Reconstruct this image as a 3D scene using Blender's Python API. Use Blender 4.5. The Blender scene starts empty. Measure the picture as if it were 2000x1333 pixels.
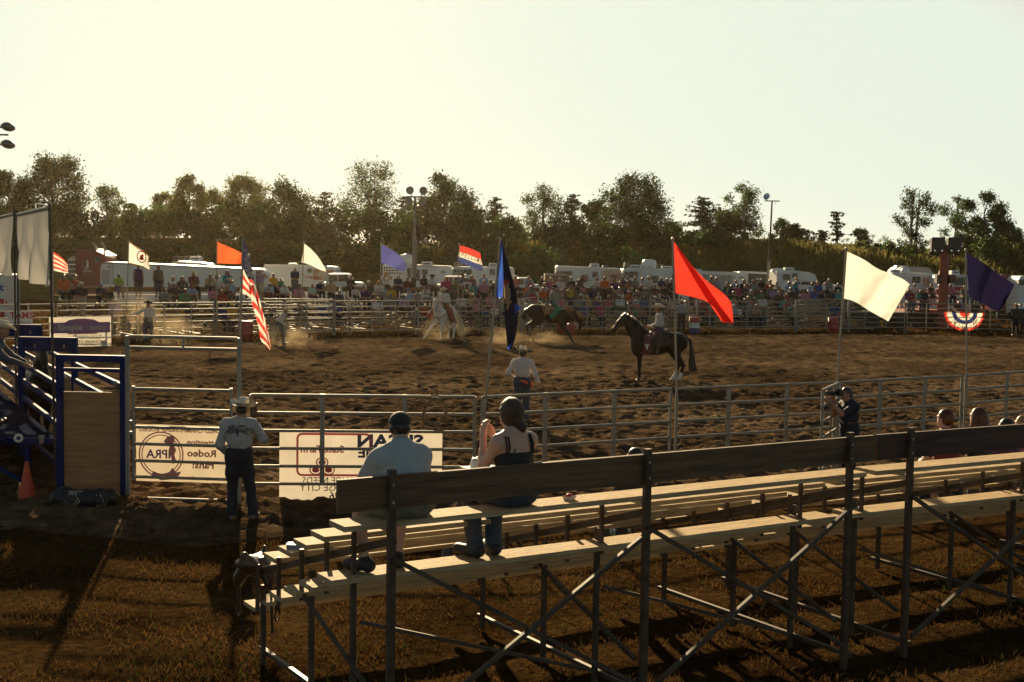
import bpy, math, random
import numpy as np
from mathutils import Vector, Matrix, Euler
R = math.radians
SC = bpy.context.scene
COL = SC.collection
rng = random.Random(7)
nrng = np.random.default_rng(11)

# ------------------------------------------------------------------ camera
F, CX, CY, H = 2500.0, 1000.0, 666.5, 3.8          # focal length in photo pixels (45 mm), eye height
PITCH, ROLL = math.atan((666.5 - 506) / F), 0.015
cam = bpy.data.cameras.new('camera'); cam.lens = 45.0; cam.sensor_width = 36.0
cam.clip_start = 0.1; cam.clip_end = 8000
camo = bpy.data.objects.new('camera', cam); COL.objects.link(camo)
CM = Euler((math.pi / 2 - PITCH, 0, 0)).to_matrix() @ Matrix.Rotation(ROLL, 3, 'Z')
camo.matrix_world = Matrix.Translation((0, 0, H)) @ CM.to_4x4()
SC.camera = camo

def ray(px, py):
    return CM @ Vector(((px - CX) / F, -(py - CY) / F, -1.0))
def G(px, py, z=0.0):                               # point on the level z seen at a photo pixel
    d = ray(px, py); t = (z - H) / d.z
    return Vector((0, 0, H)) + d * t
def D(px, py, y):                                   # point at depth y seen at a photo pixel
    d = ray(px, py); return Vector((0, 0, H)) + d * (y / d.y)
def hor(px):
    return 506 + ROLL * (px - 1000)
def XY(px, y, z=0.0):                               # world x at depth y for a photo column (level with height z)
    p = D(px, hor(px), y); q = D(px, hor(px) + (H - z) * F / y, y)
    return Vector((q.x, y, z))
def proj(p):
    v = CM.transposed() @ (Vector(p) - Vector((0, 0, H)))
    return (CX + F * v.x / -v.z, CY - F * v.y / -v.z)

# ------------------------------------------------------------------ light
SUN_AZ, SUN_EL = R(-11.6), R(17.0)
SKYTINT, SKYSTR, EXPO, HAZE_D, HAZE_G = (.80, .78, .60, 1), 0.06, 1.32, 0.00006, 0.78
SUN = Vector((math.sin(SUN_AZ) * math.cos(SUN_EL), math.cos(SUN_AZ) * math.cos(SUN_EL), math.sin(SUN_EL)))
w = bpy.data.worlds.new('World'); SC.world = w; w.use_nodes = True
nt = w.node_tree
bg = nt.nodes['Background']
sky = nt.nodes.new('ShaderNodeTexSky'); sky.sky_type = 'NISHITA'; sky.sun_disc = False
sky.sun_elevation = SUN_EL; sky.sun_rotation = SUN_AZ
sky.air_density = 0.6; sky.dust_density = 1.0; sky.ozone_density = 0.0; sky.altitude = 0
tint = nt.nodes.new('ShaderNodeMix'); tint.data_type = 'RGBA'; tint.blend_type = 'MULTIPLY'; tint.inputs['Factor'].default_value = 1.0
tint.inputs[7].default_value = SKYTINT
nt.links.new(sky.outputs[0], tint.inputs[6]); cap = nt.nodes.new('ShaderNodeMix'); cap.data_type = 'RGBA'; cap.blend_type = 'DARKEN'; cap.inputs['Factor'].default_value = 1.0     # thick even evening haze: the glow round the sun levels off
_k = 1.0 / (SKYSTR * 2 ** EXPO); cap.inputs[7].default_value = (.80 * _k, .88 * _k, .75 * _k, 1)
nt.links.new(tint.outputs[2], cap.inputs[6]); nt.links.new(cap.outputs[2], bg.inputs[0]); bg.inputs[1].default_value = SKYSTR
sl = bpy.data.lights.new('sun', 'SUN'); sl.energy = 5.0; sl.angle = R(0.6); sl.color = (1.0, 0.77, 0.45)
slo = bpy.data.objects.new('sun', sl); COL.objects.link(slo)
slo.rotation_euler = (-SUN).to_track_quat('-Z', 'Y').to_euler(); slo.location = (-8, 40, 30)
SC.view_settings.view_transform = 'Standard'; SC.view_settings.look = 'None'
SC.view_settings.gamma = 1.0; SC.view_settings.use_curve_mapping = False
SC.view_settings.exposure = EXPO
cy = SC.cycles
cy.max_bounces = 5; cy.diffuse_bounces = 2; cy.glossy_bounces = 2; cy.transmission_bounces = 3
cy.transparent_max_bounces = 6; cy.volume_bounces = 0
cy.use_denoising = True; cy.caustics_reflective = False; cy.caustics_refractive = False

# ------------------------------------------------------------------ materials
MATS = {}
def mat(name, col, rough=0.7, var=0.25, scale=6.0, bump=0.0, metal=0.0, trans=0.0, spec=0.5, stretch=None, gen=False, bscale=None):
    if name in MATS: return MATS[name]
    m = bpy.data.materials.new(name); m.use_nodes = True; n = m.node_tree; N = n.nodes; L = n.links
    p = N['Principled BSDF']; p.inputs['Roughness'].default_value = rough; p.inputs['Metallic'].default_value = metal
    p.inputs['Specular IOR Level'].default_value = spec
    c = (*col, 1.0) if len(col) == 3 else col
    p.inputs['Base Color'].default_value = c
    tc = N.new('ShaderNodeTexCoord'); src = tc.outputs['Object']
    if stretch:
        mp = N.new('ShaderNodeMapping'); mp.inputs['Scale'].default_value = stretch; L.new(src, mp.inputs[0]); src = mp.outputs[0]
    if var > 0:
        no = N.new('ShaderNodeTexNoise'); no.inputs['Scale'].default_value = scale; no.inputs['Detail'].default_value = 5
        no.inputs['Roughness'].default_value = 0.65
        L.new(src, no.inputs['Vector'])
        cr = N.new('ShaderNodeValToRGB'); e = cr.color_ramp.elements
        e[0].position = 0.3; e[1].position = 0.72
        e[0].color = tuple(v * (1 - var) for v in c[:3]) + (1,); e[1].color = tuple(min(1, v * (1 + var)) for v in c[:3]) + (1,)
        L.new(no.outputs[0], cr.inputs[0]); L.new(cr.outputs[0], p.inputs['Base Color'])
        if trans > 0: bc = cr.outputs[0]
    if bump > 0:
        nb = N.new('ShaderNodeTexNoise'); nb.inputs['Scale'].default_value = bscale or scale * 3; nb.inputs['Detail'].default_value = 4
        L.new(src, nb.inputs['Vector'])
        b = N.new('ShaderNodeBump'); b.inputs['Strength'].default_value = min(1, bump); b.inputs['Distance'].default_value = 0.02
        L.new(nb.outputs[0], b.inputs['Height']); L.new(b.outputs[0], p.inputs['Normal'])
    if trans > 0:
        t = N.new('ShaderNodeBsdfTranslucent'); t.inputs[0].default_value = c
        if var > 0: L.new(bc, t.inputs[0])
        mx = N.new('ShaderNodeMixShader'); mx.inputs[0].default_value = trans
        L.new(p.outputs[0], mx.inputs[1]); L.new(t.outputs[0], mx.inputs[2]); L.new(mx.outputs[0], N['Material Output'].inputs[0])
    MATS[name] = m
    return m

# ------------------------------------------------------------------ objects and tags
def link(name, data, parent=None, loc=None):
    o = bpy.data.objects.new(name, data); COL.objects.link(o)
    if loc is not None: o.location = loc
    if parent is not None: o.parent = parent
    return o
def tag(o, label=None, cat=None, group=None, kind=None):
    if label: o['label'] = label
    if cat: o['category'] = cat
    if group: o['group'] = group
    if kind: o['kind'] = kind
    return o
def thing(name, label, cat, loc=(0, 0, 0), rz=0.0, group=None):
    o = link(name, None, None, loc); o.rotation_euler = (0, 0, rz); o.empty_display_size = 0.2
    return tag(o, label, cat, group)
def dup(root, loc, rz=None, label=None, group=None):
    r = root.copy(); COL.objects.link(r); r.location = loc
    if rz is not None: r.rotation_euler = (0, 0, rz)
    if label: r['label'] = label
    if group: r['group'] = group
    for ch in list(root.children):
        c = ch.copy(); COL.objects.link(c); c.parent = r
        for g in list(ch.children):
            d = g.copy(); COL.objects.link(d); d.parent = c
    return r
def own_mat(o, m, slot=0):
    o.material_slots[slot].link = 'OBJECT'; o.material_slots[slot].material = m

def mesh_np(name, V, Q, mats, smooth=True, fm=None):
    me = bpy.data.meshes.new(name)
    V = np.asarray(V, np.float32); Q = np.asarray(Q, np.int32)
    me.vertices.add(len(V)); me.vertices.foreach_set('co', V.ravel())
    k = Q.shape[1]
    me.loops.add(Q.size); me.loops.foreach_set('vertex_index', Q.ravel())
    me.polygons.add(len(Q)); me.polygons.foreach_set('loop_start', np.arange(0, Q.size, k, dtype=np.int32))
    if fm is not None: me.polygons.foreach_set('material_index', np.asarray(fm, np.int32))
    me.polygons.foreach_set('use_smooth', np.full(len(Q), smooth))
    for m in (mats if isinstance(mats, (list, tuple)) else [mats]): me.materials.append(m)
    me.update(calc_edges=True)
    return me

class MB:
    """collects shapes for one mesh"""
    def __init__(s): s.v = []; s.f = []; s.m = []; s.mi = 0; s.sm = []
    def add(s, vs, fs, smooth=False):
        b = len(s.v); s.v += [tuple(p) for p in vs]
        for f in fs: s.f.append(tuple(b + i for i in f)); s.m.append(s.mi); s.sm.append(smooth)
        return s
    def box(s, c, d, rot=None, bev=0.0):
        x, y, z = d[0] / 2, d[1] / 2, d[2] / 2
        vs = [Vector((a * x, b * y, e * z)) for e in (-1, 1) for b in (-1, 1) for a in (-1, 1)]
        if rot is not None: vs = [rot @ v for v in vs]
        c = Vector(c); vs = [v + c for v in vs]
        return s.add(vs, [(0, 2, 3, 1), (4, 5, 7, 6), (0, 1, 5, 4), (2, 6, 7, 3), (0, 4, 6, 2), (1, 3, 7, 5)])
    def rbox(s, c, d, r=0.05, rot=None, axis='y'):
        """box with its four edges along one axis rounded"""
        n = 4; pts = []
        i, j, k = {'x': (1, 2, 0), 'y': (0, 2, 1), 'z': (0, 1, 2)}[axis]
        a, b, h = d[i] / 2, d[j] / 2, d[k] / 2
        for q, (sx, sy) in enumerate(((1, 1), (-1, 1), (-1, -1), (1, -1))):
            for t in range(n + 1):
                an = math.pi / 2 * (q + t / n)
                pts.append((sx * (a - r) + r * math.cos(an), sy * (b - r) + r * math.sin(an)))
        vs = []
        for e in (-h, h):
            for p in pts:
                v = [0, 0, 0]; v[i] = p[0]; v[j] = p[1]; v[k] = e; v = Vector(v)
                vs.append((rot @ v if rot is not None else v) + Vector(c))
        m = len(pts); fs = [(t, (t + 1) % m, m + (t + 1) % m, m + t) for t in range(m)] + [tuple(range(m))[::-1], tuple(range(m, 2 * m))]
        return s.add(vs, fs)
    def bar(s, a, b, w, h, up=(0, 0, 1)):
        a, b = Vector(a), Vector(b); d = (b - a); L = d.length; d.normalize()
        up = Vector(up)
        if abs(d.dot(up)) > 0.98: up = Vector((0, 1, 0))
        x = d.cross(up).normalized(); z = x.cross(d)
        rot = Matrix((x, d, z)).transposed()
        return s.box((a + b) / 2, (w, L, h), rot)
    def tube(s, a, b, r, n=8, r2=None, cap=True):
        a, b = Vector(a), Vector(b); d = (b - a).normalized(); r2 = r if r2 is None else r2
        up = Vector((0, 0, 1)) if abs(d.z) < 0.9 else Vector((1, 0, 0))
        x = d.cross(up).normalized(); y = d.cross(x)
        vs = [a + (x * math.cos(t * 2 * math.pi / n) + y * math.sin(t * 2 * math.pi / n)) * r for t in range(n)]
        vs += [b + (x * math.cos(t * 2 * math.pi / n) + y * math.sin(t * 2 * math.pi / n)) * r2 for t in range(n)]
        fs = [(t, n + t, n + (t + 1) % n, (t + 1) % n) for t in range(n)]
        s.add(vs, fs, True)
        if cap: s.add(vs, [tuple(range(n)), tuple(range(2 * n - 1, n - 1, -1))])
        return s
    def path(s, pts, r, n=6, closed=False):
        pts = [Vector(p) for p in pts]; m = len(pts); vs = []
        rr = r if hasattr(r, '__len__') else [r] * m
        for i, p in enumerate(pts):
            d = (pts[(i + 1) % m] if closed or i < m - 1 else p) - (pts[i - 1] if closed or i > 0 else p)
            d = d.normalized(); up = Vector((0, 0, 1)) if abs(d.z) < 0.9 else Vector((1, 0, 0))
            x = d.cross(up).normalized(); y = d.cross(x)
            vs += [p + (x * math.cos(t * 2 * math.pi / n) + y * math.sin(t * 2 * math.pi / n)) * rr[i] for t in range(n)]
        fs = []
        for i in range(m if closed else m - 1):
            j = (i + 1) % m
            fs += [(i * n + t, j * n + t, j * n + (t + 1) % n, i * n + (t + 1) % n) for t in range(n)]
        return s.add(vs, fs, True)
    def lathe(s, prof, c=(0, 0, 0), n=16, sx=1, sy=1, rot=None):
        vs = []; c = Vector(c)
        for r, z in prof:
            for t in range(n):
                v = Vector((r * sx * math.cos(2 * math.pi * t / n), r * sy * math.sin(2 * math.pi * t / n), z))
                vs.append((rot @ v if rot is not None else v) + c)
        fs = [(i * n + t, i * n + (t + 1) % n, (i + 1) * n + (t + 1) % n, (i + 1) * n + t) for i in range(len(prof) - 1) for t in range(n)]
        return s.add(vs, fs, True)
    def prism(s, poly, y0, y1, f=None):
        """extrude an xz outline from y0 to y1 (f maps a local point to a world point)"""
        n = len(poly); vs = [(p[0], y0, p[1]) for p in poly] + [(p[0], y1, p[1]) for p in poly]
        if f: vs = [f(Vector(v)) for v in vs]
        return s.add(vs, [tuple(range(n))[::-1], tuple(range(n, 2 * n))] + [(i, (i + 1) % n, n + (i + 1) % n, n + i) for i in range(n)])
    def grid(s, P, smooth=True):
        """P[i][j] points"""
        n, m = len(P), len(P[0])
        return s.add([p for row in P for p in row], [(i * m + j, (i + 1) * m + j, (i + 1) * m + j + 1, i * m + j + 1) for i in range(n - 1) for j in range(m - 1)], smooth)
    def mesh(s, name, mats):
        me = bpy.data.meshes.new(name); me.from_pydata(s.v, [], s.f)
        for m in (mats if isinstance(mats, (list, tuple)) else [mats]): me.materials.append(m)
        me.polygons.foreach_set('material_index', s.m); me.polygons.foreach_set('use_smooth', s.sm)
        me.update(); return me
    def build(s, name, mats, parent=None, loc=None):
        return link(name, s.mesh(name, mats), parent, loc)

# ------------------------------------------------------------------ implicit bodies
def _ax(R3): return np.array(R3, float)
class SDF:
    def __init__(s): s.p = []
    def cone(s, a, b, ra, rb=None, k=0.04, sc=None):
        s.p.append(('c', np.array(a, float), np.array(b, float), ra, ra if rb is None else rb, k, sc)); return s
    def chain(s, pts, rs, k=0.04, sc=None):
        for i in range(len(pts) - 1): s.cone(pts[i], pts[i + 1], rs[i], rs[i + 1], k, sc)
        return s
    def ell(s, c, r, rot=None, k=0.04):
        s.p.append(('e', np.array(c, float), np.array(r, float), None if rot is None else np.array(rot, float), 0, k, None)); return s
    def mesh(s, h, noise=0.0, nf=14.0, infl=0.0, zmin=None):
        lo = np.full(3, 1e9); hi = -lo
        bbs = []
        for t, a, b, ra, rb, k, sc in s.p:
            if t == 'c':
                m = max(ra, rb) * (1 if sc is None else 1 / min(sc)) + infl
                l = np.minimum(a, b) - m; u = np.maximum(a, b) + m
            else:
                m = (b if ra is None else np.full(3, b.max())) + infl; l = a - m; u = a + m
            bbs.append((l, u)); lo = np.minimum(lo, l); hi = np.maximum(hi, u)
        lo -= 3 * h; hi += 3 * h
        if zmin is not None: lo[2] = max(lo[2], zmin - 3 * h)
        n = np.ceil((hi - lo) / h).astype(int) + 1
        Fd = np.full(n, 0.5, np.float32)
        ax = [lo[i] + h * np.arange(n[i]) for i in range(3)]
        for (t, a, b, ra, rb, k, sc), (l, u) in zip(s.p, bbs):
            mg = k + 2.5 * h
            i0 = np.maximum(np.floor((l - mg - lo) / h).astype(int), 0); i1 = np.minimum(np.ceil((u + mg - lo) / h).astype(int) + 1, n)
            if (i1 <= i0).any(): continue
            X, Y, Z = np.meshgrid(ax[0][i0[0]:i1[0]], ax[1][i0[1]:i1[1]], ax[2][i0[2]:i1[2]], indexing='ij', sparse=True)
            if t == 'c':
                s3 = (1, 1, 1) if sc is None else sc
                ba = (b - a) * s3; px, py, pz = (X - a[0]) * s3[0], (Y - a[1]) * s3[1], (Z - a[2]) * s3[2]
                q = max(float(ba @ ba), 1e-9)
                tt = np.clip((px * ba[0] + py * ba[1] + pz * ba[2]) / q, 0, 1)
                d = np.sqrt((px - ba[0] * tt) ** 2 + (py - ba[1] * tt) ** 2 + (pz - ba[2] * tt) ** 2) - (ra + (rb - ra) * tt)
                d = d / max(s3)
            else:
                px, py, pz = X - a[0], Y - a[1], Z - a[2]
                if ra is not None:
                    M = ra; qx = M[0, 0] * px + M[1, 0] * py + M[2, 0] * pz; qy = M[0, 1] * px + M[1, 1] * py + M[2, 1] * pz; qz = M[0, 2] * px + M[1, 2] * py + M[2, 2] * pz
                else: qx, qy, qz = px, py, pz
                k0 = np.sqrt((qx / b[0]) ** 2 + (qy / b[1]) ** 2 + (qz / b[2]) ** 2)
                k1 = np.sqrt((qx / b[0] ** 2) ** 2 + (qy / b[1] ** 2) ** 2 + (qz / b[2] ** 2) ** 2) + 1e-9
                d = k0 * (k0 - 1) / k1
            sub = Fd[i0[0]:i1[0], i0[1]:i1[1], i0[2]:i1[2]]
            hh = np.maximum(k - np.abs(sub - d), 0) / k
            sub[...] = np.minimum(sub, d) - hh * hh * k * 0.25
        Fd -= infl
        if noise > 0:
            X, Y, Z = np.meshgrid(*ax, indexing='ij', sparse=True)
            f = nf
            Fd += noise * (np.sin(X * f + 1.3 * np.sin(Z * f * .7)) * np.sin(Z * f * 1.1 + 1.7 * np.sin(Y * f * .8 + X * f * .5)) + .5 * np.sin((X + Z) * f * 2.1 + 2 * np.sin(Y * f)))
        if zmin is not None: 
            Z = ax[2][None, None, :]; Fd = np.maximum(Fd, (zmin - Z).astype(np.float32))
        return surfnets(Fd, lo, h)

def surfnets(Fd, org, h):
    S = Fd < 0; nx, ny, nz = S.shape
    c = np.zeros((nx - 1, ny - 1, nz - 1), np.int8)
    for i in (0, 1):
        for j in (0, 1):
            for k in (0, 1): c += S[i:nx - 1 + i, j:ny - 1 + j, k:nz - 1 + k]
    act = (c > 0) & (c < 8)
    I = np.argwhere(act); n = len(I)
    idx = np.full(act.shape, -1, np.int32); idx[act] = np.arange(n)
    acc = np.zeros((n, 3)); cnt = np.zeros(n)
    cor = [np.array((i, j, k)) for i in (0, 1) for j in (0, 1) for k in (0, 1)]
    for a in range(8):
        for b in range(a + 1, 8):
            if np.abs(cor[a] - cor[b]).sum() != 1: continue
            f1 = Fd[tuple((I + cor[a]).T)]; f2 = Fd[tuple((I + cor[b]).T)]
            m = (f1 < 0) != (f2 < 0)
            t = (f1[m] / (f1[m] - f2[m]))[:, None]
            acc[m] += cor[a] + (cor[b] - cor[a]) * t; cnt[m] += 1
    V = org + h * (I + acc / cnt[:, None])
    Q = []
    for ax in range(3):
        s1 = [slice(1, -1)] * 3; s1[ax] = slice(0, -1); s2 = list(s1); s2[ax] = slice(1, None)
        A, B = S[tuple(s1)], S[tuple(s2)]
        e = np.argwhere(A != B)
        if not len(e): continue
        off = np.array([1, 1, 1]); off[ax] = 0; e = e + off
        u, v = [q for q in range(3) if q != ax]
        du = np.zeros(3, int); du[u] = 1; dv = np.zeros(3, int); dv[v] = 1
        q = np.stack([idx[tuple((e - du - dv).T)], idx[tuple((e - dv).T)], idx[tuple(e.T)], idx[tuple((e - du).T)]], 1)
        ins = S[tuple(e.T)]
        fl = ins if ax != 1 else ~ins
        q[~fl] = q[~fl][:, ::-1]
        Q.append(q)
    return V, np.concatenate(Q)
def sdf_obj(sd, name, m, parent=None, h=0.02, **kw):
    V, Q = sd.mesh(h, **kw)
    return link(name, mesh_np(name, V, Q, m), parent)

# text as real letters
def text_mesh(name, txt, size, m, bold=0.0, ext=0.004, align='CENTER', sx=1.0):
    cu = bpy.data.curves.new(name, 'FONT'); cu.body = txt; cu.size = size; cu.align_x = align; cu.align_y = 'CENTER'
    cu.extrude = ext; cu.offset = bold; cu.resolution_u = 2
    o = bpy.data.objects.new(name, cu); COL.objects.link(o)
    dg = bpy.context.evaluated_depsgraph_get(); me = bpy.data.meshes.new_from_object(o.evaluated_get(dg))
    bpy.data.objects.remove(o); bpy.data.curves.remove(cu)
    me.name = name; me.materials.clear(); me.materials.append(m)
    if sx != 1.0:
        me.transform(Matrix.Diagonal((sx, 1, 1, 1)))
    return me

def fbm(x, y, seed=0, oct=4, f=1.0, gain=0.5):
    """cheap smooth noise from rotated sines (numpy arrays)"""
    r = np.random.default_rng(seed); out = 0; a = 1.0; tot = 0
    for o in range(oct):
        v = 0
        for q in range(5):
            th = r.uniform(0, 2 * math.pi); ph = r.uniform(0, 6.28); g = f * r.uniform(.7, 1.4)
            v = v + np.sin((x * math.cos(th) + y * math.sin(th)) * g + ph + 1.6 * np.sin((y * math.cos(th) - x * math.sin(th)) * g * .6 + ph * 2))
        out = out + a * v / 5; tot += a; a *= gain; f *= 2.1
    return out / tot

LM = [(60, 'the grey banner'), (118, 'the striped flag at far left'), (262, 'the emblem flag'), (440, 'the orange flag'), (490, 'the stars and stripes'), (610, 'the small white flag'),
      (765, 'the small blue flag'), (868, 'the white horse'), (920, 'the WELCOME flag'), (988, 'the tall dark blue flag'), (1080, 'the bucking horse'), (1205, "the dark horse's head"),
      (1285, 'the rider in white'), (1380, 'the big red flag'), (1480, 'the dark trailer'), (1550, 'the white camper'), (1628, 'the right red barrel'), (1700, 'the big white flag'),
      (1840, 'the rusty mast'), (1935, 'the purple flag')]
USED = set()
def nearlm(px):
    return min(LM, key=lambda t: abs(t[0] - px))
ORD = ['', 'second ', 'third ', 'fourth ', 'fifth ', 'sixth ', 'seventh ', 'eighth ', 'ninth ', 'tenth ']
def place_labels(items, fmt):
    """items: (object, px, key phrase). Ranks the alike ones by how far they stand from a landmark"""
    cell = {}
    for o, px, key in items:
        lm = nearlm(px); side = 'left of' if px < lm[0] else 'right of'
        cell.setdefault((key, lm, side), []).append((abs(px - lm[0]), px, o))
    for (key, lm, side), L in cell.items():
        L.sort(key=lambda t: t[0])
        for i, (d, px, o) in enumerate(L):
            o['label'] = fmt.format(key=key, ord=ORD[min(i, 9)], where=(side + ' ' + lm[1]))

# ------------------------------------------------------------------ ground
def ground_mat(name, cols, scale, bump, rough=1.0, bs=30.0, dist=0.03, streak=None, spec=0.0):
    m = bpy.data.materials.new(name); m.use_nodes = True; N = m.node_tree.nodes; L = m.node_tree.links
    p = N['Principled BSDF']; p.inputs['Roughness'].default_value = rough; p.inputs['Specular IOR Level'].default_value = spec
    tc = N.new('ShaderNodeTexCoord'); src = tc.outputs['Object']
    if streak:
        mp = N.new('ShaderNodeMapping'); mp.inputs['Scale'].default_value = streak; L.new(src, mp.inputs[0]); src = mp.outputs[0]
    a = N.new('ShaderNodeTexNoise'); a.inputs['Scale'].default_value = scale; a.inputs['Detail'].default_value = 8; a.inputs['Roughness'].default_value = .7
    L.new(src, a.inputs['Vector'])
    b = N.new('ShaderNodeTexNoise'); b.inputs['Scale'].default_value = scale * .07; b.inputs['Detail'].default_value = 4
    L.new(src, b.inputs['Vector'])
    mth = N.new('ShaderNodeMath'); mth.operation = 'ADD'; L.new(a.outputs[0], mth.inputs[0])
    m2 = N.new('ShaderNodeMath'); m2.operation = 'MULTIPLY_ADD'; m2.inputs[1].default_value = .8; m2.inputs[2].default_value = -.4
    L.new(b.outputs[0], m2.inputs[0]); L.new(m2.outputs[0], mth.inputs[1])
    cr = N.new('ShaderNodeValToRGB'); el = cr.color_ramp.elements
    while len(el) < len(cols): el.new(.5)
    for i, c in enumerate(cols):
        el[i].position = .28 + .46 * i / (len(cols) - 1); el[i].color = (*c, 1)
    L.new(mth.outputs[0], cr.inputs[0]); L.new(cr.outputs[0], p.inputs['Base Color'])
    nb = N.new('ShaderNodeTexNoise'); nb.inputs['Scale'].default_value = bs; nb.inputs['Detail'].default_value = 6; nb.inputs['Roughness'].default_value = .6
    L.new(src, nb.inputs['Vector'])
    bp = N.new('ShaderNodeBump'); bp.inputs['Strength'].default_value = bump; bp.inputs['Distance'].default_value = dist
    L.new(nb.outputs[0], bp.inputs['Height']); L.new(bp.outputs[0], p.inputs['Normal'])
    return m
GRASS = ground_mat('dry_grass_ground', [(.016, .008, .0035), (.042, .023, .009), (.078, .045, .017)], 9.0, .9, bs=22, dist=.04)
DIRT = ground_mat('tilled_dirt', [(.030, .019, .011), (.085, .056, .033), (.17, .115, .069)], 2.6, 1.0, bs=9, dist=.08)
BANK = ground_mat('bank_grass', [(.045, .044, .014), (.10, .085, .028), (.17, .13, .048)], 1.6, .8, bs=6, dist=.15)

FAR = [(-60, 594, 50.4), (0, 594, 51.4), (230, 592, 54.4), (440, 590, 57.4), (650, 587, 61.3), (1000, 586, 66), (1300, 588, 68.4), (1550, 588, 71.0), (1720, 590, 71.8), (1850, 592, 72.2), (2010, 596, 71.2), (2120, 596, 70)]
FARP = [XY(a, d, 1.68) for a, _, d in FAR]
NEARX = [(487, 19.55), (940, 19.75), (1320, 21.5), (1640, 23.1), (1886, 24.9), (2130, 27.6)]
NEARP = [XY(a, d, 1.68) for a, d in NEARX]
def poly_at(pts, t):                                   # point and direction at arc length t
    for a, b in zip(pts, pts[1:]):
        a2, b2 = Vector((a.x, a.y)), Vector((b.x, b.y)); L = (b2 - a2).length
        if t <= L: return a2 + (b2 - a2) * (t / L), (b2 - a2).normalized()
        t -= L
    return b2, (b2 - a2).normalized()
def poly_len(pts): return sum(((b - a).xy).length for a, b in zip(pts, pts[1:]))
def far_y(x):                                          # fence depth at world x
    xs = [p.x for p in FARP]; ys = [p.y for p in FARP]
    return np.interp(x, xs, ys)
def bank_z(x, y):
    # the grassy bank behind the trailers
    y0 = 97 + 2.5 * np.sin(x * .06 + 1) + 1.2 * np.sin(x * .17)
    t = np.clip((y - y0) / 15.0, 0, 1); s = t * t * (3 - 2 * t)
    top = 4.6 + .5 * np.sin(x * .11) + .35 * np.sin(x * .23 + 2)
    return s * top + np.clip(y - 112, 0, 1e9) * .006

def grid_mesh(name, xs, ys, zf, m):
    X, Y = np.meshgrid(xs, ys, indexing='ij'); Z = zf(X, Y)
    V = np.stack([X, Y, Z], -1).reshape(-1, 3); n, k = X.shape
    i = np.arange(n * k).reshape(n, k)
    Q = np.stack([i[:-1, :-1], i[1:, :-1], i[1:, 1:], i[:-1, 1:]], -1).reshape(-1, 4)
    return mesh_np(name, V, Q, m)
def zg(X, Y):
    near = np.clip(1 - (np.abs(Y - 12) / 14), 0, 1)
    return .035 * fbm(X, Y, 3, 3, 1.8) * np.clip(near * 3, 0.3, 1) + bank_z(X, Y) - .02
xs = np.unique(np.concatenate([np.linspace(-1200, -140, 14), np.linspace(-140, -14, 64), np.linspace(-14, 14, 120), np.linspace(14, 160, 70), np.linspace(160, 1200, 14)]))
ys = np.unique(np.concatenate([np.linspace(-80, 2, 12), np.linspace(2, 24, 100), np.linspace(24, 90, 40), np.linspace(90, 135, 60), np.linspace(135, 1500, 26)]))
g = link('ground', grid_mesh('ground', xs, ys, zg, GRASS)); tag(g, kind='structure')
# the bank wears its own taller grass skin
xs = np.linspace(-90, 130, 150); ys = np.linspace(95, 190, 70)
b = link('grass_bank', grid_mesh('grass_bank', xs, ys, lambda X, Y: bank_z(X, Y) + .12 + .25 * fbm(X, Y, 8, 3, .8) * np.clip((Y - 98) / 6, 0, 1) - .3 * np.clip(1 - (Y - 95) / 3, 0, 1) - 1.0 * np.clip((Y - 182) / 8, 0, 1), BANK)); tag(b, kind='structure')

# arena dirt: a displaced sheet that runs out under the grass at its edge
def near_y(x):
    return np.interp(x, [-30, -9, -7.4, -4.0, -.5, 2.75, 6, 9, 13, 30], [18.0, 18.0, 17.2, 16.6, 17.6, 18.8, 20.2, 21.6, 24, 34])
def zd(X, Y):
    e = np.minimum(Y - near_y(X) - .7 * fbm(X, Y, 21, 2, 1.1), far_y(X) - 2.6 - Y + .9 * fbm(X, Y, 22, 3, .7))
    edge = np.clip(e / 1.5, -1, 1)
    z = .10 * fbm(X, Y, 31, 2, 13.0) * np.clip((46 - Y) / 8, 0, 1) + .068 * fbm(X * .8, Y * 1.3, 32, 2, 6.5) + .03 * fbm(X, Y, 34, 2, 2.4) + .04 * fbm(X, Y, 33, 2, .6)
    ruts = .035 * np.sin((X * .35 + Y * 1.0) * 7 + 2.5 * fbm(X, Y, 35, 2, .5))
    return np.where(edge > 0, .0, -.08) + (z + ruts * .6) * np.clip(edge * 1.2 + .25, .15, 1) + .035 * np.clip(edge, 0, 1) + .07 * np.clip(edge, -1, 0)
xs = np.unique(np.concatenate([np.arange(-24, -9, .2), np.arange(-9, 13, .10), np.arange(13, 36, .18)]))
ys = np.unique(np.concatenate([np.arange(15.5, 30, .075), np.arange(30, 46, .10), np.arange(46, 71, .14)]))
a = link('arena_dirt', grid_mesh('arena_dirt', xs, ys, zd, DIRT)); tag(a, kind='structure')

# far hills
def zh(X, Y):
    ridge = 17 + 5 * np.sin(X * .0048 + .9) + 3 * np.sin(X * .013)
    return np.clip(1 - np.abs(Y - 1000) / 420, 0, 1) ** .8 * ridge + 3.0 * fbm(X, Y, 41, 3, .09) * np.clip(1 - np.abs(Y - 1000) / 420, 0, 1) - 1.5
HILL = ground_mat('wooded_hill_hazed', [(.05, .07, .035), (.09, .12, .06), (.13, .16, .08)], .08, .9, bs=.12, dist=4)  # foliage colours paled to paint distance haze into the hills
hl = link('hills', grid_mesh('hills', np.linspace(-900, 1100, 260), np.linspace(600, 1400, 60), zh, HILL)); tag(hl, kind='structure')

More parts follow.
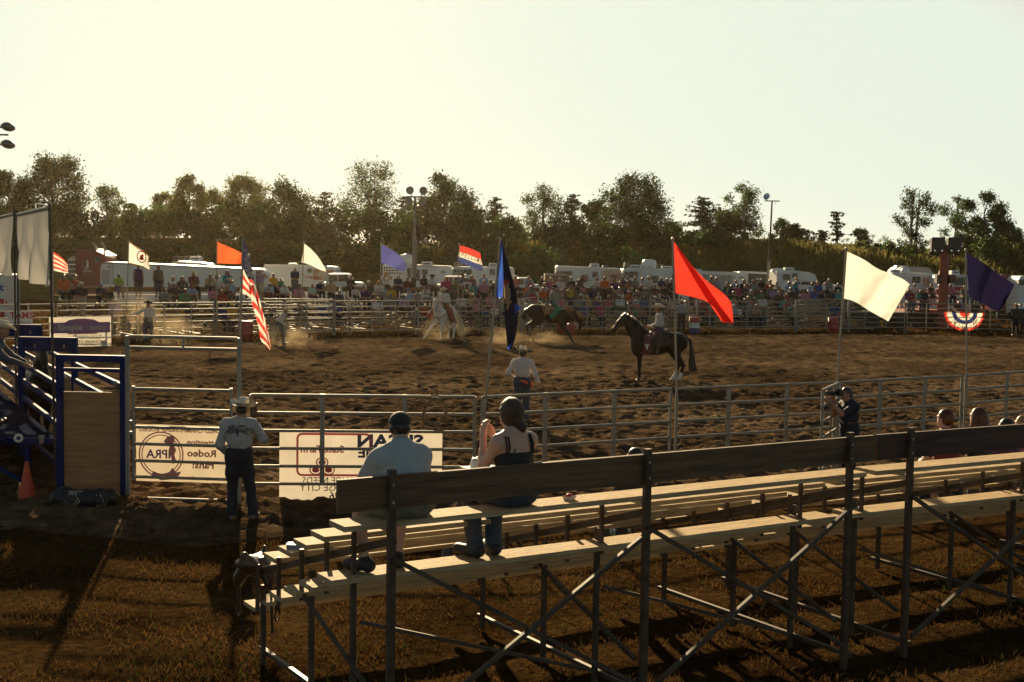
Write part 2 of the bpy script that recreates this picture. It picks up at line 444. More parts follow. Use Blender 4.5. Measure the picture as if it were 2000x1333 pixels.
# dry grass blades in the foreground
def blades(n, x0, x1, y0, y1, hmin, hmax, seed, zf, wid=.010, clump=2.5, thr=-.2, lean=.5):
    r = np.random.default_rng(seed)
    X = r.uniform(x0, x1, n * 2); Y = r.uniform(y0, y1, n * 2)
    k = fbm(X, Y, seed + 1, 3, clump) + r.normal(0, .25, len(X)) > thr
    X, Y = X[k][:n], Y[k][:n]; n = len(X)
    Hh = r.uniform(hmin, hmax, n) * (1 + .5 * fbm(X, Y, seed + 2, 2, 1.2)); th = r.uniform(0, 6.283, n); w = wid * r.uniform(.6, 1.3, n)
    Z = zf(X, Y) - .01
    lx, ly = r.normal(0, lean, n) * Hh, r.normal(0, lean, n) * Hh
    B0 = np.stack([X - np.cos(th) * w, Y - np.sin(th) * w, Z], 1); B1 = np.stack([X + np.cos(th) * w, Y + np.sin(th) * w, Z], 1)
    M1 = np.stack([X + lx * .35 + np.cos(th) * w * .7, Y + ly * .35 + np.sin(th) * w * .7, Z + Hh * .6], 1)
    M0 = np.stack([X + lx * .35 - np.cos(th) * w * .7, Y + ly * .35 - np.sin(th) * w * .7, Z + Hh * .6], 1)
    T = np.stack([X + lx, Y + ly, Z + Hh], 1); T2 = T + np.stack([np.cos(th), np.sin(th), 0 * th], 1) * .0015
    V = np.stack([B0, B1, M1, M0, T, T2], 1).reshape(-1, 3)
    i = np.arange(n)[:, None] * 6
    return V, np.concatenate([i + np.array([[0, 1, 2, 3]]), i + np.array([[3, 2, 5, 4]])])
STRAW = mat('straw_blade', (.078, .040, .012), .85, .6, .9, trans=.45, spec=.1)
GREEN = mat('green_blade', (.026, .032, .007), .8, .4, 2.0, trans=.45, spec=.1)
V, Q = blades(72000, -8.5, 9.5, 6.3, 17.5, .014, .080, 51, zg, wid=.0055, thr=.02, lean=.6)
tag(link('dry_grass', mesh_np('dry_grass', V, Q, STRAW)), kind='stuff')
V, Q = blades(7000, -7, 9, 6.3, 17, .05, .14, 61, zg, wid=.006, thr=.35, clump=1.3)
tag(link('green_grass', mesh_np('green_grass', V, Q, GREEN)), kind='stuff')
BLD = mat('bank_blade', (.12, .108, .036), .85, .5, .25, trans=.6, spec=.1)
def zb(X, Y): return bank_z(X, Y) + .05
V, Q = blades(24000, 0, 75, 98, 124, .35, .8, 71, zb, wid=.07, clump=.35, thr=-.25, lean=.3)
tag(link('bank_grass', mesh_np('bank_grass', V, Q, BLD)), kind='stuff')
V, Q = blades(14000, -40, 45, 55, 92, .08, .22, 76, lambda X, Y: X * 0 - .02 - 5 * (Y < far_y(X) - 2.8), wid=.03, clump=.6, thr=-.2)
tag(link('infield_grass', mesh_np('infield_grass', V, Q, STRAW)), kind='stuff')

# ------------------------------------------------------------------ pipe fences
GALV = mat('galvanised_pipe', (.27, .245, .20), .58, .3, 5, metal=.5)
GALVD = mat('weathered_pipe', (.27, .245, .20), .55, .3, 3, metal=.4)
RUST = mat('rusty_steel', (.085, .052, .034), .6, .45, 9, metal=.35)
def panel_meshes(L, z0, z1, nr, nst, r, rs):
    rail = MB().tube((0, 0, 0), (L - 2 * r, 0, 0), r, 8).mesh('rail', GALV)
    end = MB().tube((0, 0, 0), (0, 0, z1 - .02), r * 1.05, 8).mesh('end_post', GALVD)
    st = MB().box((0, 0, (z1 - z0) / 2), (rs * 2, rs * .9, z1 - z0)).mesh('stile', GALVD)
    return rail, end, st
def fence_panel(p, d, L, label, group, z1=1.68, z0=.28, nr=6, nst=2, r=.024, rs=.035, cache={}, name='pipe_fence'):
    key = (round(L, 3), z1, z0, nr, r)
    if key not in cache: cache[key] = panel_meshes(L, z0, z1, nr, nst, r, rs)
    rail, end, st = cache[key]
    t = thing(name, label, 'fence', (p.x, p.y, 0), math.atan2(d.y, d.x), group)
    for i in range(nr): link('rail', rail, t, (r, 0, z0 + (z1 - z0 - r) * i / (nr - 1)))
    for x in (r, L - r * 1.2): link('end_post', end, t, (x, .004, 0))
    for q in range(nst): link('stile', st, t, (L * (q + 1) / (nst + 1) + .1 * (q - .5), .012, z0))
    return t
NEARL = ['pipe fence panel with the coiled rope and insurance banner hanging on it', 'pipe fence panel behind the seated woman in black',
         'pipe fence panel between the red flag and white flag poles', 'pipe fence panel right of the photographer, ending at the purple flag pole', 'pipe fence panel right of the purple flag pole at the frame edge']
for i in range(len(NEARP) - 1):
    a, b2 = NEARP[i].xy, NEARP[i + 1].xy; d = (b2 - a).normalized(); L = (b2 - a).length
    n = max(1, round(L / 3.6))
    for q in range(n):
        fence_panel(a + d * (L / n) * q, d, L / n - .07, NEARL[min(i, 4)] if q == 0 else 'pipe fence panel far right, partly cut by the frame edge', 'near pipe fence panels')
# chained joint knuckles at the panel joints
KN = mat('fence_chain', (.20, .18, .15), .4, .3, 9, metal=.8)
# short return gate by the photographer
c = G(1640, 985 - 130, 1.68); j = NEARP[3]
e = D(1606, 780, 21.6)
gd = (e.xy - j.xy); 
fence_panel(j.xy + gd.normalized() * .12, gd.normalized(), 1.55, 'short pipe gate panel jutting towards the bleachers beside the photographer', 'near pipe fence panels', nst=1, rs=.02)

# far fence, all panels alike
Lf = 3.55; tot = poly_len(FARP); nf = int(tot / Lf)
items = []
far_panels = []
for i in range(nf):
    a, _ = poly_at(FARP, i * Lf); b2, _ = poly_at(FARP, (i + 1) * Lf - 1e-3)
    d = (b2 - a).normalized()
    t = fence_panel(a, d, Lf - .10, 'x', 'far arena fence panels', nst=2, r=.026, rs=.03)
    mid = (a + b2) / 2; px = proj((mid.x, mid.y, 1))[0]
    items.append((t, px, 'panel')); far_panels.append((t, px))
place_labels(items, '{ord}far pipe fence panel just {where}')
# heavier wooden posts between some panels
items = []
POSTW = mat('weathered_post', (.24, .20, .15), .8, .35, 5)
for k, px in enumerate((34, 652, 1017, 1362, 1555, 1658)):
    y = float(np.interp(px, [f[0] for f in FAR], [f[2] for f in FAR])) - .12
    p = XY(px, y, .9)
    o = MB().lathe([(.09, 0), (.085, 1.0), (.08, 1.74), (0, 1.76)], n=10).build('fence_post', POSTW, None, (p.x, p.y, 0))
    tag(o, None, 'fence post', 'thick posts in the far fence'); items.append((o, px, 'post'))
place_labels(items, '{ord}thick grey post in the far fence, {where}')
# swung-open inner gate panels behind the running cowboy and by the bucking horse
def xyd(a, b): return (XY(b[0], b[1]).xy - XY(a[0], a[1]).xy)
for (a, b, lab) in (((480, 60.5), (652, 61.0), 'open inner alley panel behind the running cowboy'), ((1018, 66.3), (1062, 72.5), 'swung-open gate panel beside the bucking horse'), ((1556, 72), (1668, 76.5), 'slanting alley panel left of the big white flag')):
    A = XY(*a); d = xyd(a, b); L = d.length
    fence_panel(A.xy + Vector((0, .25)), d.normalized(), L, lab, 'far inner gate panels', z1=1.75, nst=2, r=.03)

# tall arch with the gate on the left
ALX, ARX = G(250, 977), G(467, 984)
ad = (ARX - ALX).xy; AL = ad.length; aa = math.atan2(ad.y, ad.x)
t = thing('gate_arch', 'tall grey pipe arch frame standing over the banner gate', 'gate frame', (ALX.x, ALX.y, 0), aa)
for x in (0, AL): MB().box((x, 0, 1.27), (.055, .055, 2.54)).build('post', GALVD, t)
for z, zz in ((2.53, .0), (2.36, 0)): MB().tube((.03, 0, z), (AL - .03, 0, z + zz), .026).build('crossbar', GALV, t)
MB().box((AL * .5, 0, 2.445), (.03, .03, .13)).build('spacer', GALV, t)
MB().tube((.03, 0, .035), (AL - .03, 0, .035), .024).build('sill_bar', GALV, t)
t = thing('banner_gate', 'grey pipe gate carrying the mirrored rodeo banner', 'gate', (ALX.x, ALX.y - .02, 0), aa)
gx0, gx1 = .10, AL - .12
for x in (gx0, gx1): MB().tube((x, 0, .33), (x, 0, 1.77), .025).build('stile', GALVD, t)
for z in (.37, .62, .88, 1.14, 1.42, 1.73): MB().tube((gx0, 0, z), (gx1, 0, z), .024).build('rail', GALV, t)
for z in (1.22, 1.05): MB().box((gx0 - .06, 0, z), (.10, .05, .04)).build('hinge', GALVD, t)
MB().path([(gx0 - .02, -.03, .45), (gx0 + .0, -.04, .3), (gx0 - .01, -.03, .12)], .008).build('latch_chain', KN, t)
GATE = (Vector((ALX.x, ALX.y - .02, 0)), aa, gx0, gx1)

# rope coil on the near fence
rp = D(850, 774, 19.68)
ROPE = mat('hemp_rope', (.23, .15, .07), .85, .3, 40)
mb = MB(); n = 26
def loop(cx, cz, rx, rz, y, tilt=0): return [(cx + rx * math.cos(t) + tilt * math.sin(t), y + .02 * math.sin(3 * t), cz + rz * math.sin(t)) for t in [2 * math.pi * q / n for q in range(n)]]
for q in range(5): mb.path(loop(.015 * math.sin(q * 2), -.21 - .008 * q, .155 + .006 * q, .20, -.05 - .012 * q, .01 * q), .009, 5, True)
o = mb.build('rope_coil', ROPE, None, rp); tag(o, 'coiled lariat rope hung over the top fence rail', 'rope')
MB().path(loop(.06, -.34, .26, .19, -.07), .006, 5, True).build('loose_loop', ROPE, o)
MB().path([(-.31, -.04, -.10), (-.15, -.05, -.02), (0, -.04, .03), (.05, 0, .02)], .011, 6).build('tail', ROPE, o)
# bell / gear bag hung near the cowboy
bp = D(497, 772, 19.6)
LEA = mat('dark_leather', (.075, .04, .022), .5, .4, 12)
t = thing('hanging_gear', 'brown leather pouch hung by straps on the fence beside the cowboy', 'gear bag', bp)
MB().box((0, -.06, -.20), (.10, .06, .17)).add([(-.05, -.09, -.28), (.05, -.09, -.28), (.05, -.03, -.28), (-.05, -.03, -.28), (0, -.06, -.42)], [(0, 1, 4), (1, 2, 4), (2, 3, 4), (3, 0, 4)]).build('pouch', LEA, t)
MB().path([(-.03, -.04, -.12), (-.035, -.03, .02), (.02, .03, .03), (.03, -.05, -.12)], .012, 6).build('strap', LEA, t)
MB().path([(-.02, -.06, 0), (-.09, -.06, -.15), (-.11, -.05, -.30)], .008, 6).build('cord', ROPE, t)

# ------------------------------------------------------------------ barrels
def barrel(p, bands, label, name='barrel'):
    prof = [(0, .87), (.27, .87), (.285, .86), (.285, .60), (.297, .585), (.285, .57), (.285, .31), (.297, .295), (.285, .28), (.285, .02), (.27, 0), (0, 0)]
    if len(bands) == 1:
        o = MB().lathe(prof, n=20).build(name, bands[0], None, p); return tag(o, label, 'barrel', 'steel drums in the arena')
    t = thing(name, label, 'barrel', p, 0, 'steel drums in the arena')
    nm = ['upper_band', 'middle_band', 'lower_band']
    for q, (sl, m) in enumerate(zip((prof[:5], prof[4:8], prof[7:]), bands)): MB().lathe(sl, n=20).build(nm[q], m, t)
    return t
RP = mat('red_drum_paint', (.32, .035, .025), .55, .25, 4); WP = mat('white_drum_paint', (.6, .58, .52), .6, .15, 5); BP = mat('blue_drum_paint', (.03, .06, .22), .55, .2, 5)
def farp(px, off): y = float(np.interp(px, [f[0] for f in FAR], [f[2] for f in FAR])) + off; p = XY(px, y); return (p.x, p.y, -.02)
barrel(farp(482, -.9), [RP], 'red steel drum standing behind the stars and stripes')
barrel(farp(1356, -.9), [RP, WP, BP], 'steel drum banded red, white and blue by the far fence')
barrel(farp(1627, -.9), [RP], 'red steel drum left of the big white flag')
ro = barrel(farp(1090, -1.2), [RP], 'red drum lying on its side under the bucking horse')
ro.rotation_euler = (R(90), 0, R(70)); ro.location.z = .27

# ------------------------------------------------------------------ bleachers
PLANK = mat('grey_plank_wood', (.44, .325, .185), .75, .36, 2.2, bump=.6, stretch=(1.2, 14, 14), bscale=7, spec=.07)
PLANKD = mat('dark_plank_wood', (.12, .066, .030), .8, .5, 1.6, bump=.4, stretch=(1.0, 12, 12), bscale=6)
STEEL = mat('bleacher_steel', (.075, .050, .032), .6, .5, 4, metal=.2)
STEELL = mat('bleacher_bracket', (.42, .40, .36), .35, .3, 8, metal=.7)
NR, RISE, TREAD = 7, .2, .645               # the far stands
NR1, RISE1, TREAD1 = 6, .18, .53            # the near stand is lower and tighter
def bleacher(o3, ang, L, posts, label, group, left=-.45, simple=False, skew=.10, boards=None, bm=None, cache={}, z_top=1.80, nr=NR, rise=RISE, tread=TREAD):
    """o3: top rear post foot; local x along the rows, local y toward the arena"""
    t = thing('bleachers', label, 'bleachers', (o3[0], o3[1], 0), ang, group)
    def part(nm, mb, m, key=None):
        if key is not None:
            if key not in cache: cache[key] = mb.mesh(nm, m)
            return link(nm, cache[key], t)
        return mb.build(nm, m, t)
    ck = ('f', L) if simple else None
    K = lambda s: (ck, s) if simple else None
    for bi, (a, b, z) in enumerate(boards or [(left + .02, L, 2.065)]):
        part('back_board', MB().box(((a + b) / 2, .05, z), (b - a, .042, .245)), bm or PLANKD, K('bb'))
    for k in range(nr):
        z = z_top - rise * k + (0 if simple else .005 * math.sin(k * 5.1)); y = .26 + tread * k + (0 if simple else .008 * math.sin(k * 3.3)); a = left + .11 + skew * k
        part('seat_plank', MB().box(((a + L) / 2, y, z), (L - a, .285, .042)), PLANK, K(('s', k)))
        zf = z - .49
        if zf > .05:
            part('foot_plank', MB().box(((a + L) / 2 + .03, y + .37, zf), (L - a - .06, .285, .042)), PLANK, K(('p', k)))
    ym = .26 + tread * (nr - 1)
    for x in posts:
        mb = MB(); mb.box((x, -.005, 1.12), (.056, .05, 2.24)); part('post', mb, RUST if not simple else STEEL, K(('post', x)))
        if not simple:
            for z in (2.0, 2.13): part('bolt', MB().tube((x - .004, -.028, z), (x - .004, -.045, z), .012, 6), STEELL)
        rk = MB().bar((x + .04, .03, z_top - .10), (x + .04, ym + .15, z_top - rise * (nr - 1) - .12), .042, .06); part('raker', rk, STEEL, K(('rk', x)))
        for k in range(nr):
            y = .26 + tread * k; z = z_top - rise * k
            part('seat_bracket', MB().box((x + .04, y, z - .035), (.04, .30, .03)), STEELL, K(('sb', x, k)))
        for k in range(nr):
            z = z_top - rise * k; zf = z - .49
            if zf > .05 and not simple: part('upright', MB().box((x - .03, .26 + tread * k + .33, (z + zf) / 2 - .1), (.032, .032, z - zf - .05)), STEEL)
        for q, y in enumerate((1.0, 2.1, 3.7) if simple else (.75, 1.6, 2.75)):
            zt = z_top - .12 - rise * y / tread
            part('leg', MB().box((x + .04, y, zt / 2), (.042, .042, zt)), STEEL, K(('leg', x, q)))
        part('ground_tie', MB().bar((x + .085, 0, .12), (x + .085, ym, .10), .04, .04), STEEL, K(('gt', x)))
        part('diagonal_brace', MB().bar((x - .05, .05, .45), (x - .05, 1.6, z_top - .3 - rise * 1.6 / tread), .03, .03), STEEL, K(('db', x)))
    for a, b in zip(posts, posts[1:]):
        part('cross_brace', MB().bar((a, -.05, z_top - .22), (b, -.05, .22), .035, .035), STEEL, K(('c1', a)))
        part('cross_brace', MB().bar((a, -.09, .22), (b, -.09, z_top - .22), .035, .035), STEEL, K(('c2', a)))
        part('cross_brace', MB().bar((a + .1, (1.16 if simple else .72), .9), (b, (1.16 if simple else .72), .15), .03, .03), STEEL, K(('c3', a)))
    return t
BANG = R(31.5)
P765 = D(765, 921, 9.34)
BU, BV = Vector((math.cos(BANG), math.sin(BANG))), Vector((-math.sin(BANG), math.cos(BANG)))
B1 = P765.xy
bleacher(B1, BANG, 5.08, [0, 2.36, 4.72], 'nearest weathered bleacher with the couple seated on its top row', 'near bleachers', left=-.43, skew=.07, nr=NR1, rise=RISE1, tread=TREAD1)
P1780 = D(1779, 838, 12.22)
B2 = P1780.xy; BANG2 = R(29)
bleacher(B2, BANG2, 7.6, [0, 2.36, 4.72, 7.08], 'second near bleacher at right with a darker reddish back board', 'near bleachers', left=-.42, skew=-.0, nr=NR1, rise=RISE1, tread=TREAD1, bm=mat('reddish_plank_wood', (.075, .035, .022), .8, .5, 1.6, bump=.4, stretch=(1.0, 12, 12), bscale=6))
def seat1(s, row, z=0): q = B1 + BU * s + BV * (.26 + TREAD1 * row); return Vector((q.x, q.y, 1.821 - RISE1 * row + z))
BU2, BV2 = Vector((math.cos(BANG2), math.sin(BANG2))), Vector((-math.sin(BANG2), math.cos(BANG2)))
def seat2(s, row, z=0): q = B2 + BU2 * s + BV2 * (.26 + TREAD1 * row); return Vector((q.x, q.y, 1.821 - RISE1 * row + z))

# far bleachers: rows run along the fence, local y towards the camera side
FB = []
for i, (pa, pb) in enumerate(((104, 322), (326, 552), (556, 660), (668, 862), (868, 1094), (1098, 1318), (1322, 1488), (1492, 1640))):
    ya = float(np.interp(pa, [f[0] for f in FAR], [f[2] for f in FAR])) + 6.6; yb = float(np.interp(pb, [f[0] for f in FAR], [f[2] for f in FAR])) + 6.6
    A, Bp = XY(pa, ya, 1.9), XY(pb, yb, 1.9)
    d = (A - Bp).xy; L = d.length; ang = math.atan2(d.y, d.x)
    where = ['below the emblem flag at far left', 'behind the orange flag', 'below the small white flag', 'below the small blue flag', 'behind the WELCOME flag', 'behind the bucking horse', 'behind the big red flag', 'below the white camper'][i]
    bl = bleacher((Bp.x, Bp.y), ang, L, [.25, L / 2, L - .25], 'long low bleacher across the arena, ' + where, 'far bleachers', left=-.05, simple=True, skew=0)
    FB.append((pa, pb, Bp, ang, L))
def far_seat(px, row):
    """seat point of a far bleacher row under a photo column"""
    best = min(FB, key=lambda f: 0 if f[0] <= px <= f[1] else min(abs(px - f[0]), abs(px - f[1])))
    pa, pb, Bp, ang, L = best
    u = Vector((math.cos(ang), math.sin(ang))); v = Vector((-math.sin(ang), math.cos(ang)))
    yl = .26 + TREAD * row
    lo, hi = 0.0, L
    for _ in range(24):                                  # walk the row until it lies under the column
        mid = (lo + hi) / 2; q = Bp.xy + u * mid + v * yl
        if proj((q.x, q.y, 1.6))[0] > px: lo = mid
        else: hi = mid
    q = Bp.xy + u * mid + v * yl
    return Vector((q.x, q.y, 1.821 - RISE * row)), ang

# ------------------------------------------------------------------ bucking chutes
BLUE = mat('chute_blue', (.010, .020, .092), .5, .25, 3, spec=.03)
PLY = mat('chute_plywood', (.34, .165, .06), .75, .3, 1.2, bump=.1, stretch=(1.5, 1.5, 16), bscale=5)
DECK = mat('deck_plate', (.02, .025, .045), 1.0, .3, 3, spec=0)
C0 = G(119, 973); C1 = G(243, 976)
cd = (C1 - C0).xy; CW = cd.length; cu = Vector((cd.x, cd.y, 0)).normalized()
back = (XY(97, 23.9, 2.2) - XY(182, 19.9, 2.2)); back.z = 0; CL = back.length; cb = back.normalized()
def cpt(i, a, z, b=0.0):                                # chute i, across a (0..CW), up z, back b metres
    return C0 + cu * a + cb * (CL * i + b) + Vector((0, 0, z))
CN = ['nearest blue bucking chute with the plywood end panel', 'middle blue bucking chute holding the dark horse', 'farthest blue bucking chute']
for i in range(3):
    t = thing('bucking_chute', CN[i], 'bucking chute', (0, 0, 0), 0, 'blue bucking chutes')
    for a in (0, CW):
        p = cpt(i, a, 0); MB().bar(p, p + Vector((0, 0, 2.22)), .10, .10, up=(0, 1, 0)).build('post', BLUE, t)
    MB().bar(cpt(i, -.04, 2.18), cpt(i, CW + .04, 2.18), .11, .10).build('top_rail', BLUE, t)
    MB().bar(cpt(i, .05, 2.0), cpt(i, CW + (.08 if i == 0 else -.05), 2.0), .06, .055).build('rail', BLUE, t)
    if i: MB().bar(cpt(i, .05, 2.09, .02), cpt(i, CW - .05, 2.09, .02), .03, .16).build('header_plate', BLUE, t)
    for a in (.02, CW - .02):
        for z in ((1.72, 1.42, 1.1, .78, .46) if a < .1 else (1.75, 1.45)):
            MB().bar(cpt(i, a, z, .06), cpt(i, a, z, CL - .06), .05, .085).build('side_rail', BLUE, t)
    MB().bar(cpt(i, CW - .03, .78, .12), cpt(i, CW - .03, .78, CL - .12), .03, 1.30).build('plywood_side', PLY, t)
    if i == 0:
        p = [cpt(0, .06, .10), cpt(0, CW - .06, .10)]
        MB().bar(p[0] + Vector((0, 0, .78)), p[1] + Vector((0, 0, .78)), .025, 1.56).build('plywood_panel', PLY, t)
        MB().tube(cpt(0, CW - .06, 1.76, .25), cpt(0, CW - .12, 1.80, .10), .035).build('slide_latch', GALV, t)
        MB().bar(cpt(0, CW + .05, .05), cpt(0, CW + .05, 1.98), .05, .05, up=(0, 1, 0)).build('gate_edge', BLUE, t)
    else:
        for a in (.25, .8): MB().tube(cpt(i, a * CW, 1.98), cpt(i, a * CW, 2.10), .012).build('latch_pin', GALV, t)
# catwalk on the left
t = thing('catwalk', 'dark blue steel catwalk deck running beside the chutes', 'catwalk')
dp = [cpt(0, -.02, .9, .1), cpt(0, -.02, .9, 2 * CL), cpt(0, -1.9, .9, 2 * CL), cpt(0, -1.9, .9, .1)]
MB().add(dp + [p - Vector((0, 0, .05)) for p in dp], [(0, 3, 2, 1), (4, 5, 6, 7), (0, 1, 5, 4), (1, 2, 6, 5), (2, 3, 7, 6), (3, 0, 4, 7)]).build('deck', DECK, t)
MB().bar(cpt(0, -.02, .87, .06), cpt(0, -1.9, .87, .06), .07, .09).build('edge_beam', BLUE, t)
MB().bar(cpt(0, -.85, .87, .06), cpt(0, -1.25, 1.15, -1.2), .06, .08).build('step_stringer', BLUE, t)
for a in (-.5, -1.2, -1.85):
    for b in (.12, CL, 2 * CL - .1): p = cpt(0, a, 0, b); MB().bar(p, p + Vector((0, 0, .86)), .07, .07, up=(0, 1, 0)).build('leg', BLUE, t)
MB().bar(cpt(0, -.5, .2, .12), cpt(0, -1.85, .85, .12), .05, .05).build('brace', BLUE, t)
# things on and under the catwalk
TAPE = mat('white_tape', (.62, .58, .48), .6, .1, 8)
p = D(36, 860, 19.75); p = G(36, 863, .915)
o = MB().lathe([(.035, -.022), (.068, -.022), (.068, .022), (.035, .022), (.035, -.022)], n=18, rot=Euler((R(68), 0, R(25))).to_matrix()).build('tape_roll', TAPE, None, (p.x, p.y, .967)); tag(o, 'roll of white tape leaning on the dark catwalk deck', 'tape roll')
p = G(81, 866, .915)
cupm = mat('clear_plastic_cup', (.5, .47, .4), .25, .1, 5, trans=.4)
o = MB().lathe([(0, 0), (.032, 0), (.042, .12), (.045, .125), (.039, .12), (.03, .01), (0, .01)], n=14).build('plastic_cup', cupm, None, (p.x, p.y, .905)); tag(o, 'clear plastic cup standing on the catwalk deck', 'cup')
CONE = mat('cone_orange', (.5, .05, .014), .55, .12, 5); CONEB = mat('cone_base', (.03, .028, .025), .8, .2, 5)
p = G(53, 978)
t = thing('traffic_cone', 'orange traffic cone under the catwalk by the chute', 'traffic cone', p)
MB().lathe([(.135, .03), (.115, .12), (.03, .58), (.025, .60), (0, .60)], n=18).build('cone_body', CONE, t)
MB().rbox((0, 0, .018), (.34, .34, .036), .06, axis='z').build('base', CONEB, t)
p = G(165, 992)
BAG = mat('black_nylon', (.010, .010, .011), .6, .4, 14, bump=.3)
t = thing('duffel_bag', 'black duffel bag with white cord netting, lying at the chute panel', 'duffel bag', p, R(4))
sd = SDF().cone((-.36, 0, .14), (.36, .02, .15), .15, .14, k=.08, sc=(1, .9, 1.05)).ell((-.3, 0, .16), (.14, .15, .16)).ell((.28, 0, .14), (.16, .15, .15))
sdf_obj(sd, 'bag_body', BAG, t, .02, noise=.012, nf=16, zmin=0.0)
mb = MB()
for q in range(7):
    a = -.42 + .05 * q; mb.path([(a, -.155 + .01 * math.sin(q), .04), (a + .09, -.16, .12), (a + .02, -.13, .22), (a + .12, -.08, .27)], .006, 5)
mb.build('cord_netting', TAPE, t)
mb = MB()
for q in range(3): mb.path([(.22 + .05 * q, -.15, .05), (.27 + .05 * q, -.155, .13), (.2 + .06 * q, -.12, .22)], .006, 5)
mb.build('cord_netting', TAPE, t)

# bolt of the far left: white panel with a medical star, and red lettered sign
SIGNW = mat('sign_white', (.55, .53, .48), .6, .1, 5); SIGNR = mat('sign_red', (.40, .035, .03), .6, .1, 5); SIGNB = mat('sign_blue', (.03, .08, .28), .6, .1, 5)
p = XY(14, 62.0)
t = thing('ambulance', 'white ambulance body with blue medical star behind the far left fence', 'ambulance', (p.x, p.y, 0), R(5))
MB().rbox((-2.15, 0, 1.55), (4.9, 2.2, 2.3), .08, axis='y').build('box_body', SIGNW, t)
mb = MB()
for q in range(3):
    a = q * math.pi / 3; rot = Matrix.Rotation(a, 3, 'Y'); mb.box((-.02, -1.112 - .003 * q, 2.05), (.10, .012, .46), rot)
mb.build('medical_star', SIGNB, t)
for z in (1.42, .78): MB().box((-.02, -1.115, z), (.45, .02, .24)).build('red_stripe', SIGNR, t)
MB().box((.29, -1.08, 1.3), (.05, .1, .3)).build('tail_light', mat('tail_light_red', (.6, .05, .03), .3, .1, 4), t)
for x in (-.6, -3.2): MB().lathe([(0, -.1), (.38, -.1), (.40, 0), (.38, .1), (0, .1)], (x, -1.0, .38), 18, rot=Euler((R(90), 0, 0)).to_matrix()).build('wheel', CONEB, t)
p = XY(42, 51.6)
t = thing('lettered_sign', 'white sign with dark red hand lettering on the far left fence', 'sign', (p.x, p.y - .1, 0), R(30))
MB().box((0, 0, 1.12), (.95, .02, .62)).build('board', SIGNW, t)
o = link('lettering', text_mesh('lettering', 'TAMS', .36, SIGNR, .01, .003), t, (.05, -.014, 1.22)); o.rotation_euler = (R(90), 0, 0)
o = link('small_lettering', text_mesh('small_lettering', 'RODEO CO', .13, SIGNB, .003, .003), t, (.05, -.014, .93)); o.rotation_euler = (R(90), 0, 0)

# ------------------------------------------------------------------ printed banners
VIN = mat('banner_vinyl', (.54, .46, .35), .55, .12, 2.0, trans=.34)
VINW = mat('banner_vinyl_white', (.58, .53, .45), .55, .12, 2.0, trans=.33)
RINK = mat('banner_red_ink_backlit', (.66, .29, .24), .6, .1, 5, trans=.25); RINK2 = mat('banner_bright_red_backlit', (.72, .17, .18), .6, .1, 5, trans=.25)  # red inks lightened in colour to imitate sunlight coming through the vinyl
NINK = mat('banner_navy_ink_backlit', (.12, .12, .19), .6, .1, 5, trans=.15); PINK_ = mat('banner_purple_ink_backlit', (.36, .17, .33), .6, .1, 5, trans=.2); KINK = mat('banner_black_ink', (.06, .05, .05), .6, .1, 5, trans=.1)  # navy and purple also lightened to paint in the backlight
def sheet(w, h, amp=.012, nx=24, nz=8, seed=0):
    r = random.Random(seed); a, b = r.uniform(0, 6), r.uniform(0, 6)
    return MB().grid([[((i / nx - .5) * w, amp * math.sin(i * .9 + a) * (1 - j / nz * .3) + amp * .6 * math.sin(j * 1.3 + i * .35 + b), (j / nz) * h) for j in range(nz + 1)] for i in range(nx + 1)])
def put(name, txt, size, m, par, x, z, y=-.02, bold=.0, mirror=False, sx=1.0, rz=0):
    o = link(name, text_mesh(name, txt, size, m, bold, .002, sx=(-sx if mirror else sx)), par, (x, y, z)); o.rotation_euler = (R(90), rz, 0); return o
def slab(poly, m, name, par, y):                        # flat printed shape, 3 mm thick
    MB().prism(poly, y - .002, y + .002).build(name, m, par)
def ring(cx, cz, r0, r1, a0=0, a1=360, n=40, sx=1.0):
    a = [R(a0 + (a1 - a0) * q / n) for q in range(n + 1)]
    return [(cx + sx * r1 * math.cos(t), cz + r1 * math.sin(t)) for t in a] + [(cx + sx * r0 * math.cos(t), cz + r0 * math.sin(t)) for t in reversed(a)]
# rodeo banner on the gate, printed on its arena face so it reads mirrored from here
gp, ga, gx0, gx1 = GATE
w = gx1 - gx0 - .04
t = thing('rodeo_banner', 'cream vinyl banner with mirrored red rodeo lettering tied to the gate', 'banner', gp + Vector((math.cos(ga) * (gx0 + gx1) / 2, math.sin(ga) * (gx0 + gx1) / 2, 0)) + Vector((0, .05, .30)), ga)
sheet(w, .88, .01, seed=3).build('vinyl_sheet', VIN, t)
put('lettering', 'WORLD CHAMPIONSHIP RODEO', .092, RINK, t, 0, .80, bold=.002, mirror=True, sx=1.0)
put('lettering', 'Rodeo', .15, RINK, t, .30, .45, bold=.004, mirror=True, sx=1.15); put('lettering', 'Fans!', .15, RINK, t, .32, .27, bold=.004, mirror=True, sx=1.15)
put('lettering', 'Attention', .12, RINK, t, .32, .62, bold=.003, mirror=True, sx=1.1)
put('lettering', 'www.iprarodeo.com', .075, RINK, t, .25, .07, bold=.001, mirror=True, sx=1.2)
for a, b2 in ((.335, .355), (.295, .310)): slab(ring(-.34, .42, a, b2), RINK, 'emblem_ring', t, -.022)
put('lettering', 'IPRA', .19, PINK_, t, -.38, .42, bold=.004, mirror=True, sx=1.0)
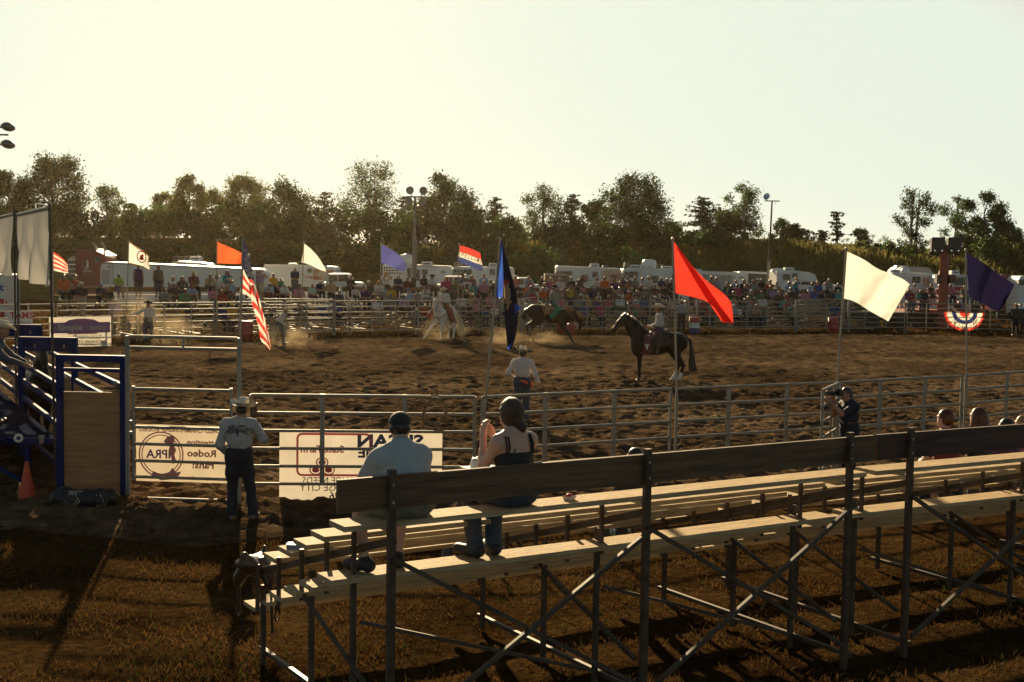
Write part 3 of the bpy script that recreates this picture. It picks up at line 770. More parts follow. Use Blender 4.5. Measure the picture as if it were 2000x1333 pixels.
# bronc rider inside the emblem and boot shape at its foot
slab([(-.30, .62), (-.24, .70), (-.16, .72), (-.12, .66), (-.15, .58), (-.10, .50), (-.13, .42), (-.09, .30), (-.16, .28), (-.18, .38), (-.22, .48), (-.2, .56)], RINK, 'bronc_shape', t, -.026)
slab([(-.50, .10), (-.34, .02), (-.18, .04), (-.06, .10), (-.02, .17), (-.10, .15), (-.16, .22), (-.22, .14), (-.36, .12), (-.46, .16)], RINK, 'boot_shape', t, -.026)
# insurance banner
a0, a1 = D(546, 848, 19.72), D(864, 852, 19.86)
bd = (a1 - a0).xy; w = bd.length
t = thing('insurance_banner', 'white insurance banner seen from behind, mirrored red and navy print', 'banner', (*((a0 + a1) / 2).xy, .0), math.atan2(bd.y, bd.x))
sheet(w, 1.10, .012, seed=5).build('vinyl_sheet', VINW, t)
def rrect(cx, cz, w2, h2, r, th):
    o1, o2 = [], []
    for q, (sx, sz) in enumerate(((1, 1), (-1, 1), (-1, -1), (1, -1))):
        for k in range(6):
            an = math.pi / 2 * (q + k / 5); o1.append((cx + sx * (w2 - r) + r * math.cos(an), cz + sz * (h2 - r) + r * math.sin(an)))
            o2.append((cx + sx * (w2 - r) + (r - th) * math.cos(an), cz + sz * (h2 - r) + (r - th) * math.sin(an)))
    return o1, o2
o1, o2 = rrect(-.42, .72, .58, .34, .09, .035); n = len(o1)
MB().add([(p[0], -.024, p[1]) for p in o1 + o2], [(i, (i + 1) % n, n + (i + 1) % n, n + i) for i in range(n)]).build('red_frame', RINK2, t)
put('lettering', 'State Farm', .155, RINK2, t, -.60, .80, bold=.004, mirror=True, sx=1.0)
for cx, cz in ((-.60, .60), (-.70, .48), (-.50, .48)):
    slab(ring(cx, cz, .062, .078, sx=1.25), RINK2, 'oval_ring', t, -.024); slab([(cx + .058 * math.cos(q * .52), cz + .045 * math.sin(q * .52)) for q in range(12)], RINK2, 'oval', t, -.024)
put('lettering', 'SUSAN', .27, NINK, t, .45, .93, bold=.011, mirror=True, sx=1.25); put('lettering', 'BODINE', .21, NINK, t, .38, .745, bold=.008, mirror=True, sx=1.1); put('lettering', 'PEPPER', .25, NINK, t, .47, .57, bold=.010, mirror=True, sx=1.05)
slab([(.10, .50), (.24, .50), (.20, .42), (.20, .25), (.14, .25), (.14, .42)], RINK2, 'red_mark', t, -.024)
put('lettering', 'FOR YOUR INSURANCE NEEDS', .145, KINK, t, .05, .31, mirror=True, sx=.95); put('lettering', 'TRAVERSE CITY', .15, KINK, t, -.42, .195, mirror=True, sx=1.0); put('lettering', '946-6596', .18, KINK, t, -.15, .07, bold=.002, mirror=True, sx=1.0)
# car dealer banner at the far left fence
a0, a1 = XY(96, 50.6, .6), XY(217, 52.0, .6)
bd = (a1 - a0).xy; w = bd.length
t = thing('dealer_banner', 'white car dealer banner with purple bar at far left fence', 'banner', (*((a0 + a1) / 2).xy, .02), math.atan2(bd.y, bd.x))
sheet(w, 1.19, .01, seed=8).build('vinyl_sheet', VINW, t)
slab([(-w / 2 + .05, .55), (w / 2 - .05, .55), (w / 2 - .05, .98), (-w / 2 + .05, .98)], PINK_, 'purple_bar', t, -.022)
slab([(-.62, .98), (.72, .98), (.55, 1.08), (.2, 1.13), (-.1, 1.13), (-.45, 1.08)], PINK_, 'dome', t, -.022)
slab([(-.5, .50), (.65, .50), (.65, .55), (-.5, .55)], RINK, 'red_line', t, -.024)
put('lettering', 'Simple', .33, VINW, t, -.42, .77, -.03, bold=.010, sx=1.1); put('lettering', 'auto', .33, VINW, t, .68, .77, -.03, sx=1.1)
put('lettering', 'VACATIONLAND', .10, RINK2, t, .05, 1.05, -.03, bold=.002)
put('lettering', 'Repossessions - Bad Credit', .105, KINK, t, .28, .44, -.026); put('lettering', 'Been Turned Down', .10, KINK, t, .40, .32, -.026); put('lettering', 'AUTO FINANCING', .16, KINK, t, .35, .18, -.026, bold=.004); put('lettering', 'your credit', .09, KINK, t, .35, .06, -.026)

# ------------------------------------------------------------------ people
def V3(*a): return np.array(a, float)
STAND = dict(pel=(0, 0, .97), neck=(0, .015, 1.46), head=(0, -.02, 1.635), shL=(.185, .01, 1.415), shR=(-.185, .01, 1.415), elL=(.235, .03, 1.13), elR=(-.235, .03, 1.13),
             wrL=(.235, -.05, .89), wrR=(-.235, -.05, .89), hipL=(.09, 0, .94), hipR=(-.09, 0, .94), knL=(.10, -.025, .50), knR=(-.10, -.025, .50),
             anL=(.105, .02, .085), anR=(-.105, .02, .085), toeL=(.13, -.17, .035), toeR=(-.13, -.17, .035), look=(0, -1, 0))
SIT = dict(pel=(0, .0, .11), neck=(0, .01, .585), head=(0, -.04, .755), shL=(.18, 0, .54), shR=(-.18, 0, .54), elL=(.235, -.08, .29), elR=(-.235, -.08, .29),
           wrL=(.10, -.30, .20), wrR=(-.08, -.31, .20), hipL=(.095, -.03, .10), hipR=(-.095, -.03, .10), knL=(.13, -.45, .07), knR=(-.13, -.45, .07),
           anL=(.12, -.43, -.40), anR=(-.12, -.43, -.40), toeL=(.14, -.61, -.455), toeR=(-.14, -.61, -.455), look=(0, -1, 0))
def pose(base, **kw): d = dict(base); d.update(kw); return d
def lerp(a, b, t): return a + (b - a) * t
def figure(J, fat=1.0, fem=False, fingers=True, sleeve='short', legs='long', shirt=True, boots=False):
    """SDFs for body, shirt, trousers and shoes from one set of joints"""
    J = {k: V3(*v) for k, v in J.items()}
    B, S, T, Z = SDF(), SDF(), SDF(), SDF()
    w = (.92 if fem else 1.0)
    pel, neck, head = J['pel'], J['neck'], J['head']
    lk = J['look'] / np.linalg.norm(J['look'])
    sp = (neck - pel); sl_ = np.linalg.norm(sp); sp = sp / sl_
    sx = J['shL'] - J['shR']; sx = sx / np.linalg.norm(sx)
    fw = np.cross(sx, sp); fw = fw / np.linalg.norm(fw); sx = np.cross(sp, fw)
    rot = np.stack([sx, -fw, sp], 1) if True else None
    tors = [(pel + sp * .0, (.165 * (1.04 if fem else 1) * fat, .118 * fat, .115)), (pel + sp * .14, (.145 * fat * w, .105 * fat, .13)), (pel + sp * (sl_ * .62), (.162 * w * (fat * .5 + .5), .112 * (fat * .5 + .5), .19)), (pel + sp * (sl_ * .86), (.135 * w, .082, .10))]
    if fat > 1.15: tors.append((pel + sp * .12 + fw * .05, (.15 * fat, .13 * fat, .15)))
    for c, r in tors: B.ell(c, r, rot, k=.08)
    if fem:
        for q in (-1, 1): B.ell(pel + sp * sl_ * .66 + fw * .085 + sx * .07 * q, (.065, .06, .065), rot, k=.04)
    B.chain([neck - sp * .04, neck + (head - neck) * .55], [.062 * w, .054 * w], k=.05)
    for q in 'LR': B.cone(neck + sp * .005, J['sh' + q] * .85 + neck * .15 + sp * .015, .050 * w, .05 * w, k=.06)
    # head with face, nose, ears
    up = head - neck; up = up / np.linalg.norm(up); up = V3(0, 0, 1) * .5 + up * .5; up -= lk * (up @ lk); up /= np.linalg.norm(up)
    rt = np.cross(lk, up); hr = np.stack([rt, -lk, up], 1)
    B.ell(head + up * .015, (.074, .094, .105), hr, k=.03).ell(head + lk * .03 - up * .06, (.056, .064, .062), hr, k=.05)
    B.cone(head + lk * .088 + up * .005, head + lk * .108 - up * .028, .010, .014, k=.015)
    for q in (-1, 1):
        B.ell(head + rt * .076 * q - lk * .005 - up * .01, (.012, .025, .034), hr, k=.012)
        B.ell(head + lk * .083 + rt * .032 * q + up * .028, (.022, .012, .009), hr, k=.012)
    B.ell(head + lk * .088 - up * .062, (.026, .012, .010), hr, k=.012)
    arms = {}
    for q in 'LR':
        sh, el, wr = J['sh' + q], J['el' + q], J['wr' + q]
        hd = J.get('hd' + q); hd = (wr - el) if hd is None else hd; hd = hd / np.linalg.norm(hd)
        a = .9 if fem else 1.0
        B.ell(sh - sp * .012, (.058 * a, .060 * a, .062 * a), None, k=.06)
        B.chain([sh, el, wr], [.056 * a * (fat * .4 + .6), .043 * a, .029 * a], k=.03)
        B.cone(lerp(el, wr, .1), lerp(el, wr, .45), .043 * a, .041 * a, k=.03)
        # hand
        inw = -sx if q == 'L' else sx
        sd_ = np.cross(hd, inw); n_ = np.linalg.norm(sd_); sd_ = fw if n_ < .1 else sd_ / n_
        if (sd_ @ fw) < 0: sd_ = -sd_
        pn = np.cross(sd_, hd)
        k1 = wr + hd * .085
        for t in (-.025, 0, .025): B.cone(wr + hd * .01 + sd_ * t * .6, k1 + sd_ * t, .019, .017, k=.02)
        if fingers:
            curl = pn * (1 if (pn @ inw) > 0 else -1)
            for f, (t, ln) in enumerate(((.033, .066), (.011, .078), (-.011, .073), (-.032, .056))):
                p0 = k1 + sd_ * t; p1 = p0 + hd * ln * .5 + curl * .008; p2 = p1 + hd * ln * .35 + curl * .026
                B.chain([p0, p1, p2], [.0100, .0090, .0075], k=.008)
            B.chain([wr + hd * .025 + sd_ * .025, wr + hd * .055 + sd_ * .055 + curl * .012, wr + hd * .085 + sd_ * .06 + curl * .022], [.013, .011, .009], k=.012)
        else:
            B.cone(k1, k1 + hd * .06, .022, .016, k=.02)
        arms[q] = (sh, el, wr)
    for q in 'LR':
        hp, kn, an, to = J['hip' + q], J['kn' + q], J['an' + q], J['toe' + q]
        g = (fat * .5 + .5) * (1.04 if fem else 1)
        B.chain([hp, lerp(hp, kn, .5), kn], [.098 * g, .082 * g, .058], k=.05)
        B.chain([kn, lerp(kn, an, .33), an], [.055, .056, .037], k=.03)
        ft = to - an; ft[2] = 0; ft = ft / (np.linalg.norm(ft) + 1e-9)
        heel = an - ft * .045; heel[2] = an[2] - .045
        B.chain([an, heel], [.036, .034], k=.02); B.chain([heel, to], [.036, .034], k=.03)
        tt = 1.0 if legs == 'long' else .8
        if legs == 'long':
            T.chain([hp, lerp(hp, kn, .5), kn], [.108 * g, .092 * g, .072], k=.06); T.chain([kn, lerp(kn, an, .5), an - V3(0, 0, .01)], [.074, .070, .076], k=.03)
        else:
            T.chain([hp, lerp(hp, kn, .5), lerp(hp, kn, .98)], [.112 * g, .105 * g, .092], k=.06)
        top = heel + V3(0, 0, .05)
        Z.chain([heel + V3(0, 0, .012), to + V3(0, 0, .006)], [.050, .043], k=.03); Z.chain([heel + V3(0, 0, .012), an + V3(0, 0, .01)], [.046, .046], k=.03)
        if boots: Z.chain([an, an + V3(0, 0, .12)], [.046, .045], k=.02)
    T.ell(pel + sp * .0, np.array(tors[0][1]) + (.020, .020, .012), rot, k=.06); T.ell(pel + sp * .075, np.array(tors[0][1]) * (.98, 1.0, .45) + (.012, .012, 0), rot, k=.05)
    for q_, (c, r) in enumerate(tors if shirt else []):
        if q_ == 0: continue
        S.ell(c + (sp * .035 if q_ == 1 else 0), np.array(r) + .014, rot, k=.08)
    if shirt:
        S.cone(neck - sp * .05, neck + sp * .02, .072, .066, k=.05)
        for q in 'LR': S.cone(neck, J['sh' + q] * .85 + neck * .15 + sp * .015, .058 * w, .060 * w, k=.06)
        for q in 'LR':
            sh, el, wr = arms[q]
            S.ell(sh - sp * .012, (.066, .070, .070), None, k=.07) if sleeve != 'none' else S.cone(sh * .75 + neck * .25, sh * .7 + pel * .3, .05, .06, k=.05)
            if sleeve == 'long': S.chain([sh, el, lerp(el, wr, .97)], [.064 * (fat * .4 + .6), .056, .044], k=.05)
            elif sleeve == 'short': S.chain([sh, lerp(sh, el, .78)], [.066 * (fat * .4 + .6), .062], k=.05)
    return dict(body=B, shirt=S, trousers=T, shoes=Z, head=head, hr=hr, up=up, lk=lk, rt=rt)
def hair_sdf(f, kind):
    h, up, lk, rt, hr = f['head'], f['up'], f['lk'], f['rt'], f['hr']
    if kind == 'under': return SDF().ell(h - lk * .035 - up * .005, (.080, .072, .078), hr, k=.03)
    H_ = SDF().ell(h + up * .032 - lk * .014, (.084, .100, .100), hr, k=.03)
    if kind == 'long':
        H_.chain([h - lk * .06 + up * .0, h - lk * .085 - up * .12, h - lk * .09 - up * .24], [.075, .07, .045], k=.05)
        for q in (-1, 1): H_.chain([h + rt * .062 * q + up * .01, h + rt * .078 * q - up * .10, h + rt * .085 * q - up * .20 + lk * .02], [.035, .04, .028], k=.03)
    elif kind == 'pony':
        H_.ell(h - lk * .03 - up * .015, (.094, .096, .116), hr, k=.04)
        H_.chain([h - lk * .085 - up * .045, h - lk * .11 - up * .10 + rt * .03, h - lk * .085 - up * .17 + rt * .065], [.035, .038, .02], k=.04)
    else:
        H_.ell(h - lk * .045 - up * .02, (.074, .060, .07), hr, k=.04)
    return H_
def cut_face(V, Q, f, pad=.0):
    """opens the hair in front of the face"""
    d = V - f['head']; a = d @ f['lk']; b = d @ f['up']
    bad = (a > f.get('cut', .035) + pad) & (b < .062)
    keep = ~bad[Q].all(1)
    return V, Q[keep]
def mesh_sdf(sd, name, m, h, **kw):
    V, Q = sd.mesh(h, **kw); return mesh_np(name, V, Q, m)
def cowboy_hat(name, m, band=None, w=1.0, curl=.055, tall=.125):
    n = 40; rows = []
    prof = [(0, tall - .022), (.35, tall - .020), (.62, tall - .004), (.80, tall - .006), (.92, tall - .035), (.97, .03), (1.0, 0.0), (1.3, -.004), (1.65, 0.004), (1.98, .008), (2.06, .012)]
    a, b = .082 * w, .102 * w
    def pt(r, z, t):
        c, s_ = math.cos(t), math.sin(t)
        zz = z
        if r > 1.0: zz += curl * ((r - 1) ** 1.5) * (abs(c) ** 2.2) * 1.0 - .028 * ((r - 1) ** 1.5) * max(0, -s_) ** 3 - .015 * (r - 1) * max(0, s_) ** 3
        if r < .9: zz -= .020 * (1 - r) * abs(s_ if r > .2 else 0) * 0 + .018 * max(0, 1 - abs(r * c) * 3.2)
        rr = r if r <= 1 else 1 + (r - 1) * (.92 + .12 * abs(s_))
        xs_ = 1 - .18 * max(0, -s_) if r < 1 and z > .06 else 1
        return (a * rr * c * xs_, b * rr * s_, zz)
    ts = [2 * math.pi * i / n for i in range(n)]
    vs = [pt(r, z, t) for r, z in prof for t in ts]
    m_ = len(prof); fs = [(i * n + t, (i + 1) * n + t, (i + 1) * n + (t + 1) % n, i * n + (t + 1) % n) for i in range(m_ - 1) for t in range(n)]
    b0 = len(vs)
    und = [(2.06, .012), (1.65, .0), (1.3, -.009), (.99, -.006)]
    vs += [(lambda p: (p[0], p[1], p[2] - .004))(pt(r, z, t)) for r, z in und for t in ts]
    fs += [(b0 + i * n + t, b0 + (i + 1) * n + t, b0 + (i + 1) * n + (t + 1) % n, b0 + i * n + (t + 1) % n) for i in range(len(und) - 1) for t in range(n)]
    fs += [((m_ - 1) * n + t, b0 + t, b0 + (t + 1) % n, (m_ - 1) * n + (t + 1) % n) for t in range(n)]
    mb = MB(); mb.add(vs, fs, True)
    if band:
        mb.mi = 1
        mb.add([(a * 1.035 * math.cos(t), b * 1.035 * math.sin(t), z) for z in (.004, .026) for t in ts], [(t, (t + 1) % n, n + (t + 1) % n, n + t) for t in range(n)], True)
    return mb.mesh(name, [m, band] if band else m)
def cap_mesh(name, m):
    n = 24; mb = MB(); rows = []
    for q in range(7):
        an = math.pi / 2 * q / 6; rows.append([(.090 * math.cos(an) * math.cos(t), .110 * math.cos(an) * math.sin(t) + .004, -.035 + .098 * math.sin(an)) for t in [2 * math.pi * i / n for i in range(n + 1)]])
    mb.grid(rows)
    vis = [[(.078 * c, -.085 - d * .10 * math.sqrt(max(0, 1 - c * c * .75)) , -.022 - .022 * d + .012 * (1 - c * c) - zt) for c in (-1, -.7, -.35, 0, .35, .7, 1)] for d, zt in ((0, 0), (.5, 0), (1, 0), (1, .005), (0, .006))]
    mb.grid(vis); return mb.mesh(name, m)
SKIN = mat('skin', (.42, .22, .14), .55, .1, 9); SKIN2 = mat('tanned_skin', (.33, .16, .09), .55, .1, 9); SKIN3 = mat('pale_skin', (.52, .30, .21), .55, .08, 9)
HAIRD = mat('dark_hair', (.022, .012, .007), .42, .4, 30, stretch=(8, 8, 1)); HAIRB = mat('blond_hair', (.46, .29, .12), .45, .35, 30, stretch=(8, 8, 1), trans=.35); HAIRR = mat('auburn_hair', (.09, .028, .010), .4, .4, 30, stretch=(8, 8, 1), trans=.15); HAIRG = mat('grey_hair', (.45, .42, .38), .5, .25, 30, trans=.1)
STRAWH = mat('straw_hat', (.58, .48, .30), .7, .15, 30, bump=.2, trans=.12); FELTH = mat('pale_felt_hat', (.60, .52, .40), .8, .1, 12); BLACKH = mat('black_hat', (.012, .011, .011), .75, .2, 10); BANDM = mat('hat_band', (.10, .06, .035), .6, .2, 10)
DENIM = mat('blue_denim', (.045, .058, .082), .85, .3, 14, bump=.2); DENIMD = mat('dark_denim', (.014, .015, .024), .85, .3, 14, bump=.2); SHOE = mat('dark_shoe', (.025, .02, .018), .6, .3, 8); BOOT = mat('brown_boot', (.11, .055, .025), .45, .3, 8); SNEAK = mat('black_sneaker', (.02, .02, .022), .6, .2, 8); SOLE = mat('white_sole', (.6, .58, .54), .6, .1, 8)
WSHIRT = mat('white_cotton', (.82, .79, .74), .8, .06, 5, bump=.15, trans=.5)
def head_mat(f):
    """placement of hats on the head"""
    m = Matrix([list(f['rt']), list(-f['lk']), list(f['up'])]).transposed()
    p = Vector(f['head'] + f['up'] * .058)
    return Matrix.Translation(p) @ m.to_4x4()
def person(fg, label, loc, rz, shirt, trousers, shoes, skin=SKIN, hat=None, hatm=None, hair=None, hairm=HAIRD, h=.012, group=None, name='person', noise=.007, hatmesh=None):
    V, Q = fg['body'].mesh(h)
    o = link(name, mesh_np('person_body', V, Q, skin), None, loc); o.rotation_euler = (0, 0, rz)
    tag(o, label, 'person', group)
    if shirt: sdf_obj(fg['shirt'], 'shirt', shirt, o, h, noise=noise, nf=17)
    if trousers: sdf_obj(fg['trousers'], 'trousers', trousers, o, h, noise=noise * .8, nf=13)
    if shoes: sdf_obj(fg['shoes'], 'shoes', shoes, o, h)
    if hair:
        V, Q = cut_face(*hair_sdf(fg, hair).mesh(h, noise=.004, nf=40), fg); link('hair', mesh_np('hair', V, Q, hairm), o)
    if hatmesh is not None:
        c = link('hat', hatmesh, o); c.matrix_local = head_mat(fg)
    return o
HAT_FELT = cowboy_hat('cowboy_hat', FELTH, BANDM); HAT_STRAW = cowboy_hat('straw_cowboy_hat', STRAWH, BANDM); HAT_BLACK = cowboy_hat('black_cowboy_hat', BLACKH)
CAPD = cap_mesh('dark_cap', mat('dark_cap', (.02, .018, .017), .8, .2, 8))

# 1 cowboy at the gate, seen from behind
STRIPE = mat('striped_shirt', (.40, .38, .37), .8, .06, 5, bump=.12, trans=.12)
N_ = STRIPE.node_tree.nodes; L_ = STRIPE.node_tree.links
wv = N_.new('ShaderNodeTexWave'); wv.inputs['Scale'].default_value = 11.5; wv.inputs['Distortion'].default_value = .8; wv.bands_direction = 'X'
tc_ = N_.new('ShaderNodeTexCoord'); L_.new(tc_.outputs['Object'], wv.inputs['Vector'])
cr_ = N_.new('ShaderNodeValToRGB'); cr_.color_ramp.elements[0].color = (.16, .13, .13, 1); cr_.color_ramp.elements[1].color = (.50, .48, .46, 1); cr_.color_ramp.elements[1].position = .4
L_.new(wv.outputs[0], cr_.inputs[0]); L_.new(cr_.outputs[0], N_['Principled BSDF'].inputs['Base Color'])
P = G(467, 1017)
Jc = pose(STAND, pel=(0, 0, .95), neck=(0, .01, 1.43), head=(-.04, -.03, 1.60), shL=(.195, .01, 1.385), shR=(-.195, .01, 1.40), elL=(.27, .05, 1.10), wrL=(.19, -.12, .93), elR=(-.33, -.06, 1.17), wrR=(-.22, -.27, 1.33),
          hdL=(-.3, -.8, -.4), hdR=(.6, -.3, .5), hipL=(.09, 0, .92), hipR=(-.09, 0, .92), knL=(.10, -.01, .50), knR=(-.15, -.03, .50), anL=(.09, .05, .085), anR=(-.20, -.02, .085), toeL=(.16, -.13, .035), toeR=(-.22, -.22, .035), look=(-.35, -1, -.12))
f = figure(Jc, 1.02, sleeve='long', boots=True)
cw = person(f, 'person in pale cowboy hat, striped shirt and dark jeans standing at the gate', P, R(180), STRIPE, DENIMD, BOOT, SKIN2, hair='under', h=.0128, hatmesh=HAT_FELT)
BELT = mat('belt_leather', (.03, .018, .012), .5, .3, 10)
sdf_obj(SDF().ell((0, 0, 1.02), (.172, .128, .026), k=.01), 'belt', BELT, cw, .0128)
# dark embroidery across the yoke
mb = MB(); r_ = random.Random(4)
for q in range(16):
    sgn = 1 if q % 2 else -1; x0 = sgn * r_.uniform(.01, .05); z0 = 1.36 - r_.uniform(0, .05)
    mb.path([(x0 + sgn * t * .12, .138 - .06 * t * t, z0 + .045 * math.sin(t * 2.6 + q * .3) - .02 * t) for t in (0, .25, .5, .75, 1)], .0045, 5)
for q in range(4): mb.path([(.012 * math.sin(q * 2), .138, 1.36), (.02 * math.cos(q), .142, 1.31), (0, .142, 1.255 - .01 * q)], .006, 5)
mb.build('embroidery', mat('dark_thread', (.07, .055, .05), .8, .2, 20), cw)

# 2 man in white shirt out in the arena, back to us
P = G(1019, 826)
Jm = pose(STAND, shL=(.195, .01, 1.40), shR=(-.195, .01, 1.40), elL=(.33, .05, 1.16), wrL=(.20, -.16, 1.02), hdL=(-.5, -.8, -.1), elR=(-.30, .02, 1.14), wrR=(-.37, -.03, .93), head=(0, -.03, 1.62), look=(0, -1, -.1))
f = figure(Jm, 1.06, sleeve='long', boots=True)
wm = person(f, 'person in white shirt, pale cowboy hat and jeans walking across the dirt, seen from behind', P, R(176), WSHIRT, DENIM, BOOT, SKIN, hair='under', h=.0125, hatmesh=cowboy_hat('wide_cowboy_hat', FELTH, BANDM, 1.06, .085))
OG = mat('orange_glove', (.75, .09, .03), .6, .15, 8)
for nm, a, b2 in (('glove', (.02, .135, 1.0), (-.10, .14, .955)), ('glove', (-.185, .06, .985), (-.215, .055, .88))): sdf_obj(SDF().cone(a, b2, .022, .028).cone(b2, np.array(b2) + (-.02, .0, -.04), .014, .01), nm, OG, wm, .009)
MB().path([(.13, .11, 1.08), (.08, .135, 1.03), (.02, .135, 1.0)], .008, 5).build('strap', BELT, wm)
MB().lathe([(0, -.002), (.032, 0), (0, .002)], (.03, .118, 1.40), 14, 1, .5, rot=Euler((R(90), 0, 0)).to_matrix()).build('logo_patch', NINK, wm)

# 3 and 4 the couple on the top row
def s_for(px, row, fn):
    lo, hi = -.5, 8.0
    for _ in range(30):
        mid = (lo + hi) / 2
        if proj(fn(mid, row, .3))[0] > px: hi = mid
        else: lo = mid
    return mid
PLAID = mat('blue_grey_shirt', (.42, .44, .44), .85, .12, 7, bump=.2, trans=.2); SHORTS = mat('plaid_shorts', (.20, .19, .15), .85, .35, 18)
s0 = s_for(792, 0, seat1)
Js = pose(SIT, pel=(0, .02, .11), neck=(-.0, -.10, .51), head=(-.045, -.19, .665), shL=(.19, -.09, .43), shR=(-.19, -.10, .44), elL=(.30, -.20, .20), wrL=(.13, -.42, .14), elR=(-.24, -.32, .24), wrR=(-.13, -.37, .52), hdR=(.15, .1, 1), hdL=(-.5, -.7, 0),
          hipL=(.11, -.02, .11), hipR=(-.11, -.02, .11), knL=(.20, -.43, .07), knR=(-.20, -.45, .07), anL=(.17, -.36, -.40), anR=(-.13, -.38, -.40), toeL=(.24, -.52, -.455), toeR=(-.20, -.55, -.455), look=(-.55, -1, -.15))
f = figure(Js, 1.27, sleeve='short', legs='short')
sm = person(f, 'person in dark cap, blue-grey shirt and shorts seated on the near bleacher, back to us', seat1(s0, 0), BANG + R(180), PLAID, SHORTS, SNEAK, SKIN3, hair='under', h=.0128, hatmesh=CAPD, noise=.009)
CAMM = mat('black_plastic', (.012, .012, .013), .4, .2, 10)
f3 = f
ph = Vector(f['head'] + f['lk'] * .15); M4 = sm.matrix_basis if False else Matrix.Translation(sm.location) @ Euler((0, 0, BANG + R(180))).to_matrix().to_4x4()
hp = M4 @ Vector((-.115, -.36, .66))
o = MB().rbox((0, 0, 0), (.075, .012, .14), .012, axis='y').build('phone', CAMM, None, hp); o.rotation_euler = (R(15), 0, BANG + R(30)); tag(o, "dark phone held up to the seated man's face", 'phone')
BTANK = mat('black_tank_top', (.010, .0095, .009), .75, .2, 9, bump=.15)
s1 = s_for(1006, 0, seat1)
Jw = pose(SIT, pel=(0, .02, .11), neck=(-.0, -.03, .57), head=(-.01, -.09, .735), shL=(.165, -.02, .515), shR=(-.165, -.02, .515), elL=(.225, -.12, .31), wrL=(.13, -.27, .53), hdL=(-.15, -.1, 1), elR=(-.215, -.14, .31), wrR=(-.02, -.33, .50), hdR=(.3, -.2, 1), look=(.02, -1, -.02),
          knL=(.13, -.46, .08), knR=(-.10, -.46, .08), anL=(.11, -.40, -.40), anR=(-.08, -.40, -.40))
f = figure(Jw, 1.0, True, sleeve='none', shirt=False); f['cut'] = .075
wo = person(f, 'person with dark tied-back hair and black strappy tank top seated on the near bleacher', seat1(s1, 0), BANG + R(184), None, DENIM, SNEAK, SKIN3, hair='pony', hairm=mat('brown_hair', (.075, .036, .016), .5, .45, 26, stretch=(10, 10, 1), trans=.2, bump=.5, bscale=60), h=.0128)
S = SDF()
Jn = {k: V3(*v) for k, v in Jw.items()}
for z, rx, ry in ((.10, .178, .132), (.20, .150, .118), (.30, .158, .122), (.365, .160, .118), (.405, .156, .116)): S.ell((0, .02 - .05 * z / .57, z), (rx, ry, .09), k=.06)
for q in (-1, 1): S.ell((.07 * q, -.09, .40), (.07, .07, .075), k=.04)
sdf_obj(S, 'tank_top', BTANK, wo, .0128)
mb = MB()
for x in (.135, .108): mb.path([(x, .062, .43), (x * .98, .075, .49), (x * .95, .045, .562), (x * .9, -.05, .58), (x * .8, -.12, .50)], .0075, 6)
for x in (-.118, -.108): mb.path([(x * 1.05, .068, .42), (x, .078, .50), (x * .97, .045, .563), (x * .9, -.05, .58), (x * .8, -.12, .50)], .013, 6)
mb.build('strap', BTANK, wo)
MB().lathe([(0, 0), (.014, .001), (.016, 0)], (.062, .087, .455), 12, 1, 1.2, rot=Euler((R(-90), 0, 0)).to_matrix()).build('tattoo', mat('tattoo_ink', (.06, .05, .055), .6, .2, 40), wo)
# red and white drink carton on the top row
p = seat1(s_for(1113, 0, seat1), 0, .0)
t = thing('snack_tray', 'small red and white paper snack tray on the top seat plank', 'paper tray', p, R(40)); t.scale = (.65, .65, .65)
MB().add([(-.06, -.04, 0), (.06, -.04, 0), (.06, .04, 0), (-.06, .04, 0), (-.08, -.055, .05), (.08, -.055, .05), (.08, .055, .05), (-.08, .055, .05)], [(0, 3, 2, 1), (0, 1, 5, 4), (1, 2, 6, 5), (2, 3, 7, 6), (3, 0, 4, 7)]).build('tray', SOLE, t)
sdf_obj(SDF().ell((0, 0, .05), (.055, .035, .03)), 'food', RP, t, .012)

# 5 photographer by the short gate
P = XY(1656, 22.3, 0)
Jp = pose(STAND, pel=(0, 0, .93), neck=(0, -.03, 1.38), head=(0, -.09, 1.53), shL=(.19, -.02, 1.33), shR=(-.19, -.02, 1.33), elL=(.16, -.26, 1.20), wrL=(.05, -.44, 1.40), hdL=(0, -.7, .4), elR=(-.20, -.20, 1.16), wrR=(-.09, -.28, 1.44), hdR=(.3, -.5, .6), hipL=(.09, 0, .9), hipR=(-.09, 0, .9), look=(0, -1, .02))
f = figure(Jp, 1.15, sleeve='short')
pg = person(f, 'person in dark navy shirt photographing over the short pipe gate', P, R(-72), mat('navy_shirt', (.012, .013, .028), .8, .2, 7), DENIMD, SHOE, SKIN2, hair='short', h=.014)
M4 = Matrix.Translation(P) @ Euler((0, 0, R(-72))).to_matrix().to_4x4()
t = thing('camera', 'black camera with long lens at the photographer\'s eye', 'camera', M4 @ Vector((0, -.20, 1.555)), R(-72))
MB().rbox((0, -.03, 0), (.14, .07, .10), .02, axis='y').box((0, -.02, .062), (.06, .06, .04)).build('camera_body', CAMM, t)
MB().lathe([(0, 0), (.036, 0), (.038, .10), (.043, .14), (.043, .22), (.035, .22), (0, .2)], (0, -.06, -.005), 16, rot=Euler((R(90), 0, 0)).to_matrix()).build('lens', CAMM, t)

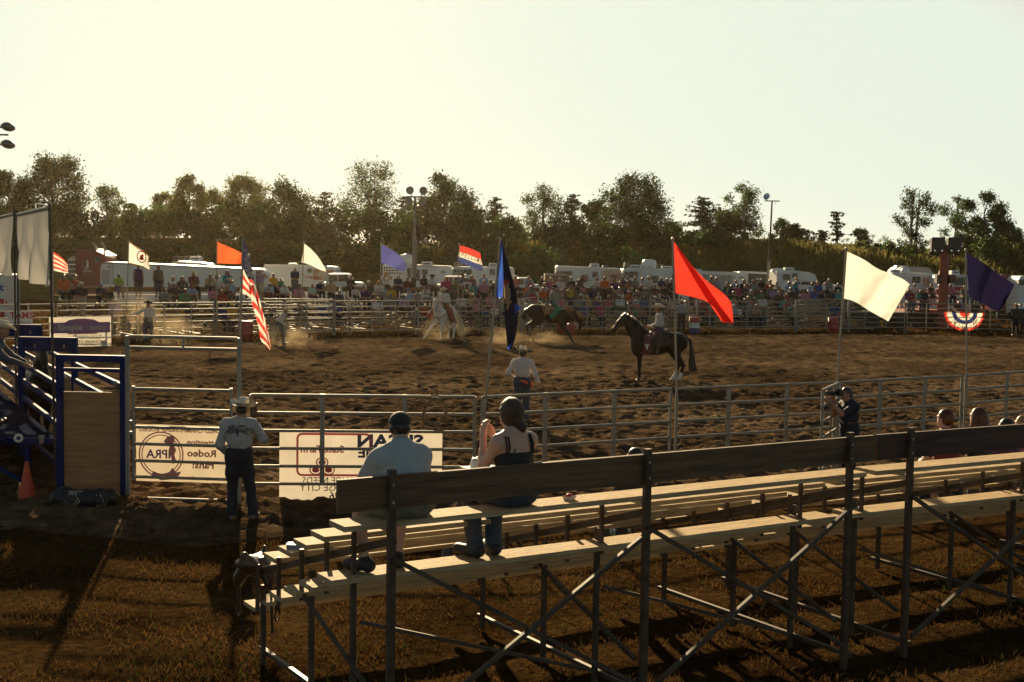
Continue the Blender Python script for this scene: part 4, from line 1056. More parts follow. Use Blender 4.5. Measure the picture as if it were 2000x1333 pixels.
# 6 heads of people on lower rows of the near bleachers, facing the arena
def low_sitter(px, ytop, fn, base, ang, hairm, kind, shirt, label, row, hatmesh=None):
    def at(r): p_ = fn(s_for(px, r, fn), r); return p_, proj((p_.x, p_.y, p_.z + .88))[1]
    row = min(range(NR1), key=lambda r: abs(at(r)[1] - ytop)); p, top = at(row)
    p.z += max(-.12, min(.1, (top - ytop) * p.y / F))
    f = figure(pose(SIT, look=(.1, -1, 0)), 1.05, True, fingers=False, sleeve='short')
    o = person(f, label, p, ang + R(180), shirt, DENIM, SHOE, SKIN3, hair=kind, hairm=hairm, h=.018, hatmesh=hatmesh); return o
TEE1 = mat('dark_red_tee', (.16, .02, .02), .8, .2, 8); TEE2 = mat('charcoal_tee', (.03, .03, .032), .8, .2, 8); TEE3 = mat('plum_tee', (.08, .03, .08), .8, .2, 8); TEE4 = mat('pink_tee', (.45, .14, .2), .8, .2, 8)
low_sitter(1848, 800, seat2, B2, BANG2, HAIRR, 'short', TEE1, 'person with short auburn hair seated low on the right bleacher, leftmost head above the board', 2)
low_sitter(1912, 797, seat2, B2, BANG2, HAIRR, 'long', TEE2, 'person with long dark auburn hair seated low on right bleacher, second head above the board', 2)
low_sitter(1967, 818, seat2, B2, BANG2, HAIRD, 'short', TEE3, 'person with short dark hair seated low on right bleacher, mostly hidden by the board', 3)
low_sitter(1999, 812, seat2, B2, BANG2, HAIRB, 'short', TEE4, 'person with blond hair seated low on right bleacher at the frame edge', 3)
low_sitter(1243, 876, seat1, B1, BANG, HAIRD, 'short', TEE2, 'person whose dark hair just shows over the near bleacher board', 4)
low_sitter(939, 903, seat1, B1, BANG, HAIRD, 'under', TEE2, 'person in a round white hat low on the near bleacher, beside the woman', 3, cowboy_hat('white_bucket_hat', SOLE, None, 1.12, .0, .11))

# ------------------------------------------------------------------ the crowd across the arena
CW_ = {'w': ('white', (.66, .64, .60)), 'bk': ('black', (.012, .012, .013)), 'gy': ('grey', (.22, .22, .21)), 'nv': ('navy', (.02, .026, .07)), 'bl': ('blue', (.04, .08, .25)), 'lb': ('light blue', (.30, .40, .52)),
       'rd': ('red', (.38, .03, .03)), 'or': ('orange', (.62, .12, .02)), 'pk': ('pink', (.55, .20, .28)), 'mg': ('magenta', (.42, .04, .16)), 'gn': ('green', (.04, .22, .08)), 'tl': ('teal', (.04, .30, .28)),
       'yl': ('yellow', (.60, .48, .08)), 'lv': ('lavender', (.36, .28, .48)), 'br': ('brown', (.13, .07, .04)), 'tn': ('tan', (.40, .28, .16)), 'mr': ('maroon', (.13, .02, .025)), 'pl': ('purple', (.09, .03, .14)),
       'dk': ('charcoal', (.04, .038, .036)), 'li': ('lime', (.34, .50, .08)), 'ol': ('olive', (.10, .10, .06)), 'co': ('coral', (.60, .16, .13)), 'mt': ('mint', (.32, .52, .46)), 'gd': ('golden', (.60, .32, .03))}
CM_ = {k: mat('cloth_' + v[0].replace(' ', '_'), tuple(c * .86 for c in v[1]), .85, .12, 7, trans=.18) for k, v in CW_.items()}
CSK = [mat('crowd_skin', (.27, .135, .08), .55, .1, 9, trans=.08), mat('crowd_skin_tan', (.21, .10, .055), .55, .1, 9, trans=.08), mat('crowd_skin_pale', (.34, .19, .125), .55, .1, 9, trans=.08)]
KHA = mat('khaki_cloth', (.30, .24, .16), .85, .2, 8)
CAPC = {k: mat('cap_' + k, CW_[k][1], .8, .1, 8) for k in ('w', 'bk', 'rd', 'bl', 'gy', 'gn', 'br', 'pk', 'tl', 'yl', 'nv')}
CROWD_CAP = cap_mesh('cap', CAPC['w']); SUNHAT = cowboy_hat('sun_hat', STRAWH, None, 1.05, .0, .10)
HC = .027
PROTO = {}
def proto(key, J, fat, fem, sleeve, legs='long', hk='short'):
    f = figure(J, fat, fem, fingers=False, sleeve=sleeve, legs=legs)
    hair = {}
    for k in ('short', 'long', 'under'):
        V, Q = cut_face(*hair_sdf(f, k).mesh(.022), f); hair[k] = mesh_np('hair', V, Q, HAIRD)
    PROTO[key] = dict(body=mesh_sdf(f['body'], 'person_body', SKIN, HC), shirt=mesh_sdf(f['shirt'], 'shirt', CM_['w'], HC, infl=.006), trousers=mesh_sdf(f['trousers'], 'trousers', DENIM, HC, infl=.004),
                      shoes=mesh_sdf(f['shoes'], 'shoes', SHOE, HC), hair=hair, hat=head_mat(f), f=f)
proto('lap', SIT, 1.0, False, 'short')
proto('lapf', pose(SIT, head=(.02, -.05, .75), look=(.3, -1, 0)), 1.0, True, 'short')
proto('lean', pose(SIT, neck=(0, -.16, .54), head=(0, -.24, .69), shL=(.18, -.15, .49), shR=(-.18, -.15, .49), elL=(.21, -.36, .24), elR=(-.21, -.36, .24), wrL=(.05, -.52, .24), wrR=(-.05, -.53, .22), look=(-.25, -1, -.05)), 1.08, False, 'short')
proto('big', pose(SIT, head=(-.02, -.04, .75), look=(.2, -1, 0)), 1.3, False, 'short')
proto('arm', pose(SIT, elL=(.20, -.12, .30), wrL=(-.06, -.24, .30), elR=(-.20, -.12, .30), wrR=(.06, -.25, .33), head=(.02, -.03, .75), look=(-.35, -1, 0)), 1.0, True, 'none', 'short')
proto('photo', pose(SIT, elL=(.21, -.24, .52), wrL=(.06, -.22, .72), elR=(-.21, -.24, .52), wrR=(-.06, -.22, .72), hdL=(-.4, 0, 1), hdR=(.4, 0, 1)), 1.0, True, 'short')
proto('stand', pose(STAND, elL=(.21, -.02, 1.13), wrL=(.02, -.17, 1.06), elR=(-.21, -.02, 1.13), wrR=(-.02, -.18, 1.08), look=(.2, -1, 0)), 1.1, False, 'short')
proto('stand2', pose(STAND, look=(-.3, -1, 0)), 1.2, False, 'none', 'short')
proto('hand', pose(STAND, elR=(-.36, -.10, 1.40), wrR=(-.14, -.12, 1.62), hdR=(.7, 0, .5), look=(.2, -1, 0)), 1.05, False, 'none')
proto('sphoto', pose(STAND, elL=(.24, -.20, 1.33), wrL=(.06, -.20, 1.58), elR=(-.24, -.20, 1.33), wrR=(-.06, -.20, 1.58), hdL=(-.4, 0, 1), hdR=(.4, 0, 1)), 1.0, True, 'none')
proto('bend', pose(SIT, neck=(0, -.32, .46), head=(0, -.44, .56), shL=(.2, -.30, .42), shR=(-.2, -.30, .42), elL=(.21, -.42, .2), elR=(-.21, -.42, .2), wrL=(.04, -.58, .1), wrR=(-.04, -.58, .1), look=(0, -1, -.4)), 1.3, True, 'short')
# px, head top y, shirt, head (h dark, L long dark, B long blond, b blond, g grey, n bald, r auburn, cX cap of colour X, H straw, K black hat, S sun hat), pose
PEOPLE = '''124,536,or,L,lapf;146,534,rd,h,arm;163,550,bk,g,stand;195,552,nv,cbl,lean;211,561,bk,n,lap;229,534,li,h,lapf;271,517,pl,h,stand2;229,583,lv,h,stand;145,596,tn,b,photo;188,590,br,L,lapf;272,602,rd,h,c;254,620,co,h,c
310,519,ol,crd,stand2;337,538,w,b,arm;356,538,dk,L,lapf;376,532,mr,H,lap;405,533,tn,b,lean;423,536,w,H,lap;442,522,tl,r,lapf;325,553,dk,h,lap;320,561,gy,h,lean;341,562,gn,h,lapf;372,553,lb,crd,lean;417,557,pk,h,lapf;433,566,rd,b,lapf;443,556,br,B,lap;453,592,gd,cyl,lap;437,608,bl,b,lap;478,530,bk,h,lap;449,545,lb,H,lap
511,524,lv,cw,sphoto;532,533,gd,h,lap;547,543,gn,S,c;576,521,nv,cw,stand;525,549,lb,cw,big;524,563,mr,h,c;542,561,bk,b,c;552,552,w,cw,lean;583,556,pk,L,lapf;609,553,mt,b,big;622,545,nv,cw,lean;648,544,tn,cbr,stand;662,567,nv,h,big;646,581,lb,b,lapf;628,589,bl,h,c;661,595,bl,h,c
682,536,bk,h,lean;694,560,w,h,c;711,557,pl,h,lean;719,547,dk,cw,lap;739,546,w,B,lapf;752,530,w,B,photo;774,534,nv,g,lean;795,538,mr,n,lap;749,558,lb,b,c;765,557,gd,b,lap;731,571,pk,cbk,lean;738,566,br,h,lap;738,580,w,b,lap;762,573,gy,g,lap;788,573,lv,S,lapf;797,563,lb,cbl,lap;815,565,gy,cbk,arm;827,537,bk,L,lapf;840,536,w,K,lean;833,556,w,h,photo;829,600,rd,b,lapf;811,603,gy,h,lap
866,540,mg,B,lapf;889,545,ol,cgn,stand;903,534,gy,K,lap;912,543,w,h,big;920,537,mr,B,lapf;944,536,lb,cbr,lap;945,545,pk,b,stand;957,545,w,B,lapf;964,549,bk,L,arm;927,550,tl,h,lap;936,552,nv,h,big;899,556,bk,B,lapf;911,557,ol,h,lap;922,564,tl,b,c;918,574,tn,H,lap;899,574,w,L,lapf;938,577,br,h,lap;959,572,pk,b,lapf;945,600,bl,b,lean;966,606,w,h,lap;977,581,gy,h,lap;1006,536,co,B,lapf;1032,538,lb,B,lapf;1013,562,dk,h,lean;1030,555,or,cbr,lap;1036,547,mg,h,arm
1058,540,dk,b,lap;1060,549,w,h,lean;1060,562,or,b,big;1076,541,mg,B,lapf;1093,541,w,cgy,lap;1115,538,bk,h,stand;1113,549,br,b,lapf;1111,557,yl,h,photo;1134,537,bk,cgy,photo;1127,553,dk,L,arm;1137,556,pk,b,arm;1155,557,nv,cgy,lap;1134,574,gy,cw,lap;1147,576,tn,B,lapf;1095,564,pk,cw,c;1078,556,rd,cbr,lap;1165,541,w,r,lapf;1122,590,bl,h,lap
1180,538,or,h,stand;1199,543,pl,cbk,lap;1210,549,dk,h,lapf;1216,541,dk,cbk,lap;1225,538,nv,cgy,lap;1224,547,rd,b,photo;1240,540,gy,b,lapf;1254,541,w,L,lapf;1267,540,w,B,lapf;1252,555,bk,b,arm;1259,561,gy,g,arm;1278,556,mr,b,lapf;1292,541,nv,h,lap;1296,557,bk,cbk,lap;1303,543,pk,L,lapf;1311,544,dk,h,lapf;1209,559,pk,L,lapf;1227,565,or,cpk,arm;1243,565,dk,b,arm;1195,560,br,L,lapf;1256,576,bl,cgy,big;1243,578,mt,b,lap;1211,577,w,h,big;1188,577,rd,b,lap;1169,580,pl,cnv,lap;1173,590,mg,h,lap;1207,600,gy,h,c;1240,600,gn,h,lapf;1255,598,br,b,lapf;1228,591,ol,h,lap;1285,577,nv,h,big;1310,600,mr,h,lap;1291,592,dk,h,lap
1390,537,tn,g,lapf;1399,541,lv,g,lapf;1420,550,ol,h,lap;1435,544,lb,h,lean;1439,555,mg,h,lapf;1452,546,bk,h,lap;1455,556,dk,B,lapf;1470,545,gy,cbr,lap;1487,544,bk,b,lap;1432,567,dk,B,lapf;1468,567,ol,b,lap;1328,573,gn,h,lap;1344,578,gy,h,lap;1352,582,rd,h,lap;1352,602,yl,h,c;1383,602,mr,h,lap;1388,590,lb,h,bend;1442,602,w,h,lap;1462,602,gy,h,lap;1455,582,dk,b,lap;1473,581,br,h,lapf;1488,577,w,cnv,lap;1441,581,dk,h,lapf
1503,546,rd,h,lap;1516,549,tn,h,lapf;1506,560,lv,cw,big;1521,564,bl,crd,big;1536,571,rd,b,arm;1538,546,lb,h,lean;1552,540,tl,b,sphoto;1544,562,dk,h,lap;1492,568,br,b,lap;1502,581,tl,h,lapf;1585,551,lb,h,lap;1596,547,bl,n,big;1588,561,bl,cnv,big;1616,542,gy,n,hand;1621,563,dk,g,lap;1636,552,bk,h,lap;1637,566,tl,ctl,lap;1572,567,pk,K,lap;1486,599,tl,cpk,lap;1502,602,gn,h,lap;1519,602,pk,h,lapf;1536,596,br,h,lean;1630,591,bl,h,lap'''
HEADW = {'h': 'short dark hair', 'L': 'long dark hair', 'B': 'long blond hair', 'b': 'short fair hair', 'g': 'grey hair', 'n': 'a bald head', 'r': 'auburn hair', 'H': 'a straw cowboy hat', 'K': 'a black cowboy hat', 'S': 'a sun hat'}
def make_person(px, loc, ang, col, hd, ps, scale, key2=None):
    P_ = PROTO[ps]
    o = link('person', P_['body'], None, loc); o.rotation_euler = (0, 0, ang)
    mir = -1 if rng.random() < .5 else 1
    s = scale * rng.uniform(.95, 1.04); o.scale = (s * mir * rng.uniform(.96, 1.06), s, s)
    own_mat(o, rng.choice(CSK))
    c = link('shirt', P_['shirt'], o); own_mat(c, CM_[col])
    c = link('trousers', P_['trousers'], o); own_mat(c, rng.choice([DENIM, DENIMD, CM_['dk'], KHA, CM_['nv']]))
    c = link('shoes', P_['shoes'], o); own_mat(c, rng.choice([SHOE, SOLE, BOOT, SHOE]))
    hk = {'L': 'long', 'B': 'long', 'r': 'long'}.get(hd[0], 'under' if hd[0] in 'cHKSn' else 'short')
    if hd[0] != 'n':
        c = link('hair', P_['hair'][hk], o); own_mat(c, {'B': HAIRB, 'b': HAIRB, 'g': HAIRG, 'r': HAIRR}.get(hd[0], HAIRD))
    if hd[0] in 'cHKS':
        me = {'c': CROWD_CAP, 'H': HAT_STRAW, 'K': HAT_BLACK, 'S': SUNHAT}[hd[0]]
        c = link('cap' if hd[0] == 'c' else 'hat', me, o); c.matrix_local = P_['hat']
        if hd[0] == 'c': own_mat(c, CAPC[hd[1:]])
    return o
crowd = []
FILL = []
for k in range(58):                                      # the packed middle and lower rows
    lo_, hi_ = ((875, 1318), (1326, 1480), (1484, 1560), (875, 1318))[k % 4]
    FILL.append('%d,%d,%s,%s,%s' % (rng.randint(lo_, hi_), rng.choice((556, 566, 576, 584, 592, 600)), rng.choice('w bk gy nv bl lb rd pk gn br tn mr dk ol co'.split()), rng.choice(['h', 'L', 'B', 'b', 'h', 'cw', 'cbk', 'cnv', 'g']), rng.choice(['lap', 'lapf', 'lean', 'big', 'arm'])))
for ent in (PEOPLE.replace('\n', ';') + ';' + ';'.join(FILL)).split(';'):
    a = ent.split(','); px, yt, col, hd, ps = float(a[0]), float(a[1]), a[2], a[3], a[4]
    child = ps == 'c'
    if child: ps = 'lap'
    tall = 1.76 if ps in ('stand', 'stand2', 'hand', 'sphoto') else (.80 if ps == 'bend' else .885)
    scale = .76 if child else 1.0
    best = None
    for row in range(-1, NR):
        sp, ang = far_seat(px, max(row, 0)); 
        if row < 0: sp.z += .25; sp.y += .2
        z = sp.z - (.50 if tall > 1.5 else 0) - (0)
        top = proj((sp.x, sp.y, z + tall * scale))[1]
        if best is None or abs(top - yt) < best[0]: best = (abs(top - yt), row, sp, ang, top)
    _, row, sp, ang, top = best
    # small shift so that the head meets the height seen (slouch, cushions, shorter people)
    dz = (top - yt) * sp.y / F
    s2 = scale * max(.86, min(1.10, 1 + dz / (tall * scale)))
    if tall > 1.5: sp.z -= .50; sp.y -= .25
    o = make_person(px, sp, ang + math.pi + 0, col, hd, ps, s2)
    o['group'] = 'spectators on the far bleachers'; o['category'] = 'person'
    # far bleachers face the camera side: rows descend along local +y, people look that way
    crowd.append((o, px, row, col, hd, ps, child))
def crowd_labels():
    rows = ['top', 'top', 'second', 'third', 'fourth', 'fifth', 'sixth', 'bottom']
    items = []
    for o, px, row, col, hd, ps, child in crowd:
        who = 'child' if child else 'person'
        hw = HEADW.get(hd) or ((CW_[hd[1:]][0] + ' cap'))
        if hw.startswith(('a ',)): hw = hw[2:]
        st = {'stand': 'standing ', 'stand2': 'standing ', 'hand': 'standing ', 'sphoto': 'photographing ', 'photo': 'photographing ', 'bend': 'bending '}.get(ps, '')
        items.append((o, px, f"{st}{who} in {CW_[col][0]} with {hw}"))
    cell = {}
    for o, px, key in items: cell.setdefault(key, []).append((px, o))
    for key, L in cell.items():
        L.sort(key=lambda t: t[0])
        byl = {}
        for px, o in L:
            lm = nearlm(px); side = 'left of' if px < lm[0] else 'right of'
            byl.setdefault((lm, side), []).append((abs(px - lm[0]), o))
        for (lm, side), q in byl.items():
            q.sort(key=lambda t: t[0])
            for i, (d, o) in enumerate(q):
                o['label'] = (key if i == 0 else ORD[i] + key) + f", crowd {side} {lm[1]}"
crowd_labels()

# ------------------------------------------------------------------ horses and riders
def horse_sdf(j):
    B = SDF()
    for k in range(len(j['trunk']) - 1):
        (a, ra), (b, rb) = j['trunk'][k], j['trunk'][k + 1]; B.cone(a, b, ra, rb, k=.12, sc=(1, 1.12, 1))
    for c, r in j.get('ells', []): B.ell(c, r, None, k=.12)
    for k in range(len(j['neck']) - 1):
        (a, ra), (b, rb) = j['neck'][k], j['neck'][k + 1]; B.cone(a, b, ra, rb, k=.12, sc=(1, 1.55, 1))
    p, m = V3(*j['poll']), V3(*j['muz']); d = (m - p) / np.linalg.norm(m - p)
    B.chain([p + d * .03, p + d * .25, p + d * .46], [.108, .088, .070], k=.06, sc=(1, 1.25, 1)); B.ell(p + d * .52, (.062, .058, .062), None, k=.05)
    nb = V3(*j['neck'][-2][0]) - p; nb = nb - d * (nb @ d); nb /= np.linalg.norm(nb) + 1e-9     # toward the throat
    B.ell(p + d * .16 + nb * .055, (.105, .078, .105), None, k=.05)
    lat = np.cross(d, nb); lat /= np.linalg.norm(lat)
    for q in (-1, 1):
        e0 = p - d * .02 - nb * .05 + lat * .055 * q
        B.cone(e0, e0 - d * .13 - nb * .02 + lat * .015 * q, .036, .008, k=.02)
        B.ell(p + d * .17 - nb * .045 + lat * .072 * q, (.024, .02, .022), None, k=.015)
        B.ell(p + d * .53 - nb * .02 + lat * .04 * q, (.018, .014, .018), None, k=.015)
    for L in j['front']:
        L = [V3(*q) for q in L]
        B.cone(L[0] + V3(0, 0, .22), L[0], .17, .115, k=.12, sc=(1, 1.25, 1)); B.chain([L[0], L[1]], [.10, .058], k=.05); B.ell(L[1], (.058, .055, .065), None, k=.03)
        B.chain([L[1], L[2]], [.050, .036], k=.03); B.ell(L[2], (.046, .043, .048), None, k=.02)
        B.chain([L[2], lerp(L[2], L[3], .7)], [.038, .040], k=.02); B.cone(lerp(L[2], L[3], .7), L[3] + V3(0, 0, .02), .045, .060, k=.01)
    for L in j['hind']:
        L = [V3(*q) for q in L]
        hp = V3(*j['hip']) * (1, 0, 1) + V3(0, L[0][1] * .8, 0)
        B.cone(hp, L[0], .24, .15, k=.14, sc=(1, 1.3, 1)); B.chain([L[0], lerp(L[0], L[1], .8), L[1]], [.145, .068, .062], k=.06); B.ell(L[1], (.064, .052, .068), None, k=.03)
        B.chain([L[1], L[2]], [.056, .040], k=.03); B.ell(L[2], (.050, .045, .050), None, k=.02)
        B.chain([L[2], lerp(L[2], L[3], .7)], [.041, .042], k=.02); B.cone(lerp(L[2], L[3], .7), L[3] + V3(0, 0, .02), .046, .060, k=.01)
    return B
def mane(j, m, par, name='mane', n=46, ln=.26, seed=1, side=-1):
    r = random.Random(seed); pts = [V3(*q) for q in j['crest']]; mb = MB()
    for i in range(n):
        t = i / (n - 1) * (len(pts) - 1); k = min(int(t), len(pts) - 2); p = lerp(pts[k], pts[k + 1], t - k)
        s = side if r.random() < .8 else -side; l = ln * r.uniform(.7, 1.25)
        q = [p + V3(0, 0, -.02), p + V3(r.uniform(-.03, .03), s * .06, .02), p + V3(r.uniform(-.05, .03), s * .12, -l * .4), p + V3(r.uniform(-.08, .04), s * .13, -l)]
        mb.path([tuple(v) for v in q], [.022, .026, .022, .004], 5)
    return mb.build(name, m, par)
def tail(pts, m, par, seed=1, n=34, sp=.05, fl=1.0):
    r = random.Random(seed); mb = MB(); pts = [V3(*q) for q in pts]
    for i in range(n):
        o = V3(r.gauss(0, sp), r.gauss(0, sp), 0); e = r.uniform(.75, 1.0)
        q = [p * 1.0 + o * (k / (len(pts) - 1)) * (1.0 + .8 * k * fl / len(pts)) for k, p in enumerate(pts)]
        q[-1] = lerp(q[-2], q[-1], e)
        mb.path([tuple(v) for v in q], [.030] * (len(q) - 2) + [.020, .004], 5)
    return mb.build('tail', m, par)
BLKH = mat('black_bay_coat', (.014, .008, .005), .5, .35, 3.5, spec=.25); BAYC = mat('dark_bay_coat', (.018, .008, .004), .55, .4, 3.0, spec=.25); GREYC = mat('grey_white_coat', (.64, .58, .50), .6, .14, 3.0)
BHAIR = mat('black_horsehair', (.012, .009, .008), .4, .3, 20); WHAIR = mat('white_horsehair', (.62, .54, .40), .5, .15, 20, trans=.3); FHAIR = mat('flaxen_mane', (.36, .20, .08), .5, .3, 20, trans=.25)
SADL = mat('saddle_leather', (.06, .032, .018), .42, .35, 10); TACK = mat('tack_leather', (.035, .02, .013), .5, .3, 10); SOCK = mat('white_sock', (.60, .55, .46), .7, .08, 8)
MAROON = mat('maroon_chaps', (.125, .025, .03), .6, .2, 6); MAROON2 = mat('rust_red_chaps', (.24, .055, .035), .6, .2, 6); GREENC = mat('green_chaps', (.02, .17, .09), .5, .2, 6); FRINGE = mat('leather_fringe', (.07, .038, .02), .7, .3, 9)
def bridle(j, par, rein_to=None):
    p, m_ = V3(*j['poll']), V3(*j['muz']); d = (m_ - p) / np.linalg.norm(m_ - p)
    nb = V3(*j['neck'][-2][0]) - p; nb -= d * (nb @ d); nb /= np.linalg.norm(nb); lat = np.cross(d, nb); lat /= np.linalg.norm(lat)
    mb = MB()
    def hoop(t, rx, ry, off): mb.path([tuple(p + d * t + lat * rx * math.cos(a) + nb * (off + ry * math.sin(a))) for a in [2 * math.pi * q / 14 for q in range(14)]], .010, 5, True)
    hoop(.40, .066, .085, .01); hoop(.10, .098, .13, .05)
    for s in (-1, 1): mb.path([tuple(p + d * t + lat * s * w) for t, w in ((.0, .09), (.1, .096), (.25, .086), (.42, .066))], .009, 5)
    if rein_to is not None:
        for s in (-1, 1):
            a = p + d * .45 + lat * .06 * s; b = V3(*rein_to) + V3(0, .05 * s, 0); mb.path([tuple(lerp(a, b, t) - V3(0, 0, .16 * math.sin(math.pi * t))) for t in (0, .2, .4, .6, .8, 1)], .008, 5)
    mb.build('bridle', TACK, par)
def saddle(par, x, z, w=.30, tilt=0, horn=True, pad=None):
    rot = Matrix.Rotation(tilt, 3, 'Y')
    S = SDF()
    f = lambda a: np.array(Matrix.Translation((x, 0, z)) @ (rot @ Vector(a)))
    S.cone(f((.20, 0, .02)), f((-.20, 0, .02)), .12, .12, k=.08); S.cone(f((-.24, -.14, .05)), f((-.24, .14, .05)), .05, .05, k=.08); S.cone(f((-.27, 0, .08)), f((-.29, 0, .13)), .10, .05, k=.06)
    if horn: S.cone(f((.20, 0, .08)), f((.25, 0, .20)), .05, .025, k=.05).ell(f((.255, 0, .215)), (.045, .045, .02), None, k=.02)
    for s in (-1, 1):
        S.cone(f((0, .16 * s, 0)), f((-.02, w * s, -.22)), .13, .12, k=.06, sc=(1, 2.2, 1)); S.cone(f((.03, w * 1.02 * s, -.25)), f((.06, (w + .02) * s, -.62)), .07, .05, k=.05, sc=(1, 2.5, 1))
    sdf_obj(S, 'saddle', SADL, par, .02)
    P_ = SDF()
    for s in (-1, 1): P_.cone(f((-.30, .10 * s, -.03)), f((.25, .10 * s, -.04)), .12, .12, k=.05); P_.ell(f((-.03, (w - .03) * s, -.22)), (.36, .06, .20), None, k=.06)
    if pad: sdf_obj(P_, 'saddle_pad', pad, par, .024)

# black horse standing side-on
P = G(1270, 745.5)
bh = dict(trunk=[((.30, 0, 1.20), .30), ((-.15, 0, 1.19), .325), ((-.55, 0, 1.27), .275), ((-.80, 0, 1.26), .26)], ells=[((.42, .10, 1.14), (.22, .16, .34)), ((.42, -.10, 1.14), (.22, .16, .34)), ((.12, 0, 1.45), (.24, .10, .16)), ((-.85, 0, 1.25), (.30, .26, .29))],
          neck=[((.36, 0, 1.36), .25), ((.56, 0, 1.66), .195), ((.80, 0, 1.95), .135)], poll=(.86, 0, 2.02), muz=(1.22, 0, 1.58), hip=(-.82, 0, 1.22),
          front=[((.38, .14, .93), (.37, .14, .50), (.38, .14, .13), (.43, .14, 0)), ((.36, -.14, .93), (.33, -.14, .50), (.33, -.14, .13), (.38, -.14, 0))],
          hind=[((-.74, .16, .95), (-1.02, .15, .53), (-.90, .15, .14), (-.84, .15, 0)), ((-.72, -.16, .95), (-.92, -.15, .53), (-.76, -.15, .14), (-.67, -.15, 0))],
          crest=[(.15, 0, 1.62), (.40, 0, 1.86), (.62, 0, 2.02), (.84, 0, 2.13), (.93, 0, 2.06)])
V, Q = horse_sdf(bh).mesh(.020)
hb = link('horse', mesh_np('horse_body', V, Q, BLKH), None, P); hb.rotation_euler = (0, 0, math.pi)
tag(hb, 'black horse with white hind socks standing side-on under the rider in white', 'horse', 'horses in the arena')
mane(bh, BHAIR, hb, seed=2, ln=.24); tail([(-1.08, 0, 1.46), (-1.24, 0, 1.30), (-1.30, 0, .95), (-1.31, 0, .6), (-1.40, 0, .24)], BHAIR, hb, 3, sp=.045)
for q, L in enumerate(bh['hind']):
    sdf_obj(SDF().chain([V3(*lerp(V3(*L[1]), V3(*L[2]), .62)), V3(*L[2]), lerp(V3(*L[2]), V3(*L[3]), .7)], [.052, .054, .05], k=.03), 'white_sock', SOCK, hb, .014)
saddle(hb, -.22, 1.50, .30, pad=mat('saddle_blanket', (.05, .028, .022), .9, .4, 6)); bridle(bh, hb, (.12, 0, 1.72))
MB().path([(.62, .0, 1.08), (.52, .22, 1.15), (.2, .30, 1.32), (0, .31, 1.36)], .016, 6).path([(.62, .0, 1.08), (.52, -.22, 1.15), (.2, -.30, 1.32), (0, -.31, 1.36)], .016, 6).build('breast_collar', TACK, hb)
def rider(J, label, loc, rz, shirt, chaps, hat, fat=1.0, sleeve='long', legs_chap='LR', emblem=True, h=.014, vest=None, flare=1.0, tr=DENIM):
    f = figure(J, fat, sleeve=sleeve, boots=True)
    o = person(f, label, loc, rz, shirt, tr, BOOT, SKIN2, hair='under', h=h, hatmesh=hat)
    Jn = {k: V3(*v) for k, v in J.items()}
    for q in legs_chap:
        hp, kn, an = Jn['hip' + q], Jn['kn' + q], Jn['an' + q]
        s = 1 if q == 'L' else -1
        C = SDF().chain([hp + V3(0, -.02, -.01), kn, lerp(kn, an, .95)], [.125, .115 * flare, .125 * flare], k=.06); C.cone(kn + V3(.02 * s, .06, -.02), lerp(kn, an, .9) + V3(.03 * s, .10 * flare, 0), .07, .11 * flare, k=.08)
        sdf_obj(C, 'chaps', chaps, o, h, noise=.006, nf=15)
        if emblem:
            nrm = V3(s, 0, 0); c = lerp(kn, an, .62) + V3(.145 * s * flare, .04, 0)
            for cc, sz in ((c, 1.0), (lerp(hp, kn, .35) + V3(.135 * s, -.0, .0), .7), (lerp(hp, kn, .8) + V3(.135 * s, -.0, .01), .6)):
                poly = [(-.065, .07), (-.02, .05), (.02, .05), (.065, .07), (.05, .03), (.028, .02), (.022, -.06), (0, -.09), (-.022, -.06), (-.028, .02), (-.05, .03)]
                MB().prism([(a * sz * 1.25, b * sz * 1.25) for a, b in poly], -.012, .012, lambda v, cc=cc, s=s: Vector((cc[0] + s * v.y, cc[1] + v.x, cc[2] + v.z))).build('steer_head_patch', SOCK, o)
        if vest != 'nofringe':
            mb = MB(); r = random.Random(5)
            for k in range(16):
                t = k / 15; a = lerp(kn, lerp(kn, an, .95), t) + V3(.06 * s, .13, 0); mb.path([tuple(a), tuple(a + V3(r.uniform(-.02, .02), .05, -.08)), tuple(a + V3(r.uniform(-.03, .03), .10, -.19))], [.012, .011, .006], 4)
            mb.build('chaps_fringe', FRINGE, o)
    return o
RIDE = pose(SIT, pel=(0, 0, .10), hipL=(.10, -.02, .07), hipR=(-.10, -.02, .07), knL=(.31, -.30, -.14), knR=(-.31, -.30, -.14), anL=(.35, -.34, -.56), anR=(-.35, -.34, -.58), toeL=(.38, -.50, -.60), toeR=(-.38, -.50, -.60))
J = pose(RIDE, head=(.02, -.03, .76), elL=(.24, -.03, .28), wrL=(.13, -.24, .20), elR=(-.22, -.08, .27), wrR=(-.08, -.30, .22), look=(-.05, -1, .0))
M4 = Matrix.Translation(P) @ Matrix.Rotation(math.pi, 4, 'Z')
HAT_UP = cowboy_hat('white_cowboy_hat', FELTH, BANDM, 1.04, .075)
rider(J, 'person in white shirt and maroon chaps riding the standing black horse', M4 @ Vector((-.24, 0, 1.535)), R(-106), WSHIRT, MAROON, HAT_UP)

